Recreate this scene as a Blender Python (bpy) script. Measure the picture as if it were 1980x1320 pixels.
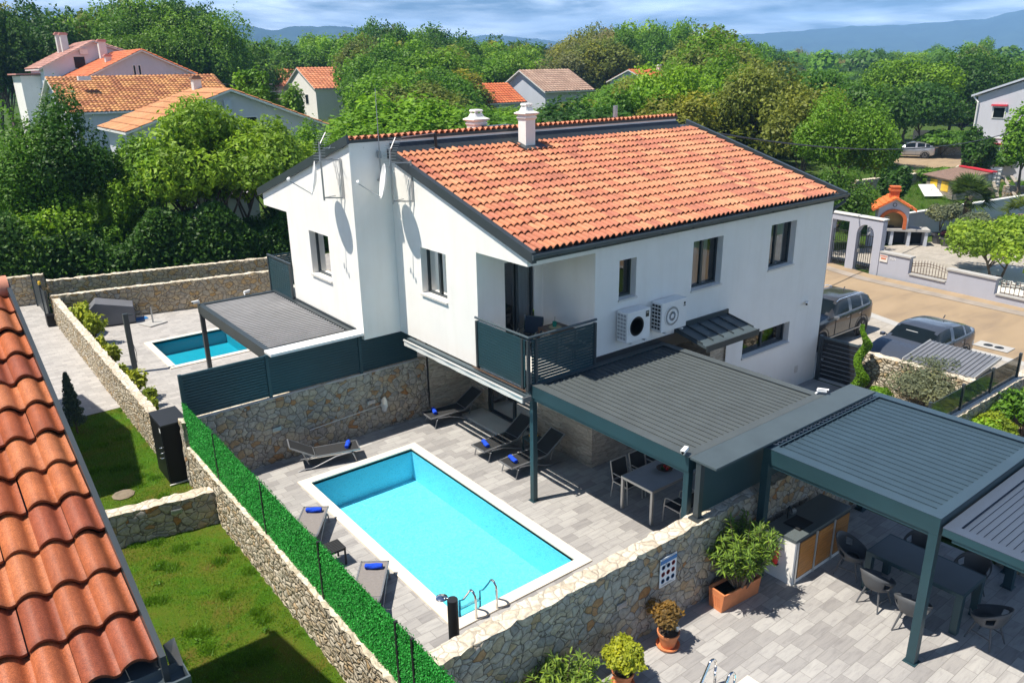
import bpy, bmesh, math, random
import numpy as np
from mathutils import Vector, Matrix

for o in list(bpy.data.objects): bpy.data.objects.remove(o)
S = bpy.context.scene
COL = S.collection
R = math.radians
rnd = random.Random(7)
rng = np.random.default_rng(11)

# ---------------------------------------------------------------- camera
def make_camera():
    yaw, pitch, roll = R(52.2983), R(19.2254), R(-0.9846)
    F = Vector((math.cos(pitch)*math.cos(yaw), math.cos(pitch)*math.sin(yaw), -math.sin(pitch)))
    Rt = Vector((math.sin(yaw), -math.cos(yaw), 0)); U = Rt.cross(F)
    c, s = math.cos(roll), math.sin(roll)
    R2 = c*Rt + s*U; U2 = -s*Rt + c*U
    M = Matrix((( R2.x, U2.x, -F.x, -8.9742), (R2.y, U2.y, -F.y, -11.0983), (R2.z, U2.z, -F.z, 8.4676), (0,0,0,1)))
    cd = bpy.data.cameras.new('camera'); cam = bpy.data.objects.new('camera', cd); COL.objects.link(cam)
    cam.matrix_world = M; cd.sensor_width = 36; cd.lens = 36*1510.63/1980
    cd.clip_start = 0.05; cd.clip_end = 30000
    S.camera = cam
make_camera()

# ---------------------------------------------------------------- light
SUN_EL, SUN_AZ = R(63.4), R(161.4)           # azimuth ccw from +X, towards the sun
sd = bpy.data.lights.new('sun', 'SUN'); sd.energy = 4.9; sd.angle = R(0.53); sd.color = (1.0, 0.93, 0.82)
sun = bpy.data.objects.new('sun', sd); COL.objects.link(sun)
sv = Vector((math.cos(SUN_EL)*math.cos(SUN_AZ), math.cos(SUN_EL)*math.sin(SUN_AZ), math.sin(SUN_EL)))
sun.rotation_euler = sv.to_track_quat('Z', 'Y').to_euler(); sun.location = (-20, 10, 40)

w = bpy.data.worlds.new('World'); S.world = w; w.use_nodes = True
nt = w.node_tree; nt.nodes.clear()
def N(nt, t, **k):
    n = nt.nodes.new(t)
    for a, b in k.items():
        if a in ('ins',):
            for i, v in b.items(): n.inputs[i].default_value = v
        else: setattr(n, a, b)
    return n
L = lambda nt, a, b: nt.links.new(a, b)
out = N(nt, 'ShaderNodeOutputWorld'); bg = N(nt, 'ShaderNodeBackground')
sky = N(nt, 'ShaderNodeTexSky'); sky.sky_type = 'NISHITA'; sky.sun_disc = False
sky.sun_elevation = SUN_EL; sky.sun_rotation = R(90)-SUN_AZ
sky.altitude = 50; sky.air_density = 1.0; sky.dust_density = 0.6; sky.ozone_density = 1.6
tc = N(nt, 'ShaderNodeTexCoord'); sep = N(nt, 'ShaderNodeSeparateXYZ'); L(nt, tc.outputs['Generated'], sep.inputs[0])
zc = N(nt, 'ShaderNodeMath', operation='MAXIMUM', ins={1: 0.0}); L(nt, sep.outputs['Z'], zc.inputs[0])
za = N(nt, 'ShaderNodeMath', operation='ADD', ins={1: 0.09}); L(nt, zc.outputs[0], za.inputs[0])
dx = N(nt, 'ShaderNodeMath', operation='DIVIDE'); dy = N(nt, 'ShaderNodeMath', operation='DIVIDE')
L(nt, sep.outputs['X'], dx.inputs[0]); L(nt, za.outputs[0], dx.inputs[1]); L(nt, sep.outputs['Y'], dy.inputs[0]); L(nt, za.outputs[0], dy.inputs[1])
cmb = N(nt, 'ShaderNodeCombineXYZ'); L(nt, dx.outputs[0], cmb.inputs[0]); L(nt, dy.outputs[0], cmb.inputs[1])
n1 = N(nt, 'ShaderNodeTexNoise', ins={'Scale': 0.75, 'Detail': 9.0, 'Roughness': 0.58, 'Distortion': 0.25}); L(nt, cmb.outputs[0], n1.inputs['Vector'])
cr = N(nt, 'ShaderNodeValToRGB'); cr.color_ramp.elements[0].position = 0.38; cr.color_ramp.elements[1].position = 0.62
L(nt, n1.outputs['Fac'], cr.inputs[0])
n2 = N(nt, 'ShaderNodeTexNoise', ins={'Scale': 0.9, 'Detail': 6.0, 'Roughness': 0.55}); L(nt, cmb.outputs[0], n2.inputs['Vector'])
cc = N(nt, 'ShaderNodeValToRGB'); cc.color_ramp.elements[0].position = 0.3; cc.color_ramp.elements[1].position = 0.75
cc.color_ramp.elements[0].color = (21, 27, 36, 1); cc.color_ramp.elements[1].color = (50, 53, 56, 1)
L(nt, n2.outputs['Fac'], cc.inputs[0])
bl = N(nt, 'ShaderNodeMixRGB', blend_type='MULTIPLY', ins={0: 1.0, 2: (0.78, 0.90, 1.04, 1)}); L(nt, sky.outputs[0], bl.inputs[1])
el = N(nt, 'ShaderNodeMapRange', ins={1: 0.12, 2: 0.45, 3: 1.0, 4: 0.0}); L(nt, sep.outputs['Z'], el.inputs[0])
cf = N(nt, 'ShaderNodeMath', operation='MULTIPLY'); L(nt, cr.outputs[0], cf.inputs[0]); L(nt, el.outputs[0], cf.inputs[1])
mx = N(nt, 'ShaderNodeMixRGB'); L(nt, cf.outputs[0], mx.inputs[0]); L(nt, bl.outputs[0], mx.inputs[1]); L(nt, cc.outputs[0], mx.inputs[2])
bg.inputs['Strength'].default_value = 0.062
L(nt, mx.outputs[0], bg.inputs['Color']); L(nt, bg.outputs[0], out.inputs[0])

S.view_settings.view_transform = 'Standard'; S.view_settings.look = 'None'
S.view_settings.exposure = 0.74; S.view_settings.gamma = 1.0
S.render.engine = 'CYCLES'
S.cycles.max_bounces = 8; S.cycles.transparent_max_bounces = 24; S.cycles.volume_bounces = 0
S.cycles.caustics_reflective = False; S.cycles.caustics_refractive = False

# ---------------------------------------------------------------- materials
def newmat(name):
    m = bpy.data.materials.new(name); m.use_nodes = True; nt = m.node_tree
    return m, nt, nt.nodes['Principled BSDF']
def ramp(nt, stops, interp='LINEAR'):
    r = N(nt, 'ShaderNodeValToRGB'); cr = r.color_ramp; cr.interpolation = interp
    while len(cr.elements) < len(stops): cr.elements.new(0.5)
    for e, (p_, c_) in zip(cr.elements, stops):
        e.position = p_; e.color = (c_[0], c_[1], c_[2], 1)
    return r
def coords(nt, scale=(1,1,1), which='Object', rot=(0,0,0)):
    t = N(nt, 'ShaderNodeTexCoord'); mp = N(nt, 'ShaderNodeMapping')
    mp.inputs['Scale'].default_value = scale; mp.inputs['Rotation'].default_value = rot
    L(nt, t.outputs[which], mp.inputs['Vector']); return mp.outputs[0]
def bump(nt, b, src, strength=0.3, dist=0.02):
    n = N(nt, 'ShaderNodeBump', ins={'Strength': strength, 'Distance': dist}); L(nt, src, n.inputs['Height']); L(nt, n.outputs[0], b.inputs['Normal']); return n
def plain(name, col, rough=0.6, metal=0.0, var=0.12, vscale=2.5, bmp=0.0, bscale=60.0, spec=0.5, coat=0.0, vz=1.0):
    m, nt, b = newmat(name)
    v = coords(nt, (1, 1, vz))
    n = N(nt, 'ShaderNodeTexNoise', ins={'Scale': vscale, 'Detail': 7.0, 'Roughness': 0.62}); L(nt, v, n.inputs['Vector'])
    lo = tuple(c*(1-var) for c in col); hi = tuple(min(1, c*(1+var)) for c in col)
    r = ramp(nt, [(0.3, lo), (0.7, hi)]); L(nt, n.outputs['Fac'], r.inputs[0]); L(nt, r.outputs[0], b.inputs['Base Color'])
    b.inputs['Roughness'].default_value = rough; b.inputs['Metallic'].default_value = metal
    b.inputs['Specular IOR Level'].default_value = spec; b.inputs['Coat Weight'].default_value = coat
    if bmp:
        n2 = N(nt, 'ShaderNodeTexNoise', ins={'Scale': bscale, 'Detail': 4.0}); L(nt, coords(nt), n2.inputs['Vector']); bump(nt, b, n2.outputs['Fac'], bmp, 0.01)
    return m
def stone_mat(name, stops, mortar, scale=4.4, edge=0.035, bs=0.7, stretch=(1,1,1.15), big=0.25):
    m, nt, b = newmat(name)
    v = coords(nt, stretch)
    nd = N(nt, 'ShaderNodeTexNoise', ins={'Scale': 2.2, 'Detail': 3.0}); L(nt, v, nd.inputs['Vector'])
    ma = N(nt, 'ShaderNodeVectorMath', operation='MULTIPLY_ADD'); ma.inputs[1].default_value = (big, big, big)
    L(nt, nd.outputs['Color'], ma.inputs[0]); L(nt, v, ma.inputs[2])
    vo = N(nt, 'ShaderNodeTexVoronoi', ins={'Scale': scale, 'Randomness': 0.95}); L(nt, ma.outputs[0], vo.inputs['Vector'])
    ve = N(nt, 'ShaderNodeTexVoronoi', feature='DISTANCE_TO_EDGE', ins={'Scale': scale, 'Randomness': 0.95}); L(nt, ma.outputs[0], ve.inputs['Vector'])
    sc = N(nt, 'ShaderNodeSeparateColor'); L(nt, vo.outputs['Color'], sc.inputs[0])
    rp = ramp(nt, stops); L(nt, sc.outputs[0], rp.inputs[0])
    nf = N(nt, 'ShaderNodeTexNoise', ins={'Scale': 14.0, 'Detail': 8.0, 'Roughness': 0.7}); L(nt, v, nf.inputs['Vector'])
    rf = ramp(nt, [(0.3, (.62, .6, .58)), (0.7, (1.25, 1.22, 1.18))]); L(nt, nf.outputs['Fac'], rf.inputs[0])
    mu = N(nt, 'ShaderNodeMixRGB', blend_type='MULTIPLY', ins={0: 1.0}); L(nt, rp.outputs[0], mu.inputs[1]); L(nt, rf.outputs[0], mu.inputs[2])
    me = ramp(nt, [(edge*0.35, (0,0,0)), (edge, (1,1,1))]); L(nt, ve.outputs['Distance'], me.inputs[0])
    mm = N(nt, 'ShaderNodeMixRGB', ins={1: (*mortar, 1)}); L(nt, me.outputs[0], mm.inputs[0]); L(nt, mu.outputs[0], mm.inputs[2])
    L(nt, mm.outputs[0], b.inputs['Base Color']); b.inputs['Roughness'].default_value = 0.9; b.inputs['Specular IOR Level'].default_value = 0.25
    hr = ramp(nt, [(0.0, (0,0,0)), (0.16, (.8,.8,.8)), (0.5, (1,1,1))]); L(nt, ve.outputs['Distance'], hr.inputs[0])
    ad = N(nt, 'ShaderNodeMath', operation='MULTIPLY_ADD', ins={1: 0.35}); L(nt, nf.outputs['Fac'], ad.inputs[0]); L(nt, hr.outputs[0], ad.inputs[2])
    bump(nt, b, ad.outputs[0], bs, 0.05)
    return m
M = {}
M['stone'] = stone_mat('rubble_stone', [(0, (.30,.29,.27)), (.2, (.40,.38,.35)), (.4, (.44,.39,.31)), (.55, (.35,.33,.30)), (.7, (.50,.46,.39)), (.84, (.42,.34,.22)), (.93, (.40,.20,.08)), (.96, (.46,.38,.28)), (1, (.50,.44,.36))], (.13,.11,.09), 6.2, .04, .6)
M['stone_top'] = stone_mat('wall_cap_stone', [(0, (.55,.48,.38)), (.5, (.66,.60,.49)), (1, (.72,.67,.58))], (.42,.37,.29), 5.5, 0.05, 0.5)
M['stone_sand'] = stone_mat('sandy_rubble', [(0, (.44,.37,.25)), (.4, (.56,.50,.39)), (.7, (.64,.59,.49)), (.88, (.50,.36,.2)), (1, (.60,.54,.44))], (.15,.12,.07), 7.0, 0.05, 1.1, (1,1,1.5))
M['facing'] = stone_mat('beige_facing_stone', [(0, (.38,.34,.28)), (.5, (.47,.42,.35)), (1, (.55,.50,.42))], (.28,.25,.2), 4.5, 0.02, 0.5, (.55,.55,2.4), 0.08)

def paving_mat(name, c1, c2, bw=.42, rh=.21, rot=0.0, mortar=(.22,.21,.2), vw=(.9,5,1)):
    m, nt, b = newmat(name)
    v = coords(nt, (1,1,1), rot=(0,0,rot))
    br = N(nt, 'ShaderNodeTexBrick', ins={'Scale': 1.0, 'Mortar Size': 0.004, 'Mortar Smooth': 0.1, 'Bias': 0.0, 'Brick Width': bw, 'Row Height': rh, 'Color1': (0,0,0,1), 'Color2': (1,1,1,1), 'Mortar': (.5,.5,.5,1)})
    br.offset = 0.37; L(nt, v, br.inputs['Vector'])
    r = ramp(nt, [(0, c1), (.5, tuple((a+b_)/2*1.04 for a, b_ in zip(c1, c2))), (1, c2)]); L(nt, br.outputs['Color'], r.inputs[0])
    v2 = coords(nt, vw, rot=(0,0,rot))
    # each slab shifts the streaks
    ad = N(nt, 'ShaderNodeVectorMath', operation='MULTIPLY_ADD'); ad.inputs[1].default_value = (7, 7, 7); L(nt, br.outputs['Color'], ad.inputs[0]); L(nt, v2, ad.inputs[2])
    n = N(nt, 'ShaderNodeTexNoise', ins={'Scale': 3.2, 'Detail': 6.0, 'Roughness': 0.6, 'Distortion': 0.8}); L(nt, ad.outputs[0], n.inputs['Vector'])
    rf = ramp(nt, [(0.28, (.78,.77,.78)), (0.5, (1,1,1)), (0.72, (1.10,1.09,1.08))]); L(nt, n.outputs['Fac'], rf.inputs[0])
    mu = N(nt, 'ShaderNodeMixRGB', blend_type='MULTIPLY', ins={0: 1.0}); L(nt, r.outputs[0], mu.inputs[1]); L(nt, rf.outputs[0], mu.inputs[2])
    mm = N(nt, 'ShaderNodeMixRGB', ins={2: (*mortar, 1)}); L(nt, br.outputs['Fac'], mm.inputs[0]); L(nt, mu.outputs[0], mm.inputs[1])
    L(nt, mm.outputs[0], b.inputs['Base Color']); b.inputs['Roughness'].default_value = 0.7; b.inputs['Specular IOR Level'].default_value = 0.3
    iv = N(nt, 'ShaderNodeMath', operation='SUBTRACT', ins={0: 1.0}); L(nt, br.outputs['Fac'], iv.inputs[1]); bump(nt, b, iv.outputs[0], 0.4, 0.006)
    return m
M['paving'] = paving_mat('streaky_grey_paving', (.27,.26,.255), (.40,.39,.375))
M['paving2'] = paving_mat('pale_grey_paving', (.34,.325,.31), (.43,.41,.39), .30, .20, 0, (.26,.25,.24), (.8,3,1))
M['drive'] = paving_mat('driveway_paving', (.34,.31,.265), (.41,.375,.325), .35, .35)

def leaf_mat(name, col, var=.4, trans=0.38, hue=(1.15,1.0,.6), rough=0.55):
    m, nt, b = newmat(name)
    at = N(nt, 'ShaderNodeAttribute', attribute_name='tone'); oi = N(nt, 'ShaderNodeObjectInfo')
    lo = tuple(c*(1-var) for c in col); hi = (col[0]*(1+var)*hue[0], col[1]*(1+var)*hue[1], col[2]*(1+var)*hue[2])
    r = ramp(nt, [(0, lo), (0.5, col), (1, hi)]); L(nt, at.outputs['Fac'], r.inputs[0])
    r2 = ramp(nt, [(0, (.72,.80,.8)), (.5, (1,1,1)), (1, (1.3,1.12,.9))]); L(nt, oi.outputs['Random'], r2.inputs[0])
    mu = N(nt, 'ShaderNodeMixRGB', blend_type='MULTIPLY', ins={0: 1.0}); L(nt, r.outputs[0], mu.inputs[1]); L(nt, r2.outputs[0], mu.inputs[2])
    L(nt, mu.outputs[0], b.inputs['Base Color']); b.inputs['Roughness'].default_value = rough; b.inputs['Specular IOR Level'].default_value = 0.35
    tr = N(nt, 'ShaderNodeBsdfTranslucent'); L(nt, mu.outputs[0], tr.inputs['Color'])
    ms = N(nt, 'ShaderNodeMixShader', ins={0: trans}); L(nt, b.outputs[0], ms.inputs[1]); L(nt, tr.outputs[0], ms.inputs[2])
    L(nt, ms.outputs[0], nt.nodes['Material Output'].inputs[0])
    return m
M['leaf_mid'] = leaf_mat('leaves_mid_green', (.11,.25,.018))
M['leaf_dark'] = leaf_mat('leaves_dark_green', (.055,.145,.016))
M['leaf_bright'] = leaf_mat('leaves_bright_green', (.165,.34,.018))
M['leaf_olive'] = leaf_mat('leaves_olive', (.19,.235,.035))
M['leaf_grey'] = leaf_mat('leaves_grey_brown', (.22,.23,.09), .25)
M['leaf_silver'] = leaf_mat('leaves_silver_olive', (.19,.22,.13), .3)
M['leaf_lime'] = leaf_mat('leaves_lime', (.30,.38,.03), .3)
M['leaf_fig'] = leaf_mat('leaves_fig', (.22,.36,.035), .35)
M['leaf_blue'] = leaf_mat('needles_blue_grey', (.10,.15,.12), .3)
M['leaf_plum'] = leaf_mat('leaves_plum', (.06,.015,.035), .3)
M['grass_blade'] = leaf_mat('grass_blades', (.10,.24,.012), .4, .3)
M['turf'] = leaf_mat('plastic_hedge_leaves', (.022,.33,.035), .4, .3, (2.6,1.35,2.0), .6)
M['bark'] = plain('bark', (.12,.09,.065), .9, var=.35, vscale=9, bmp=.6, vz=.3)

def roof_mat(name, speck=0.0):
    m, nt, b = newmat(name)
    at = N(nt, 'ShaderNodeAttribute', attribute_name='tile')
    n = N(nt, 'ShaderNodeTexNoise', ins={'Scale': 6.0, 'Detail': 8.0, 'Roughness': .7}); L(nt, coords(nt), n.inputs['Vector'])
    r = ramp(nt, [(.3, (.78,.74,.74)), (.7, (1.18,1.18,1.16))]); L(nt, n.outputs['Fac'], r.inputs[0])
    mu = N(nt, 'ShaderNodeMixRGB', blend_type='MULTIPLY', ins={0: 1.0}); L(nt, at.outputs['Color'], mu.inputs[1]); L(nt, r.outputs[0], mu.inputs[2])
    src = mu.outputs[0]
    if speck:
        n3 = N(nt, 'ShaderNodeTexVoronoi', ins={'Scale': 260.0}); L(nt, coords(nt), n3.inputs['Vector'])
        sc = N(nt, 'ShaderNodeSeparateColor'); L(nt, n3.outputs['Color'], sc.inputs[0])
        r3 = ramp(nt, [(0, (.5,.42,.38)), (.55, (.95,.95,.95)), (1, (1.7,1.75,1.6))]); L(nt, sc.outputs[0], r3.inputs[0])
        m3 = N(nt, 'ShaderNodeMixRGB', blend_type='MULTIPLY', ins={0: speck}); L(nt, src, m3.inputs[1]); L(nt, r3.outputs[0], m3.inputs[2]); src = m3.outputs[0]
        bump(nt, b, sc.outputs[0], .15, .002)
    L(nt, src, b.inputs['Base Color']); b.inputs['Roughness'].default_value = .62 if not speck else .5; b.inputs['Specular IOR Level'].default_value = .4
    return m
M['tiles'] = roof_mat('terracotta_tiles'); M['tiles_near'] = roof_mat('speckled_terracotta_tiles', 0.6)

M['render'] = plain('white_render', (.84,.82,.78), .9, var=.03, vscale=1.2, bmp=.35, bscale=140, spec=.2)
M['lilac'] = plain('pale_lilac_render', (.40,.41,.47), .9, var=.03, vscale=1.0, bmp=.2, bscale=90, spec=.2)
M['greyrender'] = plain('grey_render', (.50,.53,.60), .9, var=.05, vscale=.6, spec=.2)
M['sill'] = plain('pale_stone_sill', (.66,.63,.58), .6, var=.08)
M['anthra'] = plain('anthracite_metal', (.055,.068,.076), .38, .35, var=.10, vscale=1.5)
M['anthra_lt'] = plain('weathered_anthracite', (.068,.092,.105), .5, .1, var=.12, vscale=2.0)
M['petrol'] = plain('petrol_metal', (.022,.060,.075), .42, .2, var=.12, vscale=1.2)
M['louvre_nb'] = plain('pale_grey_louvre', (.42,.42,.43), .5, .1, var=.1)
M['louvre_a'] = plain('grey_louvre', (.078,.092,.096), .5, .1, var=.10, vscale=2)
M['louvre_b'] = plain('slate_blue_louvre', (.040,.072,.10), .5, .1, var=.08, vscale=2)
M['black'] = plain('matt_black', (.016,.017,.019), .5, var=.15)
M['blackgloss'] = plain('gloss_black', (.009,.009,.010), .45, spec=.25, var=.1)
M['chrome'] = plain('polished_steel', (.75,.75,.75), .12, 1.0, var=.05)
M['galv'] = plain('galvanised_steel', (.42,.43,.44), .4, .8, var=.1)
M['white'] = plain('white_plastic', (.78,.78,.77), .35, var=.04)
M['offwhite'] = plain('off_white', (.70,.69,.66), .5, var=.05)
M['coping'] = plain('cream_coping', (.74,.67,.57), .65, var=.05, vscale=3)
M['terracotta'] = plain('terracotta_pot', (.58,.20,.075), .75, var=.12, vscale=6)
M['soil'] = plain('soil', (.09,.06,.04), .95, var=.3, vscale=20)
M['wood'] = plain('teak_slats', (.42,.19,.045), .5, var=.25, vscale=4, vz=9)
M['worn'] = plain('weathered_wood', (.30,.26,.22), .85, var=.25, vscale=5)
M['darkwood'] = plain('dark_table_wood', (.10,.06,.04), .45, var=.25, vscale=6)
M['sling'] = plain('charcoal_sling', (.020,.021,.023), .75, var=.12, vscale=25)
M['alu'] = plain('grey_aluminium', (.30,.31,.33), .4, .6, var=.08)
M['alu_pale'] = plain('pale_aluminium', (.62,.62,.60), .4, .5, var=.05)
M['towel'] = plain('royal_blue_towel', (.006,.065,.62), .95, var=.2, vscale=30, bmp=.5, bscale=220)
M['tabletop'] = plain('slate_tabletop', (.46,.50,.56), .3, var=.1)
M['counter'] = plain('dark_granite_counter', (.10,.12,.125), .3, var=.25, vscale=60)
M['red'] = plain('red_enamel', (.6,.01,.01), .3, var=.08)
M['redsheet'] = plain('red_sheet_metal', (.62,.04,.06), .5, var=.1)
M['brick'] = plain('orange_brick', (.55,.13,.035), .8, var=.2, vscale=9)
M['yellow'] = plain('yellow_paint', (.78,.48,.03), .6, var=.15)
M['tan'] = plain('tan_interior', (.48,.33,.13), .8, var=.12)
M['curtain'] = plain('pale_curtain', (.62,.63,.64), .9, var=.12, vscale=18, vz=.05)
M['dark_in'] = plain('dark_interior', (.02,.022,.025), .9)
M['tyre'] = plain('tyre_rubber', (.018,.018,.018), .8)
M['rust'] = plain('rusty_barrel', (.25,.15,.10), .7, var=.3)
M['mint'] = plain('green_glass_mug', (.03,.30,.20), .2)
M['straw'] = plain('straw_placemat', (.45,.38,.22), .9, var=.25, vscale=30)
M['curbgrey'] = plain('concrete_grey', (.40,.39,.37), .85, var=.1, vscale=3)
M['blue'] = plain('blue_sign_print', (.02,.16,.42), .5)
M['signwhite'] = plain('sign_white', (.72,.75,.78), .45, var=.02)
M['signred'] = plain('sign_red_print', (.45,.04,.06), .5)
M['rock'] = plain('loose_rock', (.50,.46,.40), .9, var=.25, vscale=5, bmp=.5, bscale=12)
M['pink'] = plain('faded_pink_tiles', (.55,.26,.22), .85, var=.15, vscale=10)

def glass_mat(name, tint=(.75,.82,.85), ior=1.45, rough=.02, boost=.06):
    m, nt, b = newmat(name); nt.nodes.remove(b)
    t = N(nt, 'ShaderNodeBsdfTransparent'); t.inputs[0].default_value = (*tint, 1)
    g = N(nt, 'ShaderNodeBsdfGlossy', ins={'Roughness': rough}); f = N(nt, 'ShaderNodeFresnel', ins={'IOR': ior})
    a = N(nt, 'ShaderNodeMath', operation='ADD', ins={1: boost}); L(nt, f.outputs[0], a.inputs[0])
    ms = N(nt, 'ShaderNodeMixShader'); L(nt, a.outputs[0], ms.inputs[0]); L(nt, t.outputs[0], ms.inputs[1]); L(nt, g.outputs[0], ms.inputs[2])
    L(nt, ms.outputs[0], nt.nodes['Material Output'].inputs[0]); return m, nt, g, f
M['glass'] = glass_mat('window_glass', (.72,.78,.80), 1.5, .01, .10)[0]
M['carglass'] = plain('car_glass', (.006,.010,.012), .16, var=.05, spec=.3)
M['smoked'] = glass_mat('smoked_panel_glass', (.12,.15,.15), 1.5, .02, .05)[0]
def water(name, tint, ripple):
    m, nt, g, f = glass_mat(name, tint, 1.33, .03, .0)
    tn = N(nt, 'ShaderNodeTexNoise', ins={'Scale': 13.0, 'Detail': 3.0, 'Roughness': .55, 'Distortion': 2.6}); L(nt, coords(nt, (1.2,1,1)), tn.inputs['Vector'])
    tr_ = ramp(nt, [(.30, tuple(c*(.72 if ripple > .3 else .95) for c in tint)), (.46, tint), (.60, tuple(min(1, c*1.22) for c in tint))]); L(nt, tn.outputs['Fac'], tr_.inputs[0])  # noise in the tint imitates the light and dark of refracted ripples
    for q_ in nt.nodes:
        if q_.type == 'BSDF_TRANSPARENT': L(nt, tr_.outputs[0], q_.inputs[0])
    v = coords(nt, (1,1.25,1))
    n = N(nt, 'ShaderNodeTexNoise', ins={'Scale': 11.0, 'Detail': 3.0, 'Roughness': .55, 'Distortion': 1.2}); L(nt, v, n.inputs['Vector'])
    bm = N(nt, 'ShaderNodeBump', ins={'Strength': ripple, 'Distance': .05}); L(nt, n.outputs['Fac'], bm.inputs['Height'])
    L(nt, bm.outputs[0], g.inputs['Normal']); L(nt, bm.outputs[0], f.inputs['Normal'])
    return m
M['water'] = water('pool_water', (.60,.98,1.0), .5); M['water_nb'] = water('still_pool_water', (.45,.85,.95), .12)
M['liner'] = plain('turquoise_liner', (.30,.70,.86), .6, var=.03, vscale=1.5)
M['liner_nb'] = plain('teal_liner', (.03,.40,.50), .6, var=.03)

def road_mat():
    m, nt, b = newmat('dusty_road')
    v = coords(nt, (.35,1,1), rot=(0,0,0))
    n = N(nt, 'ShaderNodeTexNoise', ins={'Scale': 1.1, 'Detail': 8.0, 'Roughness': .6, 'Distortion': .4}); L(nt, v, n.inputs['Vector'])
    r = ramp(nt, [(.25, (.24,.18,.125)), (.5, (.33,.245,.155)), (.75, (.37,.275,.18))]); L(nt, n.outputs['Fac'], r.inputs[0])
    L(nt, r.outputs[0], b.inputs['Base Color']); b.inputs['Roughness'].default_value = .9; b.inputs['Specular IOR Level'].default_value = .2
    n2 = N(nt, 'ShaderNodeTexNoise', ins={'Scale': 50.0, 'Detail': 5.0}); L(nt, coords(nt), n2.inputs['Vector']); bump(nt, b, n2.outputs['Fac'], .3, .01)
    return m
M['road'] = road_mat()
def lawn_mat(name, c):
    m, nt, b = newmat(name)
    n = N(nt, 'ShaderNodeTexNoise', ins={'Scale': 1.1, 'Detail': 8.0, 'Roughness': .65, 'Distortion': .5}); L(nt, coords(nt), n.inputs['Vector'])
    r = ramp(nt, [(.28, c[0]), (.45, c[1]), (.6, c[2]), (.74, c[3])]); L(nt, n.outputs['Fac'], r.inputs[0])
    n2 = N(nt, 'ShaderNodeTexNoise', ins={'Scale': 45.0, 'Detail': 6.0, 'Roughness': .8}); L(nt, coords(nt), n2.inputs['Vector'])
    r2 = ramp(nt, [(.3, (.55,.55,.5)), (.7, (1.35,1.35,1.2))]); L(nt, n2.outputs['Fac'], r2.inputs[0])
    mu = N(nt, 'ShaderNodeMixRGB', blend_type='MULTIPLY', ins={0: 1.0}); L(nt, r.outputs[0], mu.inputs[1]); L(nt, r2.outputs[0], mu.inputs[2])
    L(nt, mu.outputs[0], b.inputs['Base Color']); b.inputs['Roughness'].default_value = .95; b.inputs['Specular IOR Level'].default_value = .1
    bump(nt, b, n2.outputs['Fac'], .8, .04); return m
M['lawn'] = lawn_mat('lawn_turf', [(.15,.11,.03), (.10,.14,.015), (.06,.15,.010), (.045,.125,.008)])
M['meadow'] = lawn_mat('meadow', [(.10,.11,.04), (.06,.10,.02), (.06,.11,.02), (.05,.09,.015)])
M['hill'] = plain('far_hill_scrub', (.035,.065,.045), .95, var=.5, vscale=.006, spec=.1)
M['sea'] = plain('sea_water', (.02,.06,.12), .15, var=.1)

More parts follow.
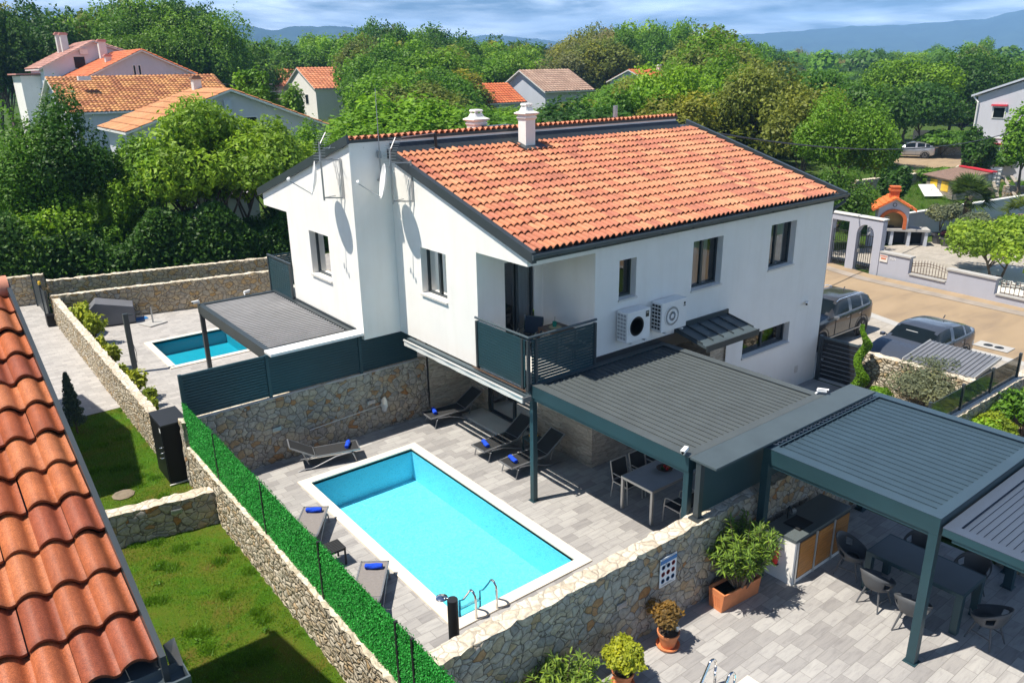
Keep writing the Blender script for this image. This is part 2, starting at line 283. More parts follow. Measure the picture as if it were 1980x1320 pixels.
# ---------------------------------------------------------------- mesh helpers
class MB:
    def __init__(s): s.v = []; s.f = []; s.m = []; s.mi = 0
    def add(s, vs, fs):
        o = len(s.v); s.v += [tuple(x) for x in vs]; s.f += [tuple(i+o for i in f) for f in fs]; s.m += [s.mi]*len(fs); return s
    def box(s, x0, x1, y0, y1, z0, z1, T=None):
        vs = [(x,y,z) for z in (z0,z1) for y in (y0,y1) for x in (x0,x1)]
        if T is not None: vs = [T @ Vector(v) for v in vs]
        return s.add(vs, [(0,2,3,1),(4,5,7,6),(0,1,5,4),(2,6,7,3),(0,4,6,2),(1,3,7,5)])
    def bar(s, a, b, w, h=None, up=(0,0,1)):
        h = h or w; a = Vector(a); b = Vector(b); d = (b-a).normalized(); u = Vector(up)
        if abs(d.dot(u)) > .98: u = Vector((1,0,0))
        r = d.cross(u).normalized(); u = r.cross(d)
        vs = [p + r*i*w/2 + u*j*h/2 for p in (a, b) for i, j in ((-1,-1),(1,-1),(1,1),(-1,1))]
        return s.add(vs, [(0,1,2,3),(7,6,5,4),(0,4,5,1),(1,5,6,2),(2,6,7,3),(3,7,4,0)])
    def tube(s, pts, r, n=8, cap=True):
        pts = [Vector(p) for p in pts]; rs = r if isinstance(r, (list, tuple)) else [r]*len(pts); vs = []; fs = []
        for i, p in enumerate(pts):
            d = (pts[min(i+1, len(pts)-1)] - pts[max(i-1, 0)]).normalized()
            u = Vector((0,0,1)) if abs(d.z) < .9 else Vector((1,0,0)); a = d.cross(u).normalized(); b = d.cross(a)
            for k in range(n):
                t = 2*math.pi*k/n; vs.append(p + (a*math.cos(t) + b*math.sin(t))*rs[i])
        for i in range(len(pts)-1):
            for k in range(n): fs.append((i*n+k, i*n+(k+1)%n, (i+1)*n+(k+1)%n, (i+1)*n+k))
        if cap: fs.append(tuple(range(n))[::-1]); fs.append(tuple((len(pts)-1)*n+k for k in range(n)))
        return s.add(vs, fs)
    def lathe(s, prof, n=20, c=(0,0,0), T=None):
        vs = []; fs = []
        for r, z in prof:
            for k in range(n):
                t = 2*math.pi*k/n; v = Vector((c[0]+r*math.cos(t), c[1]+r*math.sin(t), c[2]+z)); vs.append(T @ v if T is not None else v)
        for i in range(len(prof)-1):
            for k in range(n): fs.append((i*n+k, i*n+(k+1)%n, (i+1)*n+(k+1)%n, (i+1)*n+k))
        if prof[0][0] > 1e-4: fs.append(tuple(range(n))[::-1])
        if prof[-1][0] > 1e-4: fs.append(tuple((len(prof)-1)*n+k for k in range(n)))
        return s.add(vs, fs)
    def prism(s, poly, axis, a, b):
        # poly: 2D points; axis 'x','y','z' is the extrusion axis
        def P(u, v, w): return {'x': (w,u,v), 'y': (u,w,v), 'z': (u,v,w)}[axis]
        n = len(poly); vs = [P(u,v,a) for u,v in poly] + [P(u,v,b) for u,v in poly]
        fs = [tuple(range(n)), tuple(range(n, 2*n))[::-1]] + [(i, i+n, (i+1)%n+n, (i+1)%n) for i in range(n)]
        return s.add(vs, fs)
    def quad(s, *p): return s.add(p, [tuple(range(len(p)))])
    def build(s, name, mat, parent=None, smooth=False, bevel=0, loc=None, rotz=None):
        me = bpy.data.meshes.new(name); me.from_pydata([tuple(v) for v in s.v], [], s.f)
        mats = mat if isinstance(mat, (list, tuple)) else [mat]
        for m in mats: me.materials.append(M[m] if isinstance(m, str) else m)
        if len(mats) > 1: me.polygons.foreach_set('material_index', s.m)
        if not bevel:
            bm = bmesh.new(); bm.from_mesh(me); bmesh.ops.recalc_face_normals(bm, faces=bm.faces); bmesh.ops.delete(bm, geom=[v for v in bm.verts if not v.link_faces], context='VERTS'); bm.to_mesh(me); bm.free()
        else:
            bm = bmesh.new(); bm.from_mesh(me); bmesh.ops.remove_doubles(bm, verts=bm.verts, dist=1e-5); bmesh.ops.recalc_face_normals(bm, faces=bm.faces)
            es = [e for e in bm.edges if len(e.link_faces) == 2 and e.calc_face_angle(0) > .6]
            bmesh.ops.bevel(bm, geom=es, offset=bevel, segments=2, affect='EDGES', profile=.6, clamp_overlap=True); bm.to_mesh(me); bm.free()
        if smooth: me.shade_smooth()
        o = bpy.data.objects.new(name, me); COL.objects.link(o)
        if smooth == 'auto':
            me.set_sharp_from_angle(angle=R(35))
        if parent: o.parent = parent
        if loc: o.location = loc
        if rotz: o.rotation_euler.z = rotz
        return o
def tag(o, label=None, cat=None, group=None, kind=None):
    if label: o['label'] = label
    if cat: o['category'] = cat
    if group: o['group'] = group
    if kind: o['kind'] = kind
    return o
def thing(name, label, cat, loc=(0,0,0), rotz=0, group=None):
    o = bpy.data.objects.new(name, None); COL.objects.link(o); o.location = loc; o.rotation_euler.z = rotz
    o.empty_display_size = .2
    return tag(o, label, cat, group)
KIDS = {}
def kids(o): return [c for c in bpy.data.objects if c.parent == o]
def dup(root, loc, rotz=0, label=None, cat=None, group=None, scale=None):
    def cp(o, par):
        c = o.copy(); COL.objects.link(c); c.parent = par
        for ch in kids_cache(o): cp(ch, c)
        return c
    c = cp(root, None); c.location = loc; c.rotation_euler = (0,0,rotz)
    if scale: c.scale = scale
    return tag(c, label, cat, group)
def kids_cache(o):
    k = o.name
    if k not in KIDS: KIDS[k] = kids(o)
    return KIDS[k]
def arr_mesh(name, verts, faces_n, mat, parent=None, attrs=None, loops=None, smooth=False):
    """fast mesh: verts (n,3), faces as (m,k) index array"""
    me = bpy.data.meshes.new(name); nf, k = faces_n.shape
    me.vertices.add(len(verts)); me.vertices.foreach_set('co', np.asarray(verts, np.float32).ravel())
    me.loops.add(nf*k); me.loops.foreach_set('vertex_index', faces_n.ravel().astype(np.int32))
    me.polygons.add(nf); me.polygons.foreach_set('loop_start', np.arange(0, nf*k, k, dtype=np.int32)); me.polygons.foreach_set('loop_total', np.full(nf, k, np.int32))
    if smooth: me.polygons.foreach_set('use_smooth', np.ones(nf, bool))
    me.update(calc_edges=True)
    for nm, (typ, dom, data) in (attrs or {}).items():
        a = me.attributes.new(nm, typ, dom); a.data.foreach_set('value' if typ == 'FLOAT' else 'color', np.asarray(data, np.float32).ravel())
    me.materials.append(M[mat] if isinstance(mat, str) else mat)
    o = bpy.data.objects.new(name, me); COL.objects.link(o)
    if parent: o.parent = parent
    return o
M['taupe'] = plain('taupe_sling', (.22,.20,.19), .8, var=.1, vscale=25)
M['navy'] = plain('navy_sling', (.02,.035,.06), .7, var=.15, vscale=20)
M['shellgrey'] = plain('grey_shell_plastic', (.085,.09,.098), .55, var=.06)
M['greycover'] = plain('grey_cover', (.13,.135,.15), .7, var=.1)
M['smokedpanel'] = plain('dark_screen_panel', (.03,.042,.042), .12, var=.1)
M['galvroof'] = plain('grey_ribbed_sheet', (.26,.27,.29), .4, .4, var=.1, vscale=3)
M['carbrown'] = plain('grey_brown_car_paint', (.055,.054,.054), .16, .1, var=.03, spec=.5, coat=.5)
M['carblue'] = plain('blue_grey_car_paint', (.060,.070,.092), .16, .1, var=.03, spec=.5, coat=.5)
M['carsilver'] = plain('silver_car_paint', (.42,.42,.44), .28, .6, var=.03, coat=1)
M['pinkridge'] = plain('ridge_tile', (.55,.22,.14), .7, var=.12)
HAZE = 0.00033
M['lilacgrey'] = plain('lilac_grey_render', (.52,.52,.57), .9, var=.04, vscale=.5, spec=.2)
M['leaf_ash'] = leaf_mat('leaves_ash', (.17,.33,.025))
M['leaf_oleander'] = leaf_mat('leaves_oleander', (.22,.34,.055), .45)
M['leaf_autumn'] = leaf_mat('leaves_rusty', (.22,.14,.04), .45)
M['leaf_straw'] = leaf_mat('dry_straw', (.42,.34,.16), .35)
M['leaf_palm'] = leaf_mat('palm_fronds', (.09,.15,.03), .5)
M['brickroof'] = plain('bright_orange_tiles', (.72,.16,.035), .75, var=.15, vscale=8)
M['rooffelt'] = plain('brown_corrugated_roof', (.20,.13,.10), .85, var=.25, vscale=5)
M['greytub'] = plain('dark_grey_tub', (.10,.10,.11), .6, var=.1)
M['gravelwhite'] = plain('white_gravel', (.66,.64,.60), .9, var=.2, vscale=30, bmp=.5, bscale=40)
M['soilbed'] = plain('earth_bed', (.20,.14,.09), .95, var=.4, vscale=6, bmp=.6, bscale=20)
M['leaf_far'] = leaf_mat('far_wood_leaves', (.11,.26,.03), .45)
M['louvre_c'] = plain('blue_grey_roof_sheet', (.06,.08,.115), .45, .1, var=.06, vscale=1)
M['ridge_red'] = plain('ridge_terracotta', (.52,.19,.10), .75, var=.25, vscale=5)
M['tabletop_dark'] = plain('dark_slate_tabletop', (.05,.07,.09), .3, var=.1)
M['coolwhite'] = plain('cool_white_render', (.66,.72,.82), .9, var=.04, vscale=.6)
M['stone_warm'] = stone_mat('golden_rubble_stone', [(0, (.42,.36,.27)), (.3, (.52,.44,.31)), (.5, (.44,.40,.33)), (.7, (.58,.47,.30)), (.88, (.54,.36,.16)), (1, (.55,.49,.39))], (.14,.11,.08), 5.2, .04, .7)
def stain(m):
    nt = m.node_tree; b = nt.nodes['Principled BSDF']; src = b.inputs['Base Color'].links[0].from_socket
    n = N(nt, 'ShaderNodeTexNoise', ins={'Scale': 1.6, 'Detail': 8.0, 'Roughness': .65}); L(nt, coords(nt, (2.6,2.6,.28)), n.inputs['Vector'])
    r = ramp(nt, [(.32, (.965,.96,.95)), (.52, (1,1,1))]); L(nt, n.outputs['Fac'], r.inputs[0])
    mu = N(nt, 'ShaderNodeMixRGB', blend_type='MULTIPLY', ins={0: 1.0}); L(nt, src, mu.inputs[1]); L(nt, r.outputs[0], mu.inputs[2]); L(nt, mu.outputs[0], b.inputs['Base Color'])
for k in ('render', 'lilac', 'greyrender', 'lilacgrey'): stain(M[k])
M['rockbrown'] = plain('brown_flat_rock', (.20,.16,.11), .9, var=.25, vscale=5)
M['wornroad'] = plain('worn_asphalt', (.30,.255,.21), .9, var=.2, vscale=1.5)
FOREST = [(255.3,160.6,13.2,0.43,'g'),(265.3,151.4,9.6,0.46,'b'),(265.8,144.6,10.3,0.48,'b'),(267.5,142.0,12.4,0.48,'b'),(265.3,133.7,11.2,0.49,'b'),(254.2,123.8,11.3,0.39,'b'),(278.2,134.7,10.1,0.43,'m'),(281.9,128.5,10.5,0.5,'b'),(270.0,116.7,13.1,0.4,'m'),(281.2,108.8,11.0,0.38,'m'),(290.9,103.8,9.9,0.49,'d'),(291.4,101.7,8.4,0.46,'b'),(228.8,147.2,11.9,0.47,'b'),(218.6,136.3,8.5,0.47,'g'),(245.9,150.4,11.6,0.39,'b'),(226.4,134.2,9.9,0.38,'b'),(241.1,139.6,11.0,0.39,'m'),(248.1,141.2,8.0,0.47,'m'),(241.0,133.1,9.7,0.48,'d'),(235.9,126.1,10.2,0.49,'b'),(239.8,125.0,9.8,0.36,'d'),(232.7,117.4,11.7,0.41,'m'),(233.0,113.4,8.3,0.45,'b'),(234.9,110.6,7.6,0.38,'g'),(246.4,113.3,9.5,0.44,'d'),(257.3,115.1,11.0,0.41,'b'),(244.2,105.7,8.2,0.39,'d'),(247.2,105.3,9.8,0.38,'g'),(257.1,99.6,12.6,0.38,'m'),(257.8,96.6,11.0,0.39,'m'),(254.1,93.0,9.9,0.37,'b'),(268.6,94.5,8.8,0.39,'d'),(261.8,89.5,9.4,0.49,'b'),(277.7,92.0,5.9,0.41,'b'),(263.8,83.8,8.6,0.45,'m'),(275.3,85.9,9.3,0.46,'m'),(195.1,128.5,11.9,0.49,'d'),(197.9,126.3,9.7,0.44,'b'),(202.5,127.5,9.0,0.46,'m'),(207.8,128.3,8.3,0.48,'g'),(217.8,127.2,7.5,0.38,'m'),(215.1,123.7,8.4,0.43,'b'),(219.4,122.0,9.0,0.44,'g'),(221.3,119.6,9.1,0.43,'g'),(210.6,112.1,8.5,0.45,'d'),(221.0,111.9,8.7,0.45,'m'),(218.6,106.1,7.3,0.38,'b'),(226.8,106.5,9.7,0.44,'m'),(230.3,105.4,10.5,0.49,'b'),(222.1,99.3,8.2,0.38,'m'),(230.5,98.8,9.4,0.39,'d'),(228.8,95.0,10.7,0.46,'b'),(216.1,86.9,9.4,0.45,'b'),(241.2,93.4,13.9,0.42,'b'),(201.1,74.9,6.9,0.47,'d'),(225.9,81.5,7.5,0.43,'m'),(233.6,81.5,8.4,0.38,'b'),(238.4,81.0,6.1,0.43,'b'),(223.9,72.5,5.1,0.46,'b'),(229.1,71.3,4.4,0.41,'o'),(181.8,122.5,13.2,0.44,'b'),(182.8,116.7,8.4,0.48,'g'),(187.7,117.6,8.4,0.42,'d'),(182.8,108.4,6.7,0.38,'b'),(199.2,115.5,6.6,0.46,'b'),(189.7,106.2,5.1,0.36,'g'),(196.5,107.0,5.9,0.42,'b'),(194.4,100.9,6.0,0.48,'b'),(192.4,97.9,5.7,0.48,'g'),(203.7,98.3,6.5,0.38,'b'),(195.7,92.5,7.3,0.47,'b'),(188.1,83.9,5.5,0.41,'m'),(201.7,87.1,7.8,0.48,'m'),(214.7,89.7,7.4,0.46,'m'),(183.3,73.7,6.9,0.39,'m'),(219.4,85.4,11.4,0.4,'o'),(194.0,72.3,7.4,0.42,'b'),(217.5,77.7,6.4,0.4,'d'),(221.3,77.4,6.0,0.41,'d'),(215.8,72.6,7.6,0.42,'m'),(213.3,67.4,4.2,0.46,'g'),(212.7,65.8,5.3,0.45,'m'),(158.4,106.2,10.6,0.37,'m'),(157.4,101.6,7.5,0.46,'b'),(166.7,103.5,4.2,0.36,'b'),(172.0,104.6,6.4,0.41,'m'),(168.5,97.2,4.7,0.39,'b'),(181.1,98.4,4.7,0.39,'d'),(177.4,91.1,6.8,0.4,'d'),(159.2,78.1,6.5,0.45,'m'),(173.2,82.5,5.6,0.44,'b'),(179.8,82.2,5.4,0.44,'g'),(168.9,73.6,5.0,0.39,'d'),(185.3,77.2,7.0,0.37,'b'),(178.4,71.4,8.3,0.45,'b'),(179.2,68.0,6.3,0.48,'o'),(184.4,67.7,4.7,0.4,'m'),(179.3,63.0,6.4,0.44,'b'),(176.0,59.2,3.8,0.47,'m'),(188.2,60.8,4.7,0.48,'b'),(68.0,151.2,15.3,0.49,'m'),(75.2,142.4,17.6,0.38,'m'),(88.0,138.8,14.6,0.37,'m'),(92.0,125.8,13.1,0.41,'b'),(97.5,129.2,12.3,0.41,'d'),(103.4,123.8,12.7,0.5,'m'),(104.8,117.9,13.4,0.39,'o'),(113.6,117.9,16.2,0.41,'o'),(116.9,117.1,15.7,0.4,'g'),(120.2,109.5,15.6,0.42,'b'),(141.6,100.0,12.9,0.38,'d'),(139.4,94.8,10.1,0.49,'d'),(142.6,93.5,7.9,0.41,'m'),(148.0,91.5,5.4,0.48,'m'),(147.3,88.0,4.3,0.36,'b'),(147.0,84.5,3.3,0.44,'m'),(152.4,82.9,4.1,0.37,'b'),(151.7,77.6,3.3,0.45,'b'),(145.3,71.9,4.1,0.38,'b'),(155.6,74.0,4.0,0.41,'m'),(153.9,70.2,4.2,0.39,'b'),(151.9,62.4,4.1,0.38,'m'),(160.3,64.1,5.8,0.44,'d'),(162.1,60.8,6.4,0.45,'o'),(164.8,57.6,3.6,0.38,'d'),(169.6,58.7,4.3,0.46,'b'),(49.4,141.4,14.1,0.48,'m'),(54.6,146.1,14.1,0.47,'m'),(54.4,132.4,13.4,0.43,'m'),(61.1,139.1,14.6,0.4,'b'),(61.9,134.9,14.2,0.49,'b'),(68.9,142.4,14.9,0.43,'o'),(66.9,128.3,15.2,0.49,'d'),(72.3,131.0,15.8,0.43,'o'),(76.6,127.3,15.3,0.42,'m'),(82.9,132.9,16.4,0.45,'m'),(87.0,133.7,15.3,0.37,'d'),(86.0,125.6,14.6,0.48,'d'),(86.5,120.6,12.8,0.44,'o'),(97.2,125.1,14.0,0.46,'d'),(92.1,114.4,12.3,0.39,'o'),(103.5,122.2,12.2,0.4,'d'),(105.8,120.9,12.5,0.49,'g'),(98.7,105.9,14.0,0.41,'o'),(98.0,99.6,14.4,0.4,'g'),(106.2,103.2,15.1,0.39,'m'),(110.7,100.8,16.0,0.48,'b'),(108.1,94.1,14.2,0.43,'d'),(117.7,98.3,15.7,0.36,'b'),(128.7,89.3,9.8,0.4,'b'),(120.4,78.7,7.5,0.45,'d'),(122.9,75.3,3.5,0.5,'d'),(138.3,70.2,4.6,0.39,'d'),(143.4,70.0,3.7,0.49,'b'),(144.9,66.5,3.6,0.45,'b'),(148.1,58.0,5.4,0.4,'b'),(144.5,53.4,6.0,0.49,'b'),(147.1,52.3,3.4,0.49,'m'),(154.7,51.1,3.2,0.43,'m'),(41.5,125.1,12.0,0.45,'m'),(61.7,124.1,14.1,0.49,'b'),(62.9,118.0,15.1,0.42,'d'),(66.7,118.6,14.2,0.42,'d'),(68.5,116.3,13.9,0.37,'d'),(71.8,113.8,13.5,0.45,'d'),(75.2,108.9,12.9,0.39,'m'),(83.3,114.3,12.6,0.48,'b'),(82.5,105.5,11.6,0.45,'b'),(87.5,108.0,11.5,0.44,'b'),(85.9,100.6,9.9,0.43,'m'),(83.6,91.4,12.1,0.37,'g'),(85.3,87.5,11.9,0.43,'o'),(92.7,91.3,13.8,0.38,'g'),(91.8,87.5,13.9,0.39,'m'),(99.8,88.9,14.2,0.37,'m'),(109.2,90.9,15.5,0.39,'b'),(106.3,75.7,11.9,0.47,'m'),(111.9,76.2,8.0,0.48,'m'),(113.4,71.5,4.4,0.4,'m'),(128.1,47.2,4.5,0.48,'m'),(4.4,120.5,17.6,0.44,'o'),(5.0,114.6,16.3,0.38,'m'),(10.2,121.3,17.5,0.47,'d'),(13.1,119.3,15.9,0.43,'d'),(15.0,117.8,16.3,0.49,'d'),(15.4,111.5,15.8,0.49,'o'),(21.1,119.8,18.0,0.42,'d'),(23.3,114.5,17.3,0.48,'b'),(26.2,109.1,17.1,0.36,'d'),(30.6,115.1,18.2,0.44,'d'),(33.1,108.9,13.6,0.44,'d'),(54.0,108.4,13.2,0.4,'o'),(53.8,100.4,11.9,0.42,'o'),(61.5,107.9,14.7,0.37,'m'),(62.4,99.9,11.2,0.45,'b'),(66.3,97.7,12.1,0.38,'m'),(66.1,91.4,10.4,0.49,'m'),(68.7,89.4,10.4,0.4,'b'),(74.1,91.2,9.3,0.45,'b'),(75.6,85.7,10.1,0.44,'g'),(80.9,86.1,11.4,0.42,'o'),(84.9,84.4,12.3,0.47,'o'),(86.9,63.7,13.0,0.45,'b'),(93.7,63.0,7.1,0.36,'g'),(94.6,61.5,5.2,0.44,'m'),(109.6,39.4,5.1,0.38,'g'),(4.0,106.6,16.3,0.39,'d'),(9.5,107.5,14.4,0.44,'d'),(14.3,111.9,14.9,0.43,'b'),(17.5,112.3,16.1,0.4,'b'),(21.1,112.3,17.1,0.4,'g'),(23.3,107.2,17.8,0.43,'d'),(25.3,103.7,16.5,0.43,'d'),(44.4,86.7,10.3,0.46,'b'),(49.9,89.2,12.1,0.46,'b'),(56.4,91.9,11.5,0.41,'m'),(55.5,88.5,11.1,0.45,'o'),(61.8,88.2,10.1,0.44,'b'),(63.5,77.0,3.3,0.43,'o'),(79.5,76.9,5.7,0.36,'o'),(76.6,68.1,6.4,0.36,'m'),(76.8,64.1,6.9,0.47,'b'),(81.2,55.8,8.1,0.44,'b'),(89.9,58.0,5.6,0.42,'b'),(46.8,85.9,11.1,0.39,'m'),(49.8,81.5,10.7,0.48,'b'),(46.2,71.7,3.2,0.48,'m'),(58.3,69.8,3.4,0.49,'d'),(56.5,62.5,4.3,0.38,'o'),(62.3,63.6,4.1,0.43,'o'),(65.0,60.8,6.4,0.47,'b'),(68.4,59.0,6.5,0.45,'d'),(68.4,55.4,6.4,0.4,'b'),(75.0,55.6,12.3,0.47,'o'),(72.9,50.8,9.7,0.39,'m'),(84.1,52.8,4.7,0.44,'g'),(88.9,30.4,3.9,0.46,'b'),(26.8,73.0,3.4,0.42,'m'),(36.9,71.2,9.7,0.41,'m'),(40.6,66.2,8.3,0.44,'m'),(44.7,70.8,8.0,0.5,'o'),(48.4,67.3,4.0,0.37,'m'),(48.6,59.8,4.1,0.47,'m'),(51.7,58.7,3.5,0.44,'g'),(55.2,57.4,3.9,0.47,'o'),(57.8,54.3,3.9,0.48,'o'),(60.9,54.5,7.2,0.45,'b'),(67.8,53.9,6.7,0.48,'m'),(65.9,48.4,11.4,0.47,'m'),(67.3,42.5,5.0,0.47,'d'),(19.2,65.3,4.0,0.45,'d'),(23.8,63.8,3.6,0.43,'d'),(26.6,60.9,3.1,0.43,'b'),(31.7,59.5,8.1,0.45,'b'),(36.4,60.4,8.0,0.44,'m'),(39.0,56.8,4.5,0.5,'m'),(42.7,54.4,4.1,0.37,'d'),(49.5,54.1,4.3,0.42,'g'),(52.6,52.0,4.9,0.46,'o'),(53.9,48.2,7.0,0.43,'m'),(53.3,41.3,6.6,0.48,'b'),(62.0,43.3,9.9,0.49,'o'),(59.9,36.0,3.6,0.47,'o'),(17.9,60.9,4.0,0.47,'m'),(20.9,60.3,3.7,0.49,'o'),(22.4,53.9,4.3,0.4,'o'),(26.7,54.1,3.6,0.41,'m'),(30.7,53.1,7.1,0.44,'o'),(34.8,51.3,4.6,0.43,'o'),(38.5,46.1,4.5,0.41,'b'),(44.0,46.4,4.7,0.49,'o'),(43.8,39.1,4.8,0.42,'b'),(54.9,41.3,7.2,0.44,'b'),(49.7,34.6,8.8,0.37,'m'),(51.1,31.4,3.2,0.46,'o'),(15.1,50.5,4.5,0.4,'m'),(20.7,53.3,4.4,0.39,'b'),(20.7,44.1,4.5,0.4,'b'),(26.8,44.7,5.2,0.37,'m'),(31.3,45.2,5.1,0.45,'b'),(37.6,42.9,4.6,0.49,'o'),(34.1,36.8,5.1,0.43,'b'),(43.1,36.6,7.3,0.43,'o'),(39.9,28.5,7.3,0.39,'m'),(44.4,27.6,4.8,0.5,'o'),(19.6,43.8,4.3,0.41,'b'),(23.6,40.1,5.8,0.41,'b'),(27.4,38.4,5.7,0.43,'b'),(31.6,37.7,4.9,0.5,'g'),(35.1,32.7,5.4,0.37,'m'),(34.1,26.9,6.8,0.37,'b'),(38.6,24.1,5.4,0.5,'o'),(19.0,36.4,6.7,0.48,'b'),(21.6,31.5,5.7,0.38,'m'),(26.8,31.3,5.3,0.39,'d'),(27.8,27.3,6.2,0.43,'d'),(32.1,24.4,6.5,0.36,'o'),(14.4,33.5,5.2,0.41,'b'),(19.2,32.6,5.8,0.4,'b'),(19.4,26.2,5.4,0.46,'b')]
NEAR = [(79.0, 32.1, 8.59, 6.17, 'm', 'big tree in the wood beyond the field, above the silver car'),
 (87.2, 31.0, 9.32, 6.61, 'd', 'dark big tree in the wood left of the pale right-hand house'),
 (93.6, 28.7, 8.81, 6.56, 'm', 'big tree in the wood right behind the pale right-hand house'),
 (60.0, 29.5, 7.64, 5.03, 'm', 'big tree at the near edge of the wood, right of the olive-tinted tree'),
 (0.3, 30.9, 2.67, 1.37, 'm', 'shrub in front of the grey wall between the dark tree and the ash'),
 (-1.0, 33.2, 0.95, 1.79, 'd', 'dark shrub low behind the dark bushy tree'),
 (2.3, 29.4, 0.25, 1.67, 'd', 'dark undergrowth behind the ash stems, left part'),
 (5.3, 29.5, 0.28, 1.71, 'd', 'dark undergrowth behind the ash stems, right part'),
 (-3.0, 32.5, 3.2, 1.75, 'm', 'green shrub behind the dark bushy tree at the left'),
 (23.2, 104.5, 17.72, 9.54, 'm', 'very tall broad tree rising behind the left houses, highest in the picture'),
 (19.0, 107.6, 16.61, 6.46, 'm', 'tall tree left of the highest one behind the left houses'),
 (28.5, 100.8, 15.72, 6.25, 'm', 'tall tree right of the highest one behind the left houses'),
 (-4.5, 27.0, 4.65, 1.78, 'm', 'mid-sized tree at the left edge under the green tree'),
 (0.3, 25.5, 1.36, 1.5, 'd', 'dark low shrub behind the wall, below the hazel-like shrub'),
 (-3.4, 26.1, 1.21, 1.74, 'd', 'dark low shrub at the left end of the far wall'),
 (2.1, 24.9, 0.69, 1.5, 'd', 'dark low shrub behind the wall, below the ash'),
 (4.0, 24.5, 0.74, 1.51, 'd', 'dark low shrub behind the wall near the far balcony'),
 (6.2, 24.7, 4.36, 1.55, 'm', 'shrubby tree just behind the white gable corner'),
 (-1.1, 27.0, 1.94, 1.8, 'm', 'shrub filling the gap left of the hazel-like shrub foot'),
 (-3.1, 27.5, 7.76, 2.38, 'd', 'dark bushy tree at the left in front of the grey house wall'),
 (-4.5, 27.5, 7.05, 1.8, 'm', 'green tree cut by the left edge of the picture'),
 (2.7, 25.6, 7.18, 3.82, 'a', 'large light green ash tree before the grey gabled house'),
 (1.1, 26.6, 5.88, 2.71, 'a', 'left-hand leaning lobe tree beside the large ash'),
 (5.1, 26.4, 6.26, 2.6, 'a', 'ash tree between the big ash and the white house corner'),
 (9.6, 31.0, 5.79, 1.52, 'b', 'bright green tree right behind the television aerial of the far gable'),
 (-1.4, 26.2, 4.15, 1.11, 'b', 'pointed hazel-like shrub between the dark tree and the ash'),
 (-4.2, 26.3, 3.41, 2.12, 'b', 'broad bright shrub at the left, above the stone wall'),
 (-2.6, 26.3, 2.52, 1.66, 'm', 'leafy shrub below the dark tree at the left'),
 (-0.5, 26.1, 2.04, 1.52, 'd', 'dark shrub over the far stone wall, left of the ash trunk'),
 (1.2, 25.6, 1.52, 1.51, 'd', 'dark shrub at the foot of the big ash'),
 (3.2, 25.0, 2.1, 1.77, 'd', 'dark shrub right of the ash trunk'),
 (5.2, 24.6, 2.6, 1.58, 'd', 'dark shrub squeezed against the white house wall'),
 (15.7, 54.4, 8.55, 1.85, 'b', 'light green tree behind the brown gable roof, by the utility pole'),
 (21.7, 62.8, 7.02, 1.59, 'b', 'loose green tree in front of the small white house with orange roof'),
 (36.3, 28.3, 8.34, 4.85, 'b', 'big round bright green tree behind the right part of the main roof'),
 (31.8, 28.7, 6.86, 2.26, 'm', 'green tree left of the big round bright one behind the roof'),
 (34.8, 35.6, 5.95, 2.03, 'b', 'leafy tree below the brown-roofed house'),
 (30.0, 34.5, 5.57, 2.07, 'm', 'pale blossoming tree right of the main chimney'),
 (47.9, 33.1, 9.15, 4.2, 'm', 'tree between the round bright tree and the olive-tinted one'),
 (36.7, 21.2, 8.35, 4.01, 'o', 'large olive-tinted tree behind the roof slope at right'),
 (34.2, 16.0, 7.06, 3.11, 'o', 'yellowish tree between the two large trees at right'),
 (30.2, 11.0, 6.85, 2.98, 'm', 'large green tree rising beyond the right corner of the roof'),
 (25.8, 8.6, 3.75, 1.54, 'd', 'dark dense tree directly beyond the gutter end'),
 (47.8, 18.4, 4.04, 1.61, 'm', 'tree above the silver car'),
 (72.5, 27.2, 6.34, 5.07, 'd', 'dark round tree in the field before the woodland'),
 (56.1, 24.1, 6.56, 3.43, 'd', 'dark round tree left of the field tree'),
 (37.7, 11.9, 2.54, 0.83, 'd', 'small dark bush beside the dirt track'),
 (48.5, 12.1, 4.13, 1.23, 'd', 'small dark tree in front of the white house at the right edge'),
 (69.7, 23.6, 2.22, 2.73, 'm', 'broad bush left of the white house at the right edge'),
 (52.0, 14.2, 1.15, 2.54, 'm', 'leafy garden tree behind the hen house'),
 (58.4, 14.4, 2.1, 2.38, 'm', 'leafy garden tree at the right edge above the water tank'),
 (47.6, 8.9, 5.51, 1.59, 'b', 'bright tree at the right edge against the white house')]

# ================================================================ SETTING
def sheet(name, x0, x1, y0, y1, z, mat, holes=(), step=None):
    xs = sorted({x0, x1, *[h[0] for h in holes], *[h[1] for h in holes]}); ys = sorted({y0, y1, *[h[2] for h in holes], *[h[3] for h in holes]})
    xs = [x for x in xs if x0 <= x <= x1]; ys = [y for y in ys if y0 <= y <= y1]; mb = MB()
    for i in range(len(xs)-1):
        for j in range(len(ys)-1):
            cx, cy = (xs[i]+xs[i+1])/2, (ys[j]+ys[j+1])/2
            if any(h[0] < cx < h[1] and h[2] < cy < h[3] for h in holes): continue
            mb.quad((xs[i],ys[j],z), (xs[i+1],ys[j],z), (xs[i+1],ys[j+1],z), (xs[i],ys[j+1],z))
    return tag(mb.build(name, mat), kind='structure')
POOL = (-3.25, -0.71, -2.17, 3.56)      # water edge
POOLN = (-3.40, -0.95, 13.06, 15.80)
POOL3 = (-4.6, -0.95, -9.2, -6.15)
HO = [(a-.02, b+.02, c-.02, d+.02) for a, b, c, d in (POOL, POOLN, POOL3)]
sheet('ground', -6000, 6000, -6000, 6000, -.06, 'meadow', HO)
sheet('terrace_paving', -5.2, 10.4, -4.1, 5.1, 0.0, 'paving', HO)
sheet('neighbour_paving', -5.3, 3.0, 5.1, 20.2, 0.0, 'paving2', HO)
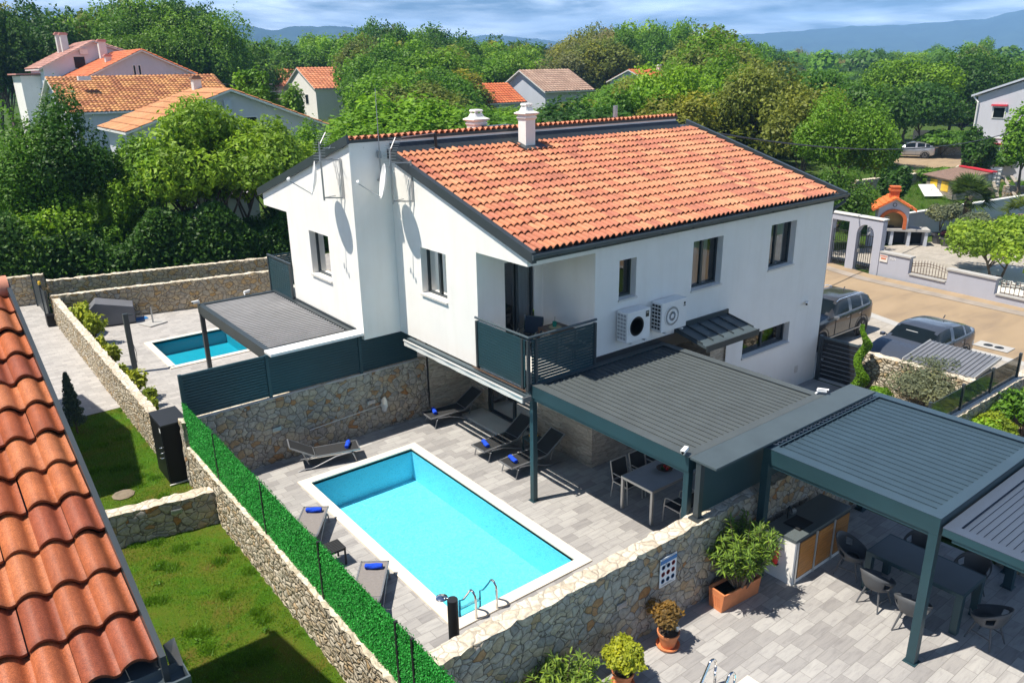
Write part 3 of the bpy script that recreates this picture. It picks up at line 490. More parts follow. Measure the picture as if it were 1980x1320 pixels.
sheet('patio_paving', -5.2, 4.98, -12, -4.3, 0.0, 'paving', HO)
sheet('side_paving', 5.1, 9.2, -12, -7.0, 0.0, 'paving')
sheet('path_paving', -8.9, -5.45, 10.8, 24.5, -.01, 'paving2')
sheet('lawn', -16, -5.3, -9, 10.8, -.02, 'lawn')

sheet('parking_pavement', 4, 14.3, 20.5, 21.5, -.03, 'drive')
def poly_sheet(name, pts, z, mat): return tag(MB().quad(*[(x,y,z) for x,y in pts]).build(name, mat), kind='structure')
poly_sheet('driveway', [(10.45,-4.6),(16.05,-4.6),(16.4,-1.5),(17.72,2.5),(18.3,7),(10.45,7)], .006, 'drive')
poly_sheet('road', [(15.9,-14), (21.3,-14), (22.75,5), (24.2,9.5), (30,40), (22,40), (17.6,9), (16.9,2.5), (15.9,-3.0)], .0, 'road')
poly_sheet('worn_strip', [(20.2,-14),(20.75,-14),(22.1,4.8),(23.3,9),(22.75,9),(21.55,4.8)], .012, 'wornroad')
poly_sheet('gutter_strip', [(15.62,-14), (15.95,-14), (16.35,-1.5), (17.65,2.5), (18.4,9), (18.05,9), (17.3,2.6), (15.95,-1.5)], .012, 'curbgrey')
poly_sheet('courtyard_paving', [(21.6,-12), (33,-12), (33,5.5), (24.3,9)], .0, 'drive')
poly_sheet('dirt_track', [(50,14), (62,11), (90,30), (76,36)], -.045, 'road')
tag(MB().quad((900,-4000,-.05), (5900,-4000,-.05), (5900,600,-.05), (1500,900,-.05)).build('sea', 'sea'), kind='structure')

def hill(name, pts, r0, r1, r2):
    """pts: (azimuth deg, ridge elevation angle rad*1000 seen from about here) -> terrain ridge with spurs"""
    g = np.random.default_rng(len(pts)*7); pts = sorted(pts); az = np.array([p[0] for p in pts]); el = np.array([p[1] for p in pts])
    a = np.linspace(az[0], az[-1], 260); e = np.interp(a, az, el)
    ph = g.uniform(0, 6.28, 12); V = []; n = 26
    rough = sum(np.sin(a*(3+2.3*i)+ph[i])/(1.5+i) for i in range(8))
    for j in range(n):
        t = j/(n-1)
        if t < .72: rr = r0+(r1-r0)*t/.72; h = (t/.72)**.9
        else: rr = r1+(r2-r1)*(t-.72)/.28; h = 1-((t-.72)/.28)**1.4*.9
        wob = sum(np.sin(a*(1.3+1.1*i)+ph[i]+t*(7+3*i)*(1 if i % 2 else -1))/(1.5+i) for i in range(9))*.055*math.sin(math.pi*min(1, t/.74)) if t < .74 else 0
        z = .93*r1*e/1000*(h+wob) + (rough*r1*.0005 if .55 < t < .9 else 0) + 8.4*h-1
        V.append(np.stack([-9+rr*np.cos(np.radians(a)), -11+rr*np.sin(np.radians(a)), z+0*a], 1))
    V = np.concatenate(V); m = len(a)
    F = np.array([(j*m+i, j*m+i+1, (j+1)*m+i+1, (j+1)*m+i) for j in range(n-1) for i in range(m-1)])
    tag(arr_mesh(name, V, F, 'hill', smooth=True), kind='structure')
hill('coastal_hill', [(95,4), (86,30), (81,61), (78.5,63), (76,60), (72.4,60), (69.6,57), (67.9,49), (66.8,54), (63.3,54), (60.8,49), (58.6,45), (56.7,36), (54,18), (52,4)], 2300, 3300, 4200)
hill('low_hill', [(62,2), (58,34), (56.7,36), (53.4,42), (50.4,36), (48.5,32), (44,26), (40,18), (34,10), (28,3)], 3000, 3900, 4600)
hill('mountain', [(54,6), (48.5,33), (45,34), (37,35), (34,37), (30,41), (27,41), (22.7,44), (21.3,50), (20,54), (19,57), (14,74), (6,66), (-2,30)], 3200, 4600, 5600)

# ---------------------------------------------------------------- stone walls
def wall_mesh(x0, x1, y0, y1, z0, z1, seed=0, st=.10, amp=.013, mats=None, top='stone_top'):
    g = np.random.default_rng(seed); bm = bmesh.new()
    nx, ny, nz = [max(1, int(round(abs(d)/st))) for d in (x1-x0, y1-y0, z1-z0)]
    key = {}
    def P(i, j, k):
        if (i,j,k) not in key:
            x = x0+(x1-x0)*i/nx; y = y0+(y1-y0)*j/ny; z = z0+(z1-z0)*k/nz; d = g.normal(0, amp, 3)
            if k == 0: d[2] = 0
            if k == nz: d *= .9
            key[(i,j,k)] = bm.verts.new((x+d[0], y+d[1], z+d[2]))
        return key[(i,j,k)]
    def F(*v, m=0): f = bm.faces.new(v); f.material_index = m; f.smooth = True
    for i in range(nx):
        for k in range(nz):
            F(P(i,0,k), P(i+1,0,k), P(i+1,0,k+1), P(i,0,k+1)); F(P(i+1,ny,k), P(i,ny,k), P(i,ny,k+1), P(i+1,ny,k+1))
        for j in range(ny): F(P(i,j,nz), P(i+1,j,nz), P(i+1,j+1,nz), P(i,j+1,nz), m=1)
    for j in range(ny):
        for k in range(nz):
            F(P(0,j+1,k), P(0,j,k), P(0,j,k+1), P(0,j+1,k+1)); F(P(nx,j,k), P(nx,j+1,k), P(nx,j+1,k+1), P(nx,j,k+1))
    me = bpy.data.meshes.new('wall'); bm.to_mesh(me); bm.free(); me.shade_smooth(); me.set_sharp_from_angle(angle=R(60))
    return me
def stone_wall(label, x0, x1, y0, y1, z1, mat='stone', seed=0, z0=-.06, loc=(0,0,0), rotz=0, cap=.0):
    me = wall_mesh(x0, x1, y0, y1, z0, z1, seed); me.materials.append(M[mat]); me.materials.append(M['stone_top'])
    o = bpy.data.objects.new('stone_wall', me); COL.objects.link(o); o.location = loc; o.rotation_euler.z = rotz
    return tag(o, label, 'wall')
W1 = stone_wall('rubble stone wall between the big pool and the patio with clay pots, blue sign on it', -5.05, 6.3, -4.34, -4.05, 1.55, seed=1)
W2 = stone_wall('pale stone wall under the green plastic hedge, beside the lawn', -5.33, -5.05, -4.34, 5.0, 1.0, 'stone_sand', seed=2)
W3 = stone_wall('rubble stone wall behind the pool, under the slatted screen', -5.33, 0.68, 5.0, 5.28, 1.55, seed=3)
W4 = stone_wall('long sandy stone wall between the paved path and the neighbouring pool terrace', -5.5, -5.28, 6.5, 20.1, 1.02, 'stone_sand', seed=4)
W5 = stone_wall('stone wall at the back of the neighbouring pool terrace', 0, 8.2, -.13, .13, 1.1, 'stone_warm', seed=5, loc=(-5.5,20.25,0), rotz=R(-13))
W6 = stone_wall('farthest stone wall, just below the dark hedge', 0, 9.6, -.13, .13, 1.1, 'stone_warm', seed=6, loc=(-5.25,22.85,0), rotz=R(-14))
W7 = stone_wall('short stone wall with a pillar end at the far end of the paved path', 0, 3.2, -.14, .14, 1.15, 'stone_warm', seed=7, loc=(-8.3,24.6,0), rotz=R(-12))
W8 = stone_wall('low stone wall crossing the lawn below the black cabinet', 0, 4.2, -.15, .15, .68, seed=8, loc=(-5.3,3.45,0), rotz=R(170))
W9 = stone_wall('stone garden wall in front of the dark parked hatchback', 10.85, 11.1, -4.4, -1.15, 1.0, 'stone_sand', seed=9)
W10 = stone_wall('stone wall in shade below the dark glass screen, beyond the pergolas', 7.2, 12.9, -4.65, -4.4, 1.0, seed=10)
W11 = stone_wall('sunlit stone wall at the right edge, behind the garden plants', 12.9, 13.2, -8.5, -4.4, 1.0, 'stone_sand', seed=11)
W12 = stone_wall('low stone edging beside the shaded dining table', 4.98, 5.15, -12, -7.0, .12, seed=12)

def bricklight(pos, rotz, where, w_=.2, n='wall_light'):
    t = thing(n, 'small grey recessed light plate '+where, 'wall light', pos, rotz)
    MB().box(-w_/2, w_/2, -.035, 0, -.045, .045).build('frame', 'galv', t, bevel=.006)
    MB().box(-w_/2+.02, w_/2-.02, -.042, -.036, -.028, .028).build('louvre', 'alu', t)
bricklight((-1.80,-4.355,.885), 0, 'in the front stone wall left of the blue sign')
bricklight((-3.36,4.975,.83), 0, 'in the back stone wall behind the folded lounger')
bricklight((-.96,4.975,.82), 0, 'in the back stone wall beside the fishing net')
bricklight((-6.05,3.435,.47), R(-10), 'in the low lawn wall by the black cabinet')
bricklight((-4.3,19.84,.62), R(-13), 'behind the neighbouring pool near the grey box')
bricklight((-2.2,21.95,.62), R(-14), 'in the farthest wall, right of its middle')
bricklight((-4.5,22.5,.62), R(-14), 'in the farthest wall, at its left end')

# ---------------------------------------------------------------- pools
def pool(label, rect, co, liner, wat, depth, zw=-.05):
    x0, x1, y0, y1 = rect; t = thing('swimming_pool', label, 'pool', ((x0+x1)/2, (y0+y1)/2, 0)); cx, cy = (x0+x1)/2, (y0+y1)/2
    a, b, c, d = x0-cx, x1-cx, y0-cy, y1-cy; e = .012
    mb = MB(); D = -depth
    mb.quad((a,c,D), (b,c,D), (b,d,D), (a,d,D)); mb.quad((a,c,D), (a,d,D), (a,d,.0), (a,c,.0)); mb.quad((b,d,D), (b,c,D), (b,c,0), (b,d,0))
    mb.quad((a,d,D), (b,d,D), (b,d,0), (a,d,0)); mb.quad((b,c,D), (a,c,D), (a,c,0), (b,c,0))
    mb.build('basin', liner, t)
    MB().quad((a,c,zw), (b,c,zw), (b,d,zw), (a,d,zw)).build('water', wat, t)
    cp = MB(); o = co
    cp.box(a-o, b+o, c-o, c-e*0, -.05, .03); cp.box(a-o, b+o, d, d+o, -.05, .03); cp.box(a-o, a, c, d, -.05, .03); cp.box(b, b+o, c, d, -.05, .03)
    bmo = cp.build('coping', 'coping', t)
    return t
pool('turquoise swimming pool with cream coping in the middle of the terrace', POOL, .22, 'liner', 'water', .78)
pool('teal pool of the neighbouring terrace, partly behind the pale louvred pergola', POOLN, .2, 'liner_nb', 'water_nb', .5)
pool('pool of the front patio, only its white corner at the bottom edge', POOL3, .26, 'liner', 'water', .8)

def ladder(label, loc, rotz, h=.52, gap=.42, reach=.48):
    t = thing('pool_ladder', label, 'ladder', loc, rotz)
    for s in (0, 1):
        x = s*gap; pts = [(x,0,-.02), (x,0,h*.62)]
        for k in range(9):
            a = math.pi*k/8*.82; pts.append((x, .1-.1*math.cos(a), h*.62+.16*math.sin(a)))
        pts += [(x, reach*.75, h*.32), (x, reach, h*.12), (x, reach+.01, -.35)]
        MB().tube(pts, .021, 10).build('rail', 'chrome', t, smooth=True)
    for z in (-.12, -.3): MB().box(0, gap, reach-.02, reach+.04, z, z+.02).build('step', 'chrome', t)
ladder('steel ladder rails at the near end of the turquoise pool', (-3.05,-2.36,.03), 0)
ladder('steel ladder rails at the bottom edge, by the white pool corner', (-1.20,-6.02,.03), R(90), .5, .33, .45)

t = thing('outdoor_shower', 'black column shower with a steel head at the near end of the pool', 'shower', (-4.22,-3.52,0))
MB().tube([(0,0,0), (0,0,1.66)], .075, 24).build('column', 'black', t, smooth='auto')
MB().tube([(0,0,1.6), (-.03,.05,1.655), (-.07,.15,1.64)], .014, 8).build('arm', 'chrome', t, smooth=True)
MB().lathe([(0,.03), (.05,.03), (.085,.01), (.085,0), (0,-.004)], 20, (-.07,.16,1.62)).build('shower_head', 'chrome', t, smooth='auto')

# ================================================================ WINDOWS
def window(par, axis, u0, u1, v0, v1, d, depth=.16, mull=(.5,), curtain=(0,1), side=1, name='window', sill=.04, flat=False):
    """axis 'x': lies in plane x=d, u=y, outside is -x;  axis 'y': plane y=d, u=x, outside is -y."""
    def P(u, w_, v): return (d+w_, u, v) if axis == 'x' else (u, d+w_, v)
    def bx(mb, a, b, w0, w1, c, e):
        if axis == 'x': mb.box(d+w0, d+w1, a, b, c, e)
        else: mb.box(a, b, d+w0, d+w1, c, e)
    f = MB(); fw = .045; a, b = u0+.002, u1-.002; c, e = v0+.002, v1-.002; q = depth
    bx(f, a, a+fw, q, q+.06, c, e); bx(f, b-fw, b, q, q+.06, c, e); bx(f, a+fw, b-fw, q, q+.06, c, c+fw); bx(f, a+fw, b-fw, q, q+.06, e-fw, e)
    for m in mull:
        x = a+(b-a)*m; bx(f, x-.035, x+.035, q-.005, q+.055, c+fw, e-fw)
    # sash beads
    W = f.build(name, 'anthra', par)
    ed = [a+fw]+[a+(b-a)*m for m in mull]+[b-fw]
    for i in range(len(ed)-1):
        g = MB(); x0 = ed[i]+(.035 if i else 0); x1 = ed[i+1]-(.035 if i < len(ed)-2 else 0)
        g.quad(P(x0, q+.03, c+fw), P(x1, q+.03, c+fw), P(x1, q+.03, e-fw), P(x0, q+.03, e-fw)); g.build('pane', 'glass', W)
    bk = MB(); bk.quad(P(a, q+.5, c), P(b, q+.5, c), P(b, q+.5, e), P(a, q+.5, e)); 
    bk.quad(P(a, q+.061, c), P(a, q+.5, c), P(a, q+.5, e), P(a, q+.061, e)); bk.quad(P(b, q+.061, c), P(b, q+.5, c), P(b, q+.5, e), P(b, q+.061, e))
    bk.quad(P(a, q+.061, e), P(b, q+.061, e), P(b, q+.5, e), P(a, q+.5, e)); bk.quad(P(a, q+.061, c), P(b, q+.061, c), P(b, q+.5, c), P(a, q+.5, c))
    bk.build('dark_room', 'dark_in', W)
    if curtain:
        n = 48; mb = MB(); ua = a+(b-a)*curtain[0]; ub = a+(b-a)*curtain[1]
        for i in range(n):
            x0 = ua+(ub-ua)*i/n; x1 = ua+(ub-ua)*(i+1)/n; w0 = q+.13+.018*math.sin(i*1.7); w1 = q+.13+.018*math.sin((i+1)*1.7)
            mb.quad(P(x0, w0, c+.02), P(x1, w1, c+.02), P(x1, w1, e), P(x0, w0, e))
        mb.build('curtain', 'curtain', W)
    if sill:
        s = MB(); bx(s, u0-.02, u1+.02, -.045, q, v0-.045, v0-.003); s.build('sill', 'sill', W)
    return W
def wall_holes(mb, axis, u0, u1, v0, v1, d, th, holes):
    us = sorted({u0, u1, *[h[0] for h in holes], *[h[1] for h in holes]}); vs = sorted({v0, v1, *[h[2] for h in holes], *[h[3] for h in holes]})
    def P(u, w_, v): return (d+w_, u, v) if axis == 'x' else (u, d+w_, v)
    for i in range(len(us)-1):
        for j in range(len(vs)-1):
            cu, cv = (us[i]+us[i+1])/2, (vs[j]+vs[j+1])/2
            if any(h[0] < cu < h[1] and h[2] < cv < h[3] for h in holes): continue
            mb.quad(P(us[i],0,vs[j]), P(us[i+1],0,vs[j]), P(us[i+1],0,vs[j+1]), P(us[i],0,vs[j+1]))
    for a, b, c, e in holes:
        mb.quad(P(a,0,c), P(a,th,c), P(a,th,e), P(a,0,e)); mb.quad(P(b,0,c), P(b,th,c), P(b,th,e), P(b,0,e))
        mb.quad(P(a,0,e), P(b,0,e), P(b,th,e), P(a,th,e)); mb.quad(P(a,0,c), P(b,0,c), P(b,th,c), P(a,th,c))

PAL = np.array([(.60,.25,.125), (.62,.285,.145), (.53,.205,.11), (.63,.30,.155), (.47,.175,.105), (.51,.195,.11), (.59,.25,.13)])*np.array([.82,.76,.74])
def tile_roof(name, O, U, V, nu, nv, pitch, course, mat='tiles', par=None, seg=8, rh=.058, pal=PAL, seed=3, lift=.042, top_lip=False, clip=None):
    """O eave corner, U unit along the eave, V unit up the slope; rows of half-round pantiles laid as overlapping patches"""
    O = np.array(O, float); U = np.array(U, float); V = np.array(V, float); Nn = np.cross(U, V); Nn *= np.sign(Nn[2])
    g = np.random.default_rng(seed); t = np.linspace(0, 1, seg+1)
    roll = np.where(t < .76, np.sin(np.pi*np.minimum(t,.76)/.76)**.75*rh, -.12*rh*np.sin(np.pi*(t-.76)/.24)); roll = np.nan_to_num(roll)
    vs, fs, cs = [], [], []; base = 0
    sub = [0, .12, .5, 1.04]
    for j in range(nv):
        for i in range(nu):
            if clip and not clip((i+.5)*pitch, (j+.5)*course): continue
            if (i % 2 == 0): c0 = pal[g.integers(len(pal))]*g.uniform(.92, 1.08)
            c = c0*g.uniform(.96, 1.04); jit = g.normal(0, .0035, 3)
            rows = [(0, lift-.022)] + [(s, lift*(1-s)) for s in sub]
            for s, hgt in rows:
                p = O + U*((i + t)*pitch + jit[0])[:,None] + V*((j+s)*course + jit[1]) + Nn*((roll + hgt + .012 + jit[2])[:,None] if s or hgt > 0 else (roll + hgt + .012)[:,None])
                vs.append(p)
            nr = len(rows); k = seg+1
            for r_ in range(nr-1):
                for q in range(seg): fs.append((base+r_*k+q, base+r_*k+q+1, base+(r_+1)*k+q+1, base+(r_+1)*k+q))
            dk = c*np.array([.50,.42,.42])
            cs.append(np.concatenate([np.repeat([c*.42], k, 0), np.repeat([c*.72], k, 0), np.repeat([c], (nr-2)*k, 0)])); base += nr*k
    vs = np.concatenate(vs); cs = np.concatenate(cs); cs = np.concatenate([cs, np.ones((len(cs),1))], 1)
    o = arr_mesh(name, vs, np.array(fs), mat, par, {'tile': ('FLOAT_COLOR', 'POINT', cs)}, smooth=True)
    o.data.set_sharp_from_angle(angle=R(50))
    return o

# ================================================================ THE HOUSE
HX = 10.43; SL = .2975; ZE = 5.25; YP = 4.95
def zr(y): return ZE + SL*y
H = thing('house', 'white two-storey semi-detached house with a terracotta roof behind the pool', 'house', (0,0,0))
mb = MB()
# front unit, gable wall x=0
gw = (2.80, 3.83, 3.65, 4.72)
wall_holes(mb, 'x', 1.66, YP, 2.44, 4.96, 0, .16, [gw])
mb.quad((0,0,4.96), (0,YP,4.96), (0,YP,zr(YP)-.05), (0,0,5.20))
# eaves wall y=0
ew = [(2.45,2.96,3.85,4.69), (4.79,5.85,3.62,4.75), (7.72,8.80,3.62,4.74), (6.94,8.95,1.45,2.02)]
wall_holes(mb, 'y', 1.76, HX, 2.72, 4.96, 0, .16, ew[:3])
mb.quad((0,0,4.96), (HX,0,4.96), (HX,0,5.20), (0,0,5.20))
wall_holes(mb, 'y', 6.27, HX, 0, 2.72, 0, .16, ew[3:])
# right gable
mb.quad((HX,0,0), (HX,YP,0), (HX,YP,zr(YP)-.05), (HX,0,5.20))
# balcony recess
mb.quad((0,1.66,2.6), (.72,1.66,2.6), (.72,1.66,4.96), (0,1.66,4.96)); mb.quad((.72,1.66,4.62), (1.52,1.66,4.62), (1.52,1.66,4.96), (.72,1.66,4.96)); mb.quad((1.52,1.66,2.6), (1.76,1.66,2.6), (1.76,1.66,4.96), (1.52,1.66,4.96))
mb.quad((1.76,0,2.6), (1.76,1.66,2.6), (1.76,1.66,4.96), (1.76,0,4.96)); mb.quad((0,0,4.96), (1.76,0,4.96), (1.76,1.66,4.96), (0,1.66,4.96))
# underside of the upper floor
mb.quad((0,1.66,2.44), (0,YP,2.44), (2.1,YP,2.44), (2.1,1.66,2.44)); mb.quad((1.76,0,2.44), (HX,0,2.44), (HX,.2,2.44), (1.76,.2,2.44))
# back unit: projects 1 m towards the pools
w2 = (6.45, 7.56, 3.58, 4.70)
wall_holes(mb, 'x', YP, 8.88, 2.44, 4.99, -1, .16, [w2])
mb.quad((-1,YP,4.99), (-1,10.45,4.99), (-1,10.45,5.38), (-1,YP,7.02))
mb.quad((-1,YP,2.44), (0,YP,2.44), (0,YP,7.02), (-1,YP,7.02)); mb.quad((0,YP,zr(YP)-.2), (9.75,YP,zr(YP)-.2), (9.75,YP,7.02), (0,YP,7.02))
mb.quad((9.75,YP,2.44), (9.75,10.45,2.44), (9.75,10.45,5.38), (9.75,YP,7.02))
mb.quad((-1,8.88,2.44), (1.0,8.88,2.44), (1.0,8.88,4.99), (-1,8.88,4.99)); mb.quad((1.0,8.88,2.44), (1.0,10.45,2.44), (1.0,10.45,4.99), (1.0,8.88,4.99))
mb.quad((-1,8.88,4.99), (1.0,8.88,4.99), (1.0,10.45,4.99), (-1,10.45,4.99)); mb.quad((-1,10.45,4.99), (9.75,10.45,4.99), (9.75,10.45,5.38), (-1,10.45,5.38)); mb.quad((1.0,10.45,0), (9.75,10.45,0), (9.75,10.45,4.99), (1.0,10.45,4.99))
mb.quad((-1,YP,2.44), (-1,8.88,2.44), (.9,8.88,2.44), (.9,YP,2.44))
mb.quad((.9,5.35,0), (.9,10.45,0), (.9,10.45,2.44), (.9,5.35,2.44)); mb.quad((HX,YP,0), (HX,10.45,0), (9.75,10.45,0), (9.75,YP,0))
mb.build('wall', 'render', H)
# balcony slab and dark band under the eaves wall
MB().box(.0, 1.76, .0, 1.66, 2.44, 2.6).build('balcony_slab', 'offwhite', H)
MB().box(-1.0, 1.0, 8.88, 10.45, 2.44, 2.6).build('balcony_slab', 'offwhite', H)
MB().box(1.78, 6.25, -.03, .17, 2.42, 2.72).build('flashing_band', 'black', H)
# ground floor in beige stone
f = MB(); f.quad((.69,4.9,0), (1.92,4.9,0), (1.92,4.9,2.44), (.69,4.9,2.44))
f.quad((1.92,4.9,0), (1.92,4.05,0), (1.92,4.05,2.44), (1.92,4.9,2.44)); f.quad((1.92,2.05,0), (1.92,.17,0), (1.92,.17,2.44), (1.92,2.05,2.44)); f.quad((1.92,4.05,2.15), (1.92,2.05,2.15), (1.92,2.05,2.44), (1.92,4.05,2.44))
f.quad((1.92,.17,0), (4.5,.17,0), (4.5,.17,2.44), (1.92,.17,2.44)); f.quad((5.72,.05,0), (6.27,.05,0), (6.27,.05,2.44), (5.72,.05,2.44)); f.quad((5.72,.05,0), (5.72,1.2,0), (5.72,1.2,2.44), (5.72,.05,2.44)); f.quad((4.5,.17,0), (4.5,1.2,0), (4.5,1.2,2.44), (4.5,.17,2.44)); f.quad((6.27,0,0), (6.27,.05,0), (6.27,.05,2.44), (6.27,0,2.44))
f.build('stone_facing', 'facing', H)
MB().quad((4.5,1.2,0), (5.72,1.2,0), (5.72,1.2,2.44), (4.5,1.2,2.44)).build('entrance_door', 'anthra', H)
MB().box(1.28, 1.92, 2.3, 4.35, 0.0, .06).build('door_step', 'sill', H, bevel=.008)
window(H, 'x', 2.05, 4.05, .06, 2.15, 1.92, .06, (.5,), (0,1), name='sliding_door', sill=0)
window(H, 'x', *gw, 0, mull=(.5,), curtain=(0,1)); window(H, 'x', *w2, -1, mull=(), curtain=(0,1))
window(H, 'y', *ew[0], 0, mull=(), curtain=None); window(H, 'y', *ew[1], 0, mull=(.48,), curtain=(0,.8)); window(H, 'y', *ew[2], 0, mull=(.42,), curtain=(0,.9)); window(H, 'y', *ew[3], 0, mull=(.5,), curtain=None)
window(H, 'y', .72, 1.52, 2.6, 4.62, 1.66, .04, (.45,), (.42,1), name='balcony_door', sill=0)
MB().box(9.42, 9.56, -.012, -.002, .42, .62).build('vent_plate', 'sill', H)

# main roof
v = np.array([0, 1, SL]); v = v/np.linalg.norm(v)
deck = MB(); deck.prism([(-.12, zr(-.12)-.04), (YP+.3, zr(YP+.3)-.04), (YP+.3, zr(YP+.3)-.14), (-.12, zr(-.12)-.14)], 'x', -.03, HX+.22)
RF = deck.build('roof', 'anthra', H)
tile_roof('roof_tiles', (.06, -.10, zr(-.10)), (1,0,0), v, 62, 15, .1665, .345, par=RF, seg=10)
for x0, x1 in ((-.06, .055), (HX+.19, HX+.30)):
    vg = MB(); vg.prism([(-.2, zr(-.2)-.13), (YP+(0 if x0 < 1 else .35), zr(YP+(0 if x0 < 1 else .35))-.13), (YP+(0 if x0 < 1 else .35), zr(YP+(0 if x0 < 1 else .35))+.075), (-.2, zr(-.2)+.075)], 'x', x0, x1); vg.build('verge_flashing', 'anthra', RF)
gt = MB(); n = 8
for k in range(n):
    a0 = math.pi + math.pi*k/n; a1 = math.pi + math.pi*(k+1)/n; cy, cz = -.17, ZE-.035; r = .07
    gt.prism([(cy+r*math.cos(a0), cz+r*math.sin(a0)), (cy+r*math.cos(a1), cz+r*math.sin(a1)), (cy+(r+.008)*math.cos(a1), cz+(r+.008)*math.sin(a1)), (cy+(r+.008)*math.cos(a0), cz+(r+.008)*math.sin(a0))], 'x', -.05, HX+.34)
gt.box(-.055, -.05, -.245, -.09, ZE-.12, ZE-.02); gt.box(HX+.34, HX+.345, -.245, -.09, ZE-.12, ZE-.02)
gt.bar((-.05,-.242,ZE-.03), (HX+.34,-.242,ZE-.03), .016)
gt.build('gutter', 'anthra_lt', H)
for k in range(11): MB().box(.6+k*.98, .62+k*.98, -.2, -.002, ZE-.135, ZE-.112).build('gutter_bracket', 'anthra', H)
MB().tube([(HX+.25,-.17,ZE-.1), (HX+.25,-.17,ZE-.22), (HX+.12,.02,ZE-.42), (HX+.07,.08,ZE-.6), (HX+.07,.08,.05)], .04, 10).build('downpipe', 'anthra_lt', H, smooth='auto')
# flashing at the foot of the parapet
fl = MB(); fl.prism([(YP-.20, zr(YP-.20)+.055), (YP-.03, zr(YP)+.20), (YP-.004, zr(YP)+.20), (YP-.004, zr(YP)-.02), (YP-.20, zr(YP-.2)-.02)], 'x', .02, 9.78); fl.build('parapet_flashing', 'anthra', H)
# back roof (slopes away)
v2 = np.array([0, -1, .30]); v2 = v2/np.linalg.norm(v2)
def z2(y): return 7.05 - .30*(y-YP)
MB().prism([(YP-.02, z2(YP-.02)+.0), (10.62, z2(10.62)+.0), (10.62, z2(10.62)-.07), (YP-.02, z2(YP-.02)-.07)], 'x', -1.02, 9.80).build('back_roof', 'anthra', H)
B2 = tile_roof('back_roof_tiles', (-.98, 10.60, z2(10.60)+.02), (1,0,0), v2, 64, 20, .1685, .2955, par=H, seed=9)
MB().prism([(YP-.1, z2(YP-.1)-.10), (10.66, z2(10.66)-.10), (10.66, z2(10.66)+.09), (YP-.05, z2(YP-.05)+.10)], 'x', -1.075, -1.021).build('back_verge', 'anthra', H)
rc = MB()
k = 0; x = -.95
while x < 9.75:
    T = Matrix.Translation((x, YP-.10, 7.10)) @ Matrix.Rotation(R(-90), 4, 'X')
    pts = []
    for q in range(9):
        a = math.pi*q/8; pts.append((.072*math.cos(a), .072*math.sin(a)*.8))
    vs = [];
    for yy, s in ((-.06, 1.06), (.26, .94)):
        for a_, b_ in pts: vs.append((x+a_*s, YP+yy, 7.06+b_*s))
        for a_, b_ in pts[::-1]: vs.append((x+a_*s*.82, YP+yy, 7.06+b_*s*.78))
    m = len(pts)*2; fs = [(i, (i+1)%m, (i+1)%m+m, i+m) for i in range(m)] + [(i, m-1-i, m-2-i, i+1) for i in range(len(pts)-1)]
    rc.add(vs, fs); x += .1685
tag(rc.build('ridge_tiles', 'ridge_red', H))
def chimney(x, y, zb, zt, w_, lab):
    c = MB(); h = w_/2
    c.box(x-h, x+h, y-h, y+h, zb, zt-.34); CH = c.build('chimney', 'render', H)
    cp = MB()
    for z, e in ((zt-.40,.03), (zt-.30,.07)): cp.lathe([(h*1.42, z), (h*1.42+e*1.5, z+.05), (h*1.42+e*1.5, z+.075), (h*1.2, z+.12)], 4, (0,0,0), Matrix.Translation((x,y,0)) @ Matrix.Rotation(R(45), 4, 'Z'))
    cp.lathe([(h*1.25, zt-.19), (h*.95, zt-.10)], 4, (0,0,0), Matrix.Translation((x,y,0)) @ Matrix.Rotation(R(45), 4, 'Z'))
    for a in (-1,1):
        for b in (-1,1): cp.box(x+a*h*.5-.02, x+a*h*.5+.02, y+b*h*.5-.02, y+b*h*.5+.02, zt-.12, zt-.04)
    cp.lathe([(h*1.05, zt-.05), (h*1.05, zt-.03), (h*.9, zt)], 4, (0,0,0), Matrix.Translation((x,y,0)) @ Matrix.Rotation(R(45), 4, 'Z'))
    cp.build('chimney_cap', 'render', CH)
    MB().box(x-h-.12, x+h+.22, y-h-.16, y+h+.02, zb+.02, zb+.16 if False else zb+.05).build('chimney_flashing', 'anthra', CH)
    return CH
c1 = chimney(3.70, 4.55, zr(4.4)-.05, 7.66, .30, '')
MB().prism([(4.20, zr(4.20)+.06), (4.78, zr(4.78)+.06), (4.78, zr(4.78)+.10), (4.20, zr(4.20)+.10)], 'x', 3.40, 4.12).build('chimney_apron', 'anthra', c1)
chimney(2.88, 5.55, 6.75, 7.52, .34, '')
MB().box(2.9, 3.7, YP+.1, 5.36, 7.0, 7.13).build('chimney_upstand', 'anthra', H)
MB().tube([(7.75,5.5,6.9), (7.75,5.5,7.42)], .07, 12).build('vent_pipe', 'galv', H, smooth='auto')

# lean-to canopy over the side door
t = thing('door_canopy', 'dark standing-seam metal canopy over the side door', 'canopy', (0,0,0))
can = MB(); can.prism([(-.02,2.80), (-.92,2.62), (-.92,2.56), (-.02,2.74)], 'x', 4.3, 6.18); cn = can.build('roof_sheet', 'anthra_lt', t)
sm = MB()
for x in (4.31, 4.68, 5.05, 5.42, 5.79, 6.16): sm.prism([(-.05,2.80), (-.80,2.65), (-.80,2.68), (-.05,2.83)], 'x', x-.009, x+.009)
sm.build('seams', 'anthra', t); MB().box(4.28, 6.2, -.045, -.004, 2.72, 2.92).build('upstand', 'anthra', t); MB().box(4.29, 6.19, -.95, -.921, 2.50, 2.64).build('fascia', 'anthra', t)

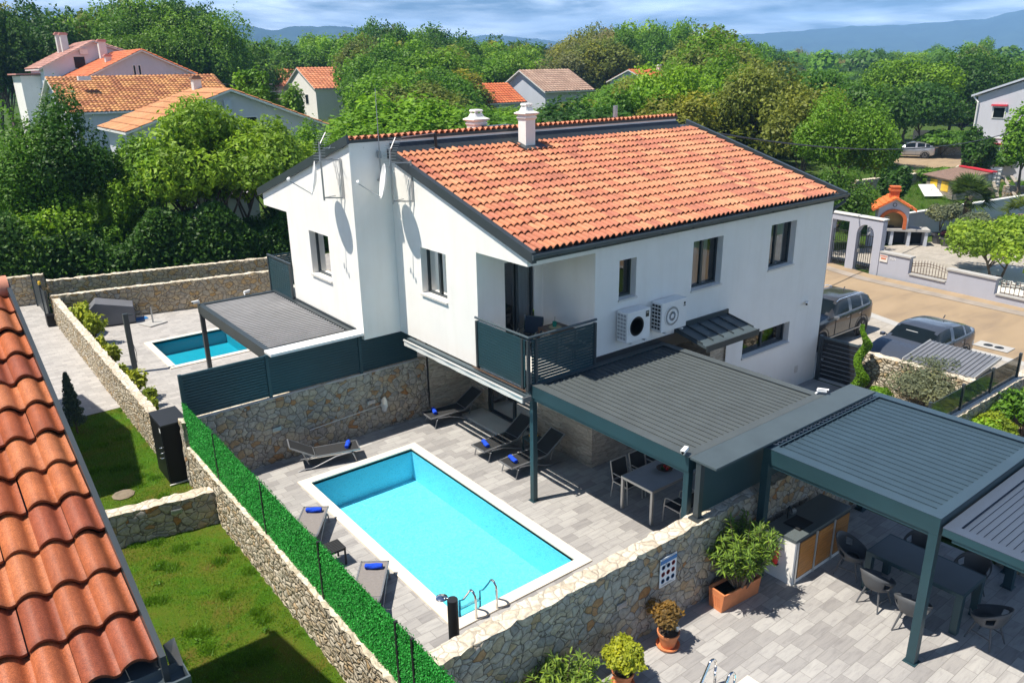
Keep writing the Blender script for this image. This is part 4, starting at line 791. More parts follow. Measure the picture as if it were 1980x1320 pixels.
# ---------------------------------------------------------------- balcony railings
def slat_panel(mb, a, b, z0, z1, n, sw, th=.02):
    a = Vector((*a, 0)); b = Vector((*b, 0))
    for i in range(n):
        z = z0 + (z1-z0)*(i+.5)/n; mb.bar(a+Vector((0,0,z)), b+Vector((0,0,z)), th, sw)
t = thing('balcony_railing', 'dark slatted railing round the corner balcony with the table', 'railing', (0,0,2.55))
p = MB(); slat_panel(p, (-.06,1.60), (-.06,.02), -.02, .98, 16, .057); slat_panel(p, (.02,-.08), (1.70,-.08), -.02, .98, 16, .047); p.build('slat_panel', 'petrol', t)
for x, y in ((-.06,1.62), (-.06,.10), (-.05,-.06), (.12,-.08), (1.70,-.08)): MB().box(x-.03, x+.03, y-.03, y+.03, -.08, .98).build('post', 'anthra', t)
MB().tube([(-.06,1.68,1.04), (-.06,-.08,1.04), (1.74,-.08,1.04)], .026, 10).build('handrail', 'anthra_lt', t, smooth='auto')
t = thing('balcony_railing', 'dark slatted railing of the far balcony, behind the pale louvred pergola', 'railing', (0,0,2.55))
p = MB(); slat_panel(p, (-1.06,8.95), (-1.06,10.42), -.02, 1.0, 16, .05); slat_panel(p, (-1.02,10.5), (.9,10.5), -.02, 1.0, 16, .05); p.build('slat_panel', 'petrol', t)
for x, y in ((-1.06,8.93), (-1.06,10.46), (.9,10.5)): MB().box(x-.03, x+.03, y-.03, y+.03, -.08, 1.02).build('post', 'anthra', t)
MB().bar((-1.06,8.88,1.03), (-1.06,10.5,1.03), .06, .04).build('handrail', 'anthra', t)

# awning cassette
t = thing('awning', 'rolled-up white awning under the upper floor beside the pool', 'awning', (-.03,0,2.34))
MB().box(-.11, 0, -.12, 4.45, .02, .085).build('cassette', 'anthra_lt', t, bevel=.01)
MB().tube([(-.19,-.10,.05), (-.19,4.45,.05)], .028, 10).build('roller', 'alu_pale', t, smooth='auto')
va = MB(); n = 40
for i in range(n):
    y0, y1 = -.08+4.5*i/n, -.08+4.5*(i+1)/n; d0, d1 = .008*math.sin(i*.9), .008*math.sin((i+1)*.9)
    va.quad((-.20+d0, y0, .04), (-.20+d1, y1, .04), (-.20+d1, y1, -.07), (-.20+d0, y0, -.07))
va.build('valance', 'offwhite', t); MB().box(-.23, -.02, -.15, -.12, -.04, .07).build('end_cap', 'alu', t)
MB().bar((-.08,1.75,.14), (-.08,-.05,.14), .03, .02).build('bracket_rail', 'darkwood', t)

# ---------------------------------------------------------------- air conditioners
def aircon(label, x, w_, grille):
    t = thing('air_conditioner', label, 'air conditioner', (x, -.06, 2.99)); d = .30; h = .66
    MB().box(0, w_, -d, 0, 0, h).build('casing', 'white', t, bevel=.012)
    cx, cz, r = w_*.40, h*.50, .235
    TT = Matrix.Translation((cx, -d-.004, cz)) @ Matrix.Rotation(R(90), 4, 'X')
    MB().lathe([(r,0), (r,.012), (r-.02,.014), (r-.02,0)], 32, (0,0,0), TT).build('fan_ring', 'white', t, smooth='auto')
    MB().lathe([(0,0), (r-.02,0), (r-.02,.003), (0,.003)], 32, (0,0,0), TT).build('fan_opening', 'blackgloss' if not grille else 'alu', t)
    if grille:
        g = MB()
        for k in range(30):
            a = 2*math.pi*k/30; g.tube([TT @ Vector((.045*math.cos(a), .045*math.sin(a), .012)), TT @ Vector(((r-.02)*math.cos(a+.5), (r-.02)*math.sin(a+.5), .012))], .0045, 4, False)
        for rr in (.1, .16): g.lathe([(rr,.008), (rr+.006,.014)], 28, (0,0,0), TT)
        g.build('grille', 'white', t); MB().lathe([(0,.02), (.045,.02), (.045,.004)], 16, (0,0,0), TT).build('hub', 'white', t)
        lg = MB(); lg.lathe([(.018,0), (.03,0)], 16, (0,0,0), Matrix.Translation((w_-.085,-d-.004,h-.11)) @ Matrix.Rotation(R(90), 4, 'X')); lg.box(w_-.12, w_-.05, -d-.005, -d-.002, h-.175, h-.155); lg.build('maker_mark', 'black', t)
    else:
        g = MB()
        for k in range(7): g.lathe([(.03+.028*k, .004), (.034+.028*k, .007)], 28, (0,0,0), TT)
        g.build('grille', 'black', t); MB().box(w_-.15, w_-.05, -d-.006, -d-.002, h-.18, h-.05).build('rating_label', 'black', t)
        MB().box(w_-.14, w_-.06, -d-.009, -d-.007, h-.10, h-.07).build('label_print', 'galv', t)
    s = MB()
    for i in range(7):
        z = .06+i*.083
        for j in range(3): s.box(-.006, -.001, -d+.04+j*.085, -d+.105+j*.085, z, z+.055)
    s.build('side_vents', 'black' if grille else 'galv', t)
    for k in (.12, w_-.16): MB().box(k, k+.05, -d-.02, .04, -.045, -.013).build('bracket', 'offwhite', t)
    return t
aircon('white air conditioner unit with a dark open fan, left of its twin', 2.36, .70, False)
aircon('white air conditioner unit with a pale spiral grille, next to the metal canopy', 3.42, .82, True)

def bullet_cam(label, loc, rotz, post=None):
    t = thing('security_camera', label, 'camera', loc, rotz)
    MB().tube([(-.10,0,0), (.08,0,.0)], .035, 12).build('housing', 'white', t, smooth='auto'); MB().box(-.13, .07, -.035, .035, .034, .042).build('hood', 'white', t)
    MB().tube([(.05,0,-.02), (.1,.04,-.06)], .018, 8).build('mount', 'white', t); MB().tube([(-.115,0,0), (-.1,0,0)], .024, 12).build('lens', 'blackgloss', t)
bullet_cam('small white camera on the plain end of the side wall', (9.55,-.09,2.42), R(20))
bullet_cam('white camera on the near corner post of the big grey pergola', (.0,-3.94,2.70), R(20))
bullet_cam('white camera on the far left corner of the pale louvred pergola', (-3.3,10.1,2.68), R(10))
bullet_cam('small white camera at the back corner of the pale louvred pergola, near the house', (-1.9,10.2,2.68), R(200))
bullet_cam('small white camera where the big pergola meets its flat side strip', (3.85,-3.96,2.68), R(120))

# ---------------------------------------------------------------- dishes and aerials
def dish_set(label, loc, mh, tilt):
    t = thing('satellite_dish', label, 'satellite dish', loc)
    MB().tube([(0,0,-.28), (0,0,mh)], .022, 8).build('mast', 'galv', t, smooth='auto')
    for z in (-.22, .62):
        MB().bar((0,0,z), (.34,-.30,z), .025).build('bracket', 'galv', t); MB().bar((0,0,z), (.34,.12,z), .02).build('bracket', 'galv', t)
    MB().bar((.33,-.30,-.24), (.33,-.30,.66), .03).build('wall_rail', 'galv', t)
    prof = [(.0,0), (.12,.008), (.24,.03), (.34,.062), (.38,.078), (.385,.07), (.34,.052), (.24,.02), (.12,-.002), (0,-.01)]
    T = Matrix.Translation((-.13,.04,.22)) @ Matrix.Rotation(R(158), 4, 'Z') @ Matrix.Rotation(R(80), 4, 'Y')
    MB().lathe(prof, 36, (0,0,0), T).build('dish', 'white', t, smooth='auto')
    a = T @ Vector((.36,0,.05)); b = T @ Vector((.10,0,.62))
    MB().tube([a, b], .012, 6).build('arm', 'galv', t); 
    h = MB()
    for k in (-.09, .0, .09): h.tube([b+Vector((k*.5,k,0)), b+Vector((k*.5+.05,k,.02))], .03, 8)
    h.build('receiver', 'white', t)
    return t
def yagi(label, loc, rot):
    t = thing('television_aerial', label, 'aerial', loc, rot)
    MB().bar((0,0,-.06), (.32,0,.20), .016).build('boom', 'galv', t)
    e = MB()
    for k in range(6):
        x = .02+k*.055; e.bar((x,-.16,-.045+k*.045), (x,.16,-.045+k*.045), .008)
    e.build('elements', 'galv', t)
    r_ = MB()
    for k in range(6): r_.bar((-.02-.02*k*.3,-.15,-.1-.06*k), (-.02-.02*k*.3,.15,-.1-.06*k), .008)
    r_.bar((0,0,-.06), (-.06,0,-.42), .012); r_.build('reflector', 'galv', t)
    return t
dish_set('grey-backed satellite dish on the far, left-hand gable', (-1.36,5.66,5.98), 1.02, 0)
dish_set('white satellite dish on the nearer gable, above the curtained window', (-.36,4.28,5.95), .95, 0)
yagi('television aerial on the mast above the far gable dish', (-1.36,5.66,6.98), R(35))
yagi('television aerial on the mast above the nearer gable dish', (-.36,4.28,6.88), R(35))
t = thing('television_aerial', 'long-armed aerial pointing right over the far gable', 'aerial', (-1.3,5.6,6.86), R(-30))
MB().bar((0,0,0), (1.0,0,.02), .016).build('boom', 'galv', t); e = MB()
for k in (.15, .45, .9): e.bar((k,-.3,.01), (k,.3,.05), .01)
e.build('elements', 'galv', t)
t = thing('whip_aerial', 'tall thin whip aerial on the shaded wall between the dishes', 'aerial', (-.30,4.86,6.12))
MB().tube([(0,0,0), (0,0,2.0)], [.014,.006], 6).build('whip', 'galv', t); MB().box(-.03, .03, -.03, .06, .5, .66).build('clamp', 'galv', t); MB().box(-.06, .06, -.02, .08, -.01, .02).build('foot', 'galv', t)
t = thing('roof_bracket', 'thin bent metal bracket standing against the tiled parapet', 'bracket', (1.15,4.80,6.72))
MB().tube([(-.9,0,.32), (0,0,.36), (.02,0,.05), (-.35,-.05,0)], .012, 6).build('rod', 'galv', t); MB().box(-.02, .04, -.02, .02, .0, .36).build('stay', 'black', t)

# ================================================================ PERGOLAS
def pergola(label, x0, x1, y0, y1, z, posts, lv_axis, n, lmat, fmat, beam=.22, tilt=0, pw=.10, gap=.012, frame_top=None, name='pergola', lw=.96, base=True, trim=None):
    t = thing(name, label, 'pergola', ((x0+x1)/2, (y0+y1)/2, 0)); cx, cy = (x0+x1)/2, (y0+y1)/2
    a, b, c, d = x0-cx, x1-cx, y0-cy, y1-cy; bw = .13
    fr = MB(); fr.box(a, a+bw, c, d, z-beam, z); fr.box(b-bw, b, c, d, z-beam, z); fr.box(a+bw, b-bw, c, c+bw, z-beam, z); fr.box(a+bw, b-bw, d-bw, d, z-beam, z)
    # recessed rail under each beam
    fr.box(a+.02, a+bw-.02, c+pw, d-pw, z-beam-.06, z-beam-.002)
    FR = fr.build('frame', fmat, t, bevel=.006)
    if trim:
        tm = MB(); tm.box(a-.004, a+bw+.05, c-.004, d+.004, z, z+.008); tm.box(b-bw-.05, b+.004, c-.004, d+.004, z, z+.008); tm.box(a+bw+.051, b-bw-.051, c-.004, c+bw+.03, z, z+.008); tm.box(a+bw+.051, b-bw-.051, d-bw-.03, d+.004, z, z+.008); tm.build('top_trim', trim, FR)
    lv = MB(); ia, ib, ic, id_ = a+bw+.01, b-bw-.01, c+bw+.01, d-bw-.01; zz = z-.05
    L_ = (ib-ia) if lv_axis == 'y' else (id_-ic); pt = L_/n; w_ = pt*lw
    for i in range(n):
        u = (ia if lv_axis == 'y' else ic)+pt*(i+.5)
        T = Matrix.Translation((u if lv_axis == 'y' else (ia+ib)/2, (ic+id_)/2 if lv_axis == 'y' else u, zz))
        if lv_axis == 'y':
            T = T @ Matrix.Rotation(R(tilt), 4, 'Y'); h = (id_-ic)/2
            lv.box(-w_/2, w_/2, -h, h, -.012, .012, T); lv.box(w_/2-.012, w_/2, -h, h, .012, .03, T)
        else:
            T = T @ Matrix.Rotation(R(tilt), 4, 'X'); h = (ib-ia)/2
            lv.box(-h, h, -w_/2, w_/2, -.012, .012, T); lv.box(-h, h, w_/2-.012, w_/2, .012, .03, T)
    lo = lv.build('louvre_roof', lmat, t)
    if abs(tilt) < 20: MB().box(ia+.002, ib-.002, ic+.002, id_-.002, z-.10, z-.092).build('louvre_light_block', 'black', t)  # black plate added below the louvres to block light through their gaps
    for px, py, pz in posts:
        px -= cx; py -= cy
        P = MB().box(px, px+pw, py, py+pw, pz, z-beam-.001).build('post', fmat, t, bevel=.005)
        if base: MB().box(px-.03, px+pw+.03, py-.03, py+pw+.03, pz, pz+.012).build('base_plate', fmat, P)
    return t
pergola('large dark pergola with grey louvres over the dining table by the pool', -.0, 3.88, -4.03, -.03, 2.6, [(.0,-.13,0), (.02,-4.03,0), (3.76,-4.03,0)], 'y', 25, 'louvre_a', 'petrol', .26, tilt=-9, pw=.11, lw=.81, trim='louvre_a')
t = thing('flat_roof_strip', 'plain grey metal strip roof joining the two big pergolas', 'roof strip', (0,0,2.58))
MB().box(.0, 4.72, -4.56, -4.05, 0, .04).build('sheet', 'anthra_lt', t, bevel=.004)
for x in (0.02, 4.5): MB().box(x, x+.10, -4.26, -4.16, -1.03, -.002).build('post', 'anthra', t); 
MB().box(-.03, .15, -4.31, -4.11, -1.03, -1.0).build('base_plate', 'anthra', t)
MB().box(.12, 4.6, -4.215, -4.185, -.95, -.02).build('screen', 'petrol', t)
pergola('large dark pergola with slate-blue closed louvres over the front patio kitchen', 1.40, 4.98, -7.30, -4.44, 2.5, [(1.40,-4.56,0), (1.40,-7.30,0), (4.84,-4.58,0), (4.84,-7.3,0)], 'y', 20, 'louvre_b', 'petrol', .27, tilt=-2, pw=.13, lw=.955, trim='louvre_b')
ch = MB(); ch.tube([(1.58+i*.061, -4.50-(.05 if i % 2 else 0), 2.512) for i in range(53)], .011, 5)
tag(ch.build('drive_chain', 'sill'), 'thin pale chain-like drive running along the slate-blue pergola top', 'chain')
pergola('lower dark flat pergola at the bottom right corner', 1.44, 4.75, -10.4, -7.33, 2.36, [(4.42,-7.46,0), (4.42,-10.3,0), (1.5,-10.3,0)], 'x', 30, 'louvre_c', 'petrol', .12, tilt=0, pw=.13, lw=.985, trim='louvre_c')
PN = pergola('dark pergola with pale open louvres over the neighbouring terrace', -3.26, -1.04, 5.32, 10.2, 2.6, [(-3.26,10.05,0), (-3.26,5.4,0)], 'x', 34, 'louvre_nb', 'anthra', .25, tilt=-38, pw=.11, lw=.62)
MB().box(-3.30+2.15, -1.02+2.15, 4.93-7.76, 5.315-7.76, 2.56, 2.62).build('white_edge_panel', 'white', PN)
MB().box(-1.035+2.15, -.99+2.15, 5.33-7.76, 10.2-7.76, 2.52, 2.64).build('wall_flashing', 'anthra', PN)

# ---------------------------------------------------------------- slatted screens
def screen(label, x0, x1, y, z0, z1, posts, mat='petrol', name='slatted_screen'):
    t = thing(name, label, 'screen', (x0, y, z0)); W_ = x1-x0; h = z1-z0; n = int(h/.062); p = MB()
    p.box(0, W_, .008, .02, .02, h-.01)
    for i in range(n): p.box(0, W_, -.012, .006, .03+i*h/n*.985, .03+i*h/n*.985+h/n*.74)
    p.build('slat_panel', mat, t)
    for x in posts: MB().box(x-x0-.035, x-x0+.035, -.035, .04, 0, h+.03).build('post', mat, t)
    MB().box(0, W_, -.02, .03, h-.01, h+.015).build('top_rail', mat, t)
    MB().box(-.02, W_, -.08, .0, -.018, -.002).build('base_strip', 'sill', t)
    return t
screen('dark petrol slatted screen on the wall behind the pool', -5.22, .5, 5.10, 1.57, 2.55, (-5.2, -3.35, -1.08))

# green plastic hedge on the left wall
t = thing('artificial_hedge', 'bright green plastic leaf hedge along the left wall of the pool terrace', 'hedge', (-5.22, 0, 1.0))
for y in (3.12, .71, -1.55, -3.80, -4.2): 
    MB().box(-.045, -.005, y-.02, y+.02, 0, 1.0).build('post', 'black', t)
def leaf_quads(P, Nrm, size, g, aspect=1.7, jitter=.9):
    n = len(P); s = size*g.uniform(.7, 1.3, n)[:,None]
    d = Nrm + g.normal(0, jitter, (n,3)); d /= np.linalg.norm(d, axis=1)[:,None]
    a = np.cross(d, g.normal(0, 1, (n,3))); a /= np.linalg.norm(a, axis=1)[:,None]+1e-9; b = np.cross(d, a)
    V = np.stack([P-a*s*aspect/2, P-b*s*.5, P+a*s*aspect/2+d*s*.15, P+b*s*.5], 1).reshape(-1,3)
    F = np.arange(4*n).reshape(n,4); return V, F
def leaves_obj(name, P, Nrm, size, mat, tone, parent=None, seed=1, aspect=1.7, jitter=.9):
    g = np.random.default_rng(seed); V, F = leaf_quads(P, Nrm, size, g, aspect, jitter)
    return arr_mesh(name, V, F, mat, parent, {'tone': ('FLOAT', 'POINT', np.repeat(np.clip(tone,0,1), 4))})
g = np.random.default_rng(5); n = 95000
y = g.uniform(-5.3, 5.12, n); z = g.uniform(-.08, .97, n)+.02*np.sin(y*2.6); sd_ = g.choice([-1,1], n, p=[.72,.28]); x = sd_*g.uniform(.005,.035,n)-.0
zt_ = (.97+.02*np.sin(y*2.6)); 
P = np.stack([x, y, z], 1); Nr = np.stack([sd_*1.0, 0*y, .55+0*y], 1)
leaves_obj('foliage', P, Nr, .0175, 'turf', g.uniform(0,1,n)**1.5, t, 6, 1.8, .5)
MB().box(-.004, .004, -5.3, 5.1, -.06, .95).build('backing', 'turf', t)

# ================================================================ FURNITURE
def ell_tube(mb, pts, r, n=8): mb.tube(pts, r, n)
def lounger(label, loc, rotz, back=32, cloth='sling', frame='alu', group=None):
    """foot end at the origin, head towards +x; about 1.6 m long here"""
    t = thing('sun_lounger', label, 'sun lounger', loc, rotz, group); W_ = .50; L_ = 1.62; hs = .29; xb = .98; ang = R(back)
    cx, sx = math.cos(ang), math.sin(ang); bl = L_-xb
    MB().box(.02, xb, -W_/2+.02, W_/2-.02, hs-.008, hs+.008).build('seat', cloth, t)
    for s in (-1, 1): MB().bar((0, s*(W_/2-.012), hs), (xb, s*(W_/2-.012), hs), .026, .03).build('side_rail', frame, t)
    MB().bar((.012,-W_/2,hs), (.012,W_/2,hs), .026, .03).build('end_rail', frame, t)
    T = Matrix.Translation((xb+.01, 0, hs)) @ Matrix.Rotation(-ang, 4, 'Y')
    B = MB().box(0, bl, -W_/2+.02, W_/2-.02, -.008, .008, T).build('backrest', cloth, t)
    f = MB(); 
    for s in (-1, 1): f.bar(T @ Vector((0, s*(W_/2-.012), 0)), T @ Vector((bl, s*(W_/2-.012), 0)), .024, .03)
    f.bar(T @ Vector((bl,-W_/2,0)), T @ Vector((bl,W_/2,0)), .026, .03)
    f.bar(T @ Vector((.03,-W_/2,0)), T @ Vector((.03,W_/2,0)), .02, .02); f.build('backrest_frame', frame, B)
    MB().bar(T @ Vector((bl*.55,.16,-.01)), (xb+.18,.16,.10), .018).build('prop', frame, t); MB().bar(T @ Vector((bl*.55,-.16,-.01)), (xb+.18,-.16,.10), .018).build('prop', frame, t)
    for s in (-1, 1):
        y = s*(W_/2+.006)
        MB().tube([(.10,y,.0), (.17,y,.22), (.22,y,.265), (.55,y,.225), (1.0,y,.06), (1.12,y,.03), (1.28,y,.04), (1.42,y,.0)], .014, 8).build('leg', frame, t, smooth='auto')
    for x in (.18, 1.1): MB().bar((x,-W_/2,.21 if x < 1 else .04), (x,W_/2,.21 if x < 1 else .04), .018).build('crossbar', frame, t)
    return t
def towel(label, loc, rotz):
    t = thing('towel', label, 'towel', loc, rotz); g = np.random.default_rng(int(abs(loc[0]*100))); vs = []; n = 30; L_ = .30
    prof = []
    mb = MB(); m = 9
    for i in range(m):
        x = -L_/2+L_*i/(m-1)
        for k in range(n):
            a = 2*math.pi*k/n; r = .050+.005*math.sin(3*a+i)+.0035*math.sin(9*a+i*2)+g.normal(0,.0012); r *= 1-.10*(abs(i-(m-1)/2)/((m-1)/2))**3
            vs.append((x+.004*math.sin(a*2), r*math.cos(a)*1.05, .05+r*math.sin(a)*.92))
    fs = [(i*n+k, i*n+(k+1)%n, (i+1)*n+(k+1)%n, (i+1)*n+k) for i in range(m-1) for k in range(n)]
    mb.add(vs, fs); mb.build('roll', 'towel', t, smooth=True)
    sp = MB()
    for e in (-1, 1):
        pts = []; 
        for k in range(46):
            a = k*.42; r = .006+.040*k/45; pts.append((e*(L_/2-.002), r*math.cos(a)*1.0, .05+r*math.sin(a)*.88))
        sp.tube(pts, .0042, 5); 
        c = (e*(L_/2-.012), 0, .05); ring = [(e*(L_/2-.012), .047*math.cos(2*math.pi*k/20), .05+.042*math.sin(2*math.pi*k/20)) for k in range(20)]; sp.add(ring, [tuple(range(20))])
    sp.build('rolled_end', 'towel', t); return t
LG = 'charcoal sun loungers round the pool'
lounger('charcoal lounger in the corner by the stone wall and glass door', (.24,4.40,0), R(-4), 34, group=LG)
lounger('charcoal lounger before the glass door, left of the small side table', (.19,2.11,0), R(2), 34, group=LG)
lounger('charcoal lounger just behind the pergola corner post', (.20,1.10,0), R(-1), 34, group=LG)
lounger('dark lounger with its side to the back stone wall, raised head at left', (-1.82,4.06,0), R(163), 30, group=LG)
lounger('taupe lounger with blue towel between the green hedge and pool, farther one', (-3.76,2.12,0), R(233), 20, 'taupe', 'alu', LG)
lounger('taupe lounger with blue towel between the green hedge and pool, nearer one', (-3.74,-.26,0), R(233), 20, 'taupe', 'alu', LG)
TG = 'rolled blue towels'
towel('rolled blue towel on the lounger by the corner of house and stone wall', (.50,4.42,.298), R(70))
towel('rolled blue towel on the lounger left of the side table', (.42,2.12,.298), R(75))
towel('rolled blue towel on the lounger behind the pergola post', (.44,1.12,.298), R(80))
towel('rolled blue towel on the lounger lying along the back stone wall', (-2.05,4.14,.298), R(55))
towel('rolled blue towel on the farther lounger by the green hedge', (-3.88,1.96,.298), R(323))
towel('rolled blue towel on the nearer lounger by the green hedge', (-3.86,-.44,.298), R(323))

def side_table(label, loc, h=.38, w_=.36, mat='petrol', slats=False):
    t = thing('side_table', label, 'side table', loc)
    if slats:
        m = MB()
        for i in range(8): m.box(-w_/2, w_/2, -w_/2+i*w_/8, -w_/2+(i+.8)*w_/8, h-.012, h)
        m.build('tabletop', mat, t)
    else: MB().box(-w_/2, w_/2, -w_/2, w_/2, h-.015, h).build('tabletop', mat, t, bevel=.004)
    MB().box(-w_/2+.005, w_/2-.005, -w_/2+.005, w_/2-.005, h-.05, h-.016).build('apron', mat, t)
    for a in (-1,1):
        for b in (-1,1): MB().box(a*(w_/2-.02)-.014, a*(w_/2-.02)+.014, b*(w_/2-.02)-.014, b*(w_/2-.02)+.014, 0, h-.05).build('leg', mat, t)
side_table('small dark side table with a bowl, between two loungers by the door', (1.42,1.62,0))
t = thing('bowl', 'yellow-green bowl on the small dark side table', 'bowl', (1.42,1.60,.381)); MB().lathe([(.03,0), (.09,.025), (.11,.05), (.10,.05), (.07,.02), (0,.012)], 20).build('dish', 'yellow', t, smooth='auto')
t = thing('drinking_glass', 'clear drinking glass on the small side table', 'glass', (1.50,1.71,.381)); MB().lathe([(.022,0), (.03,.1), (.027,.1), (.02,.01), (0,.01)], 14).build('cup', 'glass', t, smooth='auto')
side_table('small dark slatted side table behind the green hedge', (-4.16,.55,0), .36, .36, 'sling', True)
tag(MB().box(1.30, 1.66, 3.48, 3.98, .002, .018).build('door_mat', 'sling'), 'dark door mat on the paving at the glass door', 'door mat')

# dining table A
def table(label, cx, cy, w_, d, h, top, leg, lt=.055, thick=.03, bev=.004):
    t = thing('dining_table', label, 'table', (cx, cy, 0))
    MB().box(-w_/2+.02, w_/2-.02, -d/2+.02, d/2-.02, h-thick, h).build('tabletop', top, t)
    r = MB(); 
    for y in (-d/2, d/2-.02): r.box(-w_/2, w_/2, y, y+.019, h-thick-.02, h+.003)
    for x in (-w_/2, w_/2-.019): r.box(x, x+.019, -d/2+.02, d/2-.02, h-thick-.02, h+.003)
    r.build('rim', leg, t)
    for a in (-1,1):
        for b in (-1,1): x = a*(w_/2-lt/2-.001); y = b*(d/2-lt/2-.001); MB().box(x-lt/2, x+lt/2, y-lt/2, y+lt/2, 0, h-thick-.021).build('leg', leg, t, bevel=bev)
    return t
table('grey-topped dining table with pale frame under the louvred pergola', 2.02, -1.84, 1.62, .84, .74, 'tabletop', 'alu_pale')
t = thing('fruit_bowl', 'dark round bowl of fruit on the pale-framed dining table', 'bowl', (2.05,-1.82,.745))
MB().lathe([(.06,0), (.12,.02), (.17,.05), (.165,.055), (.11,.03), (0,.015)], 26).build('dish', 'darkwood', t, smooth='auto')
for k, (a, b, m) in enumerate([(.04,.03,'red'), (-.05,.02,'leaf_mid'), (0,-.06,'red'), (.07,-.04,'terracotta')]): MB().lathe([(0,0), (.028,.012), (.035,.035), (.026,.06), (0,.066)], 12, (a,b,.02)).build('fruit', m, t, smooth=True)
def sling_chair(label, loc, rotz, frame='alu_pale', cloth='sling', group=None, s=1.0):
    t = thing('armchair', label, 'chair', loc, rotz, group); w_ = .44*s; sh = .38*s   # faces +x
    MB().box(-.20*s, .20*s, -w_/2+.015, w_/2-.015, sh-.008, sh+.008).build('seat', cloth, t)
    T = Matrix.Translation((-.20*s,0,sh)) @ Matrix.Rotation(R(-12), 4, 'Y'); MB().box(-.008, .008, -w_/2+.015, w_/2-.015, .05*s, .42*s, T).build('backrest', cloth, t)
    for e in (-1, 1):
        y = e*w_/2
        MB().tube([(.22*s,y,0), (.20*s,y,.40*s), (.18*s,y,.53*s), (.12*s,y,.56*s), (-.20*s,y,.56*s)], .012, 8).build('leg', frame, t, smooth='auto')
        MB().tube([(-.26*s,y,0), (-.20*s,y,sh), tuple(T @ Vector((0,y,.43*s)))], .012, 8).build('leg', frame, t, smooth='auto')
        MB().bar((-.20*s,y,sh), (.20*s,y,sh), .02).build('seat_rail', frame, t)
    MB().bar(tuple(T @ Vector((0,-w_/2,.43*s))), tuple(T @ Vector((0,w_/2,.43*s))), .022).build('top_rail', frame, t)
    MB().bar((.19*s,-w_/2,sh-.02), (.19*s,w_/2,sh-.02), .018).build('front_rail', frame, t)
    return t
CG = 'sling chairs at the pale-framed table'
for i, (x, l) in enumerate([(1.62,'dark sling chair on the house side of the pale-framed table, left end'), (2.16,'dark sling chair in the middle of the house side of the pale-framed table'), (2.62,'dark sling chair on the house side of the pale-framed table, right end')]): sling_chair(l, (x, -1.22, 0), R(-90), group=CG)
for i, (x, l) in enumerate([(1.72,'dark sling chair on the wall side of the pale-framed table, nearest the pool'), (2.36,'dark sling chair on the wall side of the pale-framed table, far end')]): sling_chair(l, (x, -2.52, 0), R(90), group=CG)

# shell chairs and table B
def shell_chair(label, loc, rotz, mat='shellgrey', group=None):
    t = thing('shell_chair', label, 'chair', loc, rotz, group); n = 40; m = 7; vs = []   # faces +x
    for i in range(m):
        f = i/(m-1)
        for k in range(n):
            a = 2*math.pi*k/n; back = (1-math.cos(a))/2          # a=pi is the back
            top = .12+.26*back**1.5; r = .13+.13*f**.55; 
            vs.append((r*math.cos(a)*(1.0+.05*f)-.02*f*back, r*math.sin(a)*1.08, .34+top*f**1.5))
    fs = [(i*n+k, i*n+(k+1)%n, (i+1)*n+(k+1)%n, (i+1)*n+k) for i in range(m-1) for k in range(n)]
    # arm opening on each side
    fs = [f for f in fs if not (((f[0]//n) in (3,4)) and ((f[0] % n) in (12,13,14,26,27,28)))]
    fs = [f for f in fs if not (((f[0]//n) >= 4) and ((f[0] % n) in (38,39,0,1)))]
    mb = MB(); mb.add(vs, fs); mb.add([vs[k] for k in range(n)], [tuple(range(n))]); o = mb.build('shell', mat, t, smooth=True)
    md = o.modifiers.new('thickness', 'SOLIDIFY'); md.thickness = .014
    for a in (-1,1):
        for b in (-1,1): MB().tube([(a*.11,b*.11,.35), (a*.20,b*.19,0)], [.018,.012], 8).build('leg', mat, t, smooth='auto')
    for b in (-1,1): MB().bar((-.16,b*.155,.16), (.16,b*.155,.16), .014).build('stretcher', mat, t)
    return t
table('large slate dining table with thick legs under the front pergola', 2.93, -6.62, .80, 1.56, .74, 'tabletop_dark', 'petrol', .11, .04)
SG = 'grey shell chairs round the large slate table'
for loc, rz, l in [((2.13,-6.86,0), 10, 'grey shell chair standing in the sun, nearest the pergola post'), ((2.30,-6.20,0), -5, 'grey shell chair half in shade at the kitchen end of the slate table, pool side'), ((2.78,-7.72,0), 80, 'shell chair at the near end of the slate table, in shade'), ((3.72,-7.05,0), 175, 'dark shell chair on the far long side of the slate table, near end'), ((3.72,-6.2,0), 185, 'dark shell chair on the far long side of the slate table, far end'), ((2.75,-5.50,0), -80, 'dark shell chair between the slate table and the outdoor kitchen')]:
    shell_chair(l, loc, R(rz), group=SG)

# outdoor kitchen
t = thing('outdoor_kitchen', 'white outdoor kitchen counter with granite top and teak doors', 'kitchen counter', (1.66,-5.06,0)); X1 = 1.72
b = MB(); b.box(0, .06, 0, .58, 0, .84); b.box(.06, X1, .5, .58, 0, .84); b.box(.06, X1, .0, .5, 0, .07); b.build('carcass', 'render', t)
MB().box(-.01, X1, -.015, .60, .842, .90).build('worktop', 'counter', t, bevel=.004)
for k, (x0, x1) in enumerate([(.10,.62), (.66,1.18), (1.22,1.70)]):
    D = MB().box(x0, x1, -.008, .0, .08, .83).build('door', 'anthra', t); m = MB(); n = 12
    m.box(x0+.03, x1-.03, -.012, -.009, .11, .80)
    for i in range(n): m.box(x0+.03, x1-.03, -.022, -.012, .11+i*.69/n, .11+(i+.86)*.69/n)
    m.build('slats', 'wood', D)
for x in (.64, 1.20, .075): MB().box(x-.016, x+.016, -.026, -.009, .02, .838).build('upright', 'alu_pale', t)
sk = MB(); sk.box(.30, .72, .12, .46, .902, .905); sk.build('sink', 'blackgloss', t); 
MB().box(.33, .56, .15, .43, .904, .912).build('sink_bowl', 'dark_in', t)
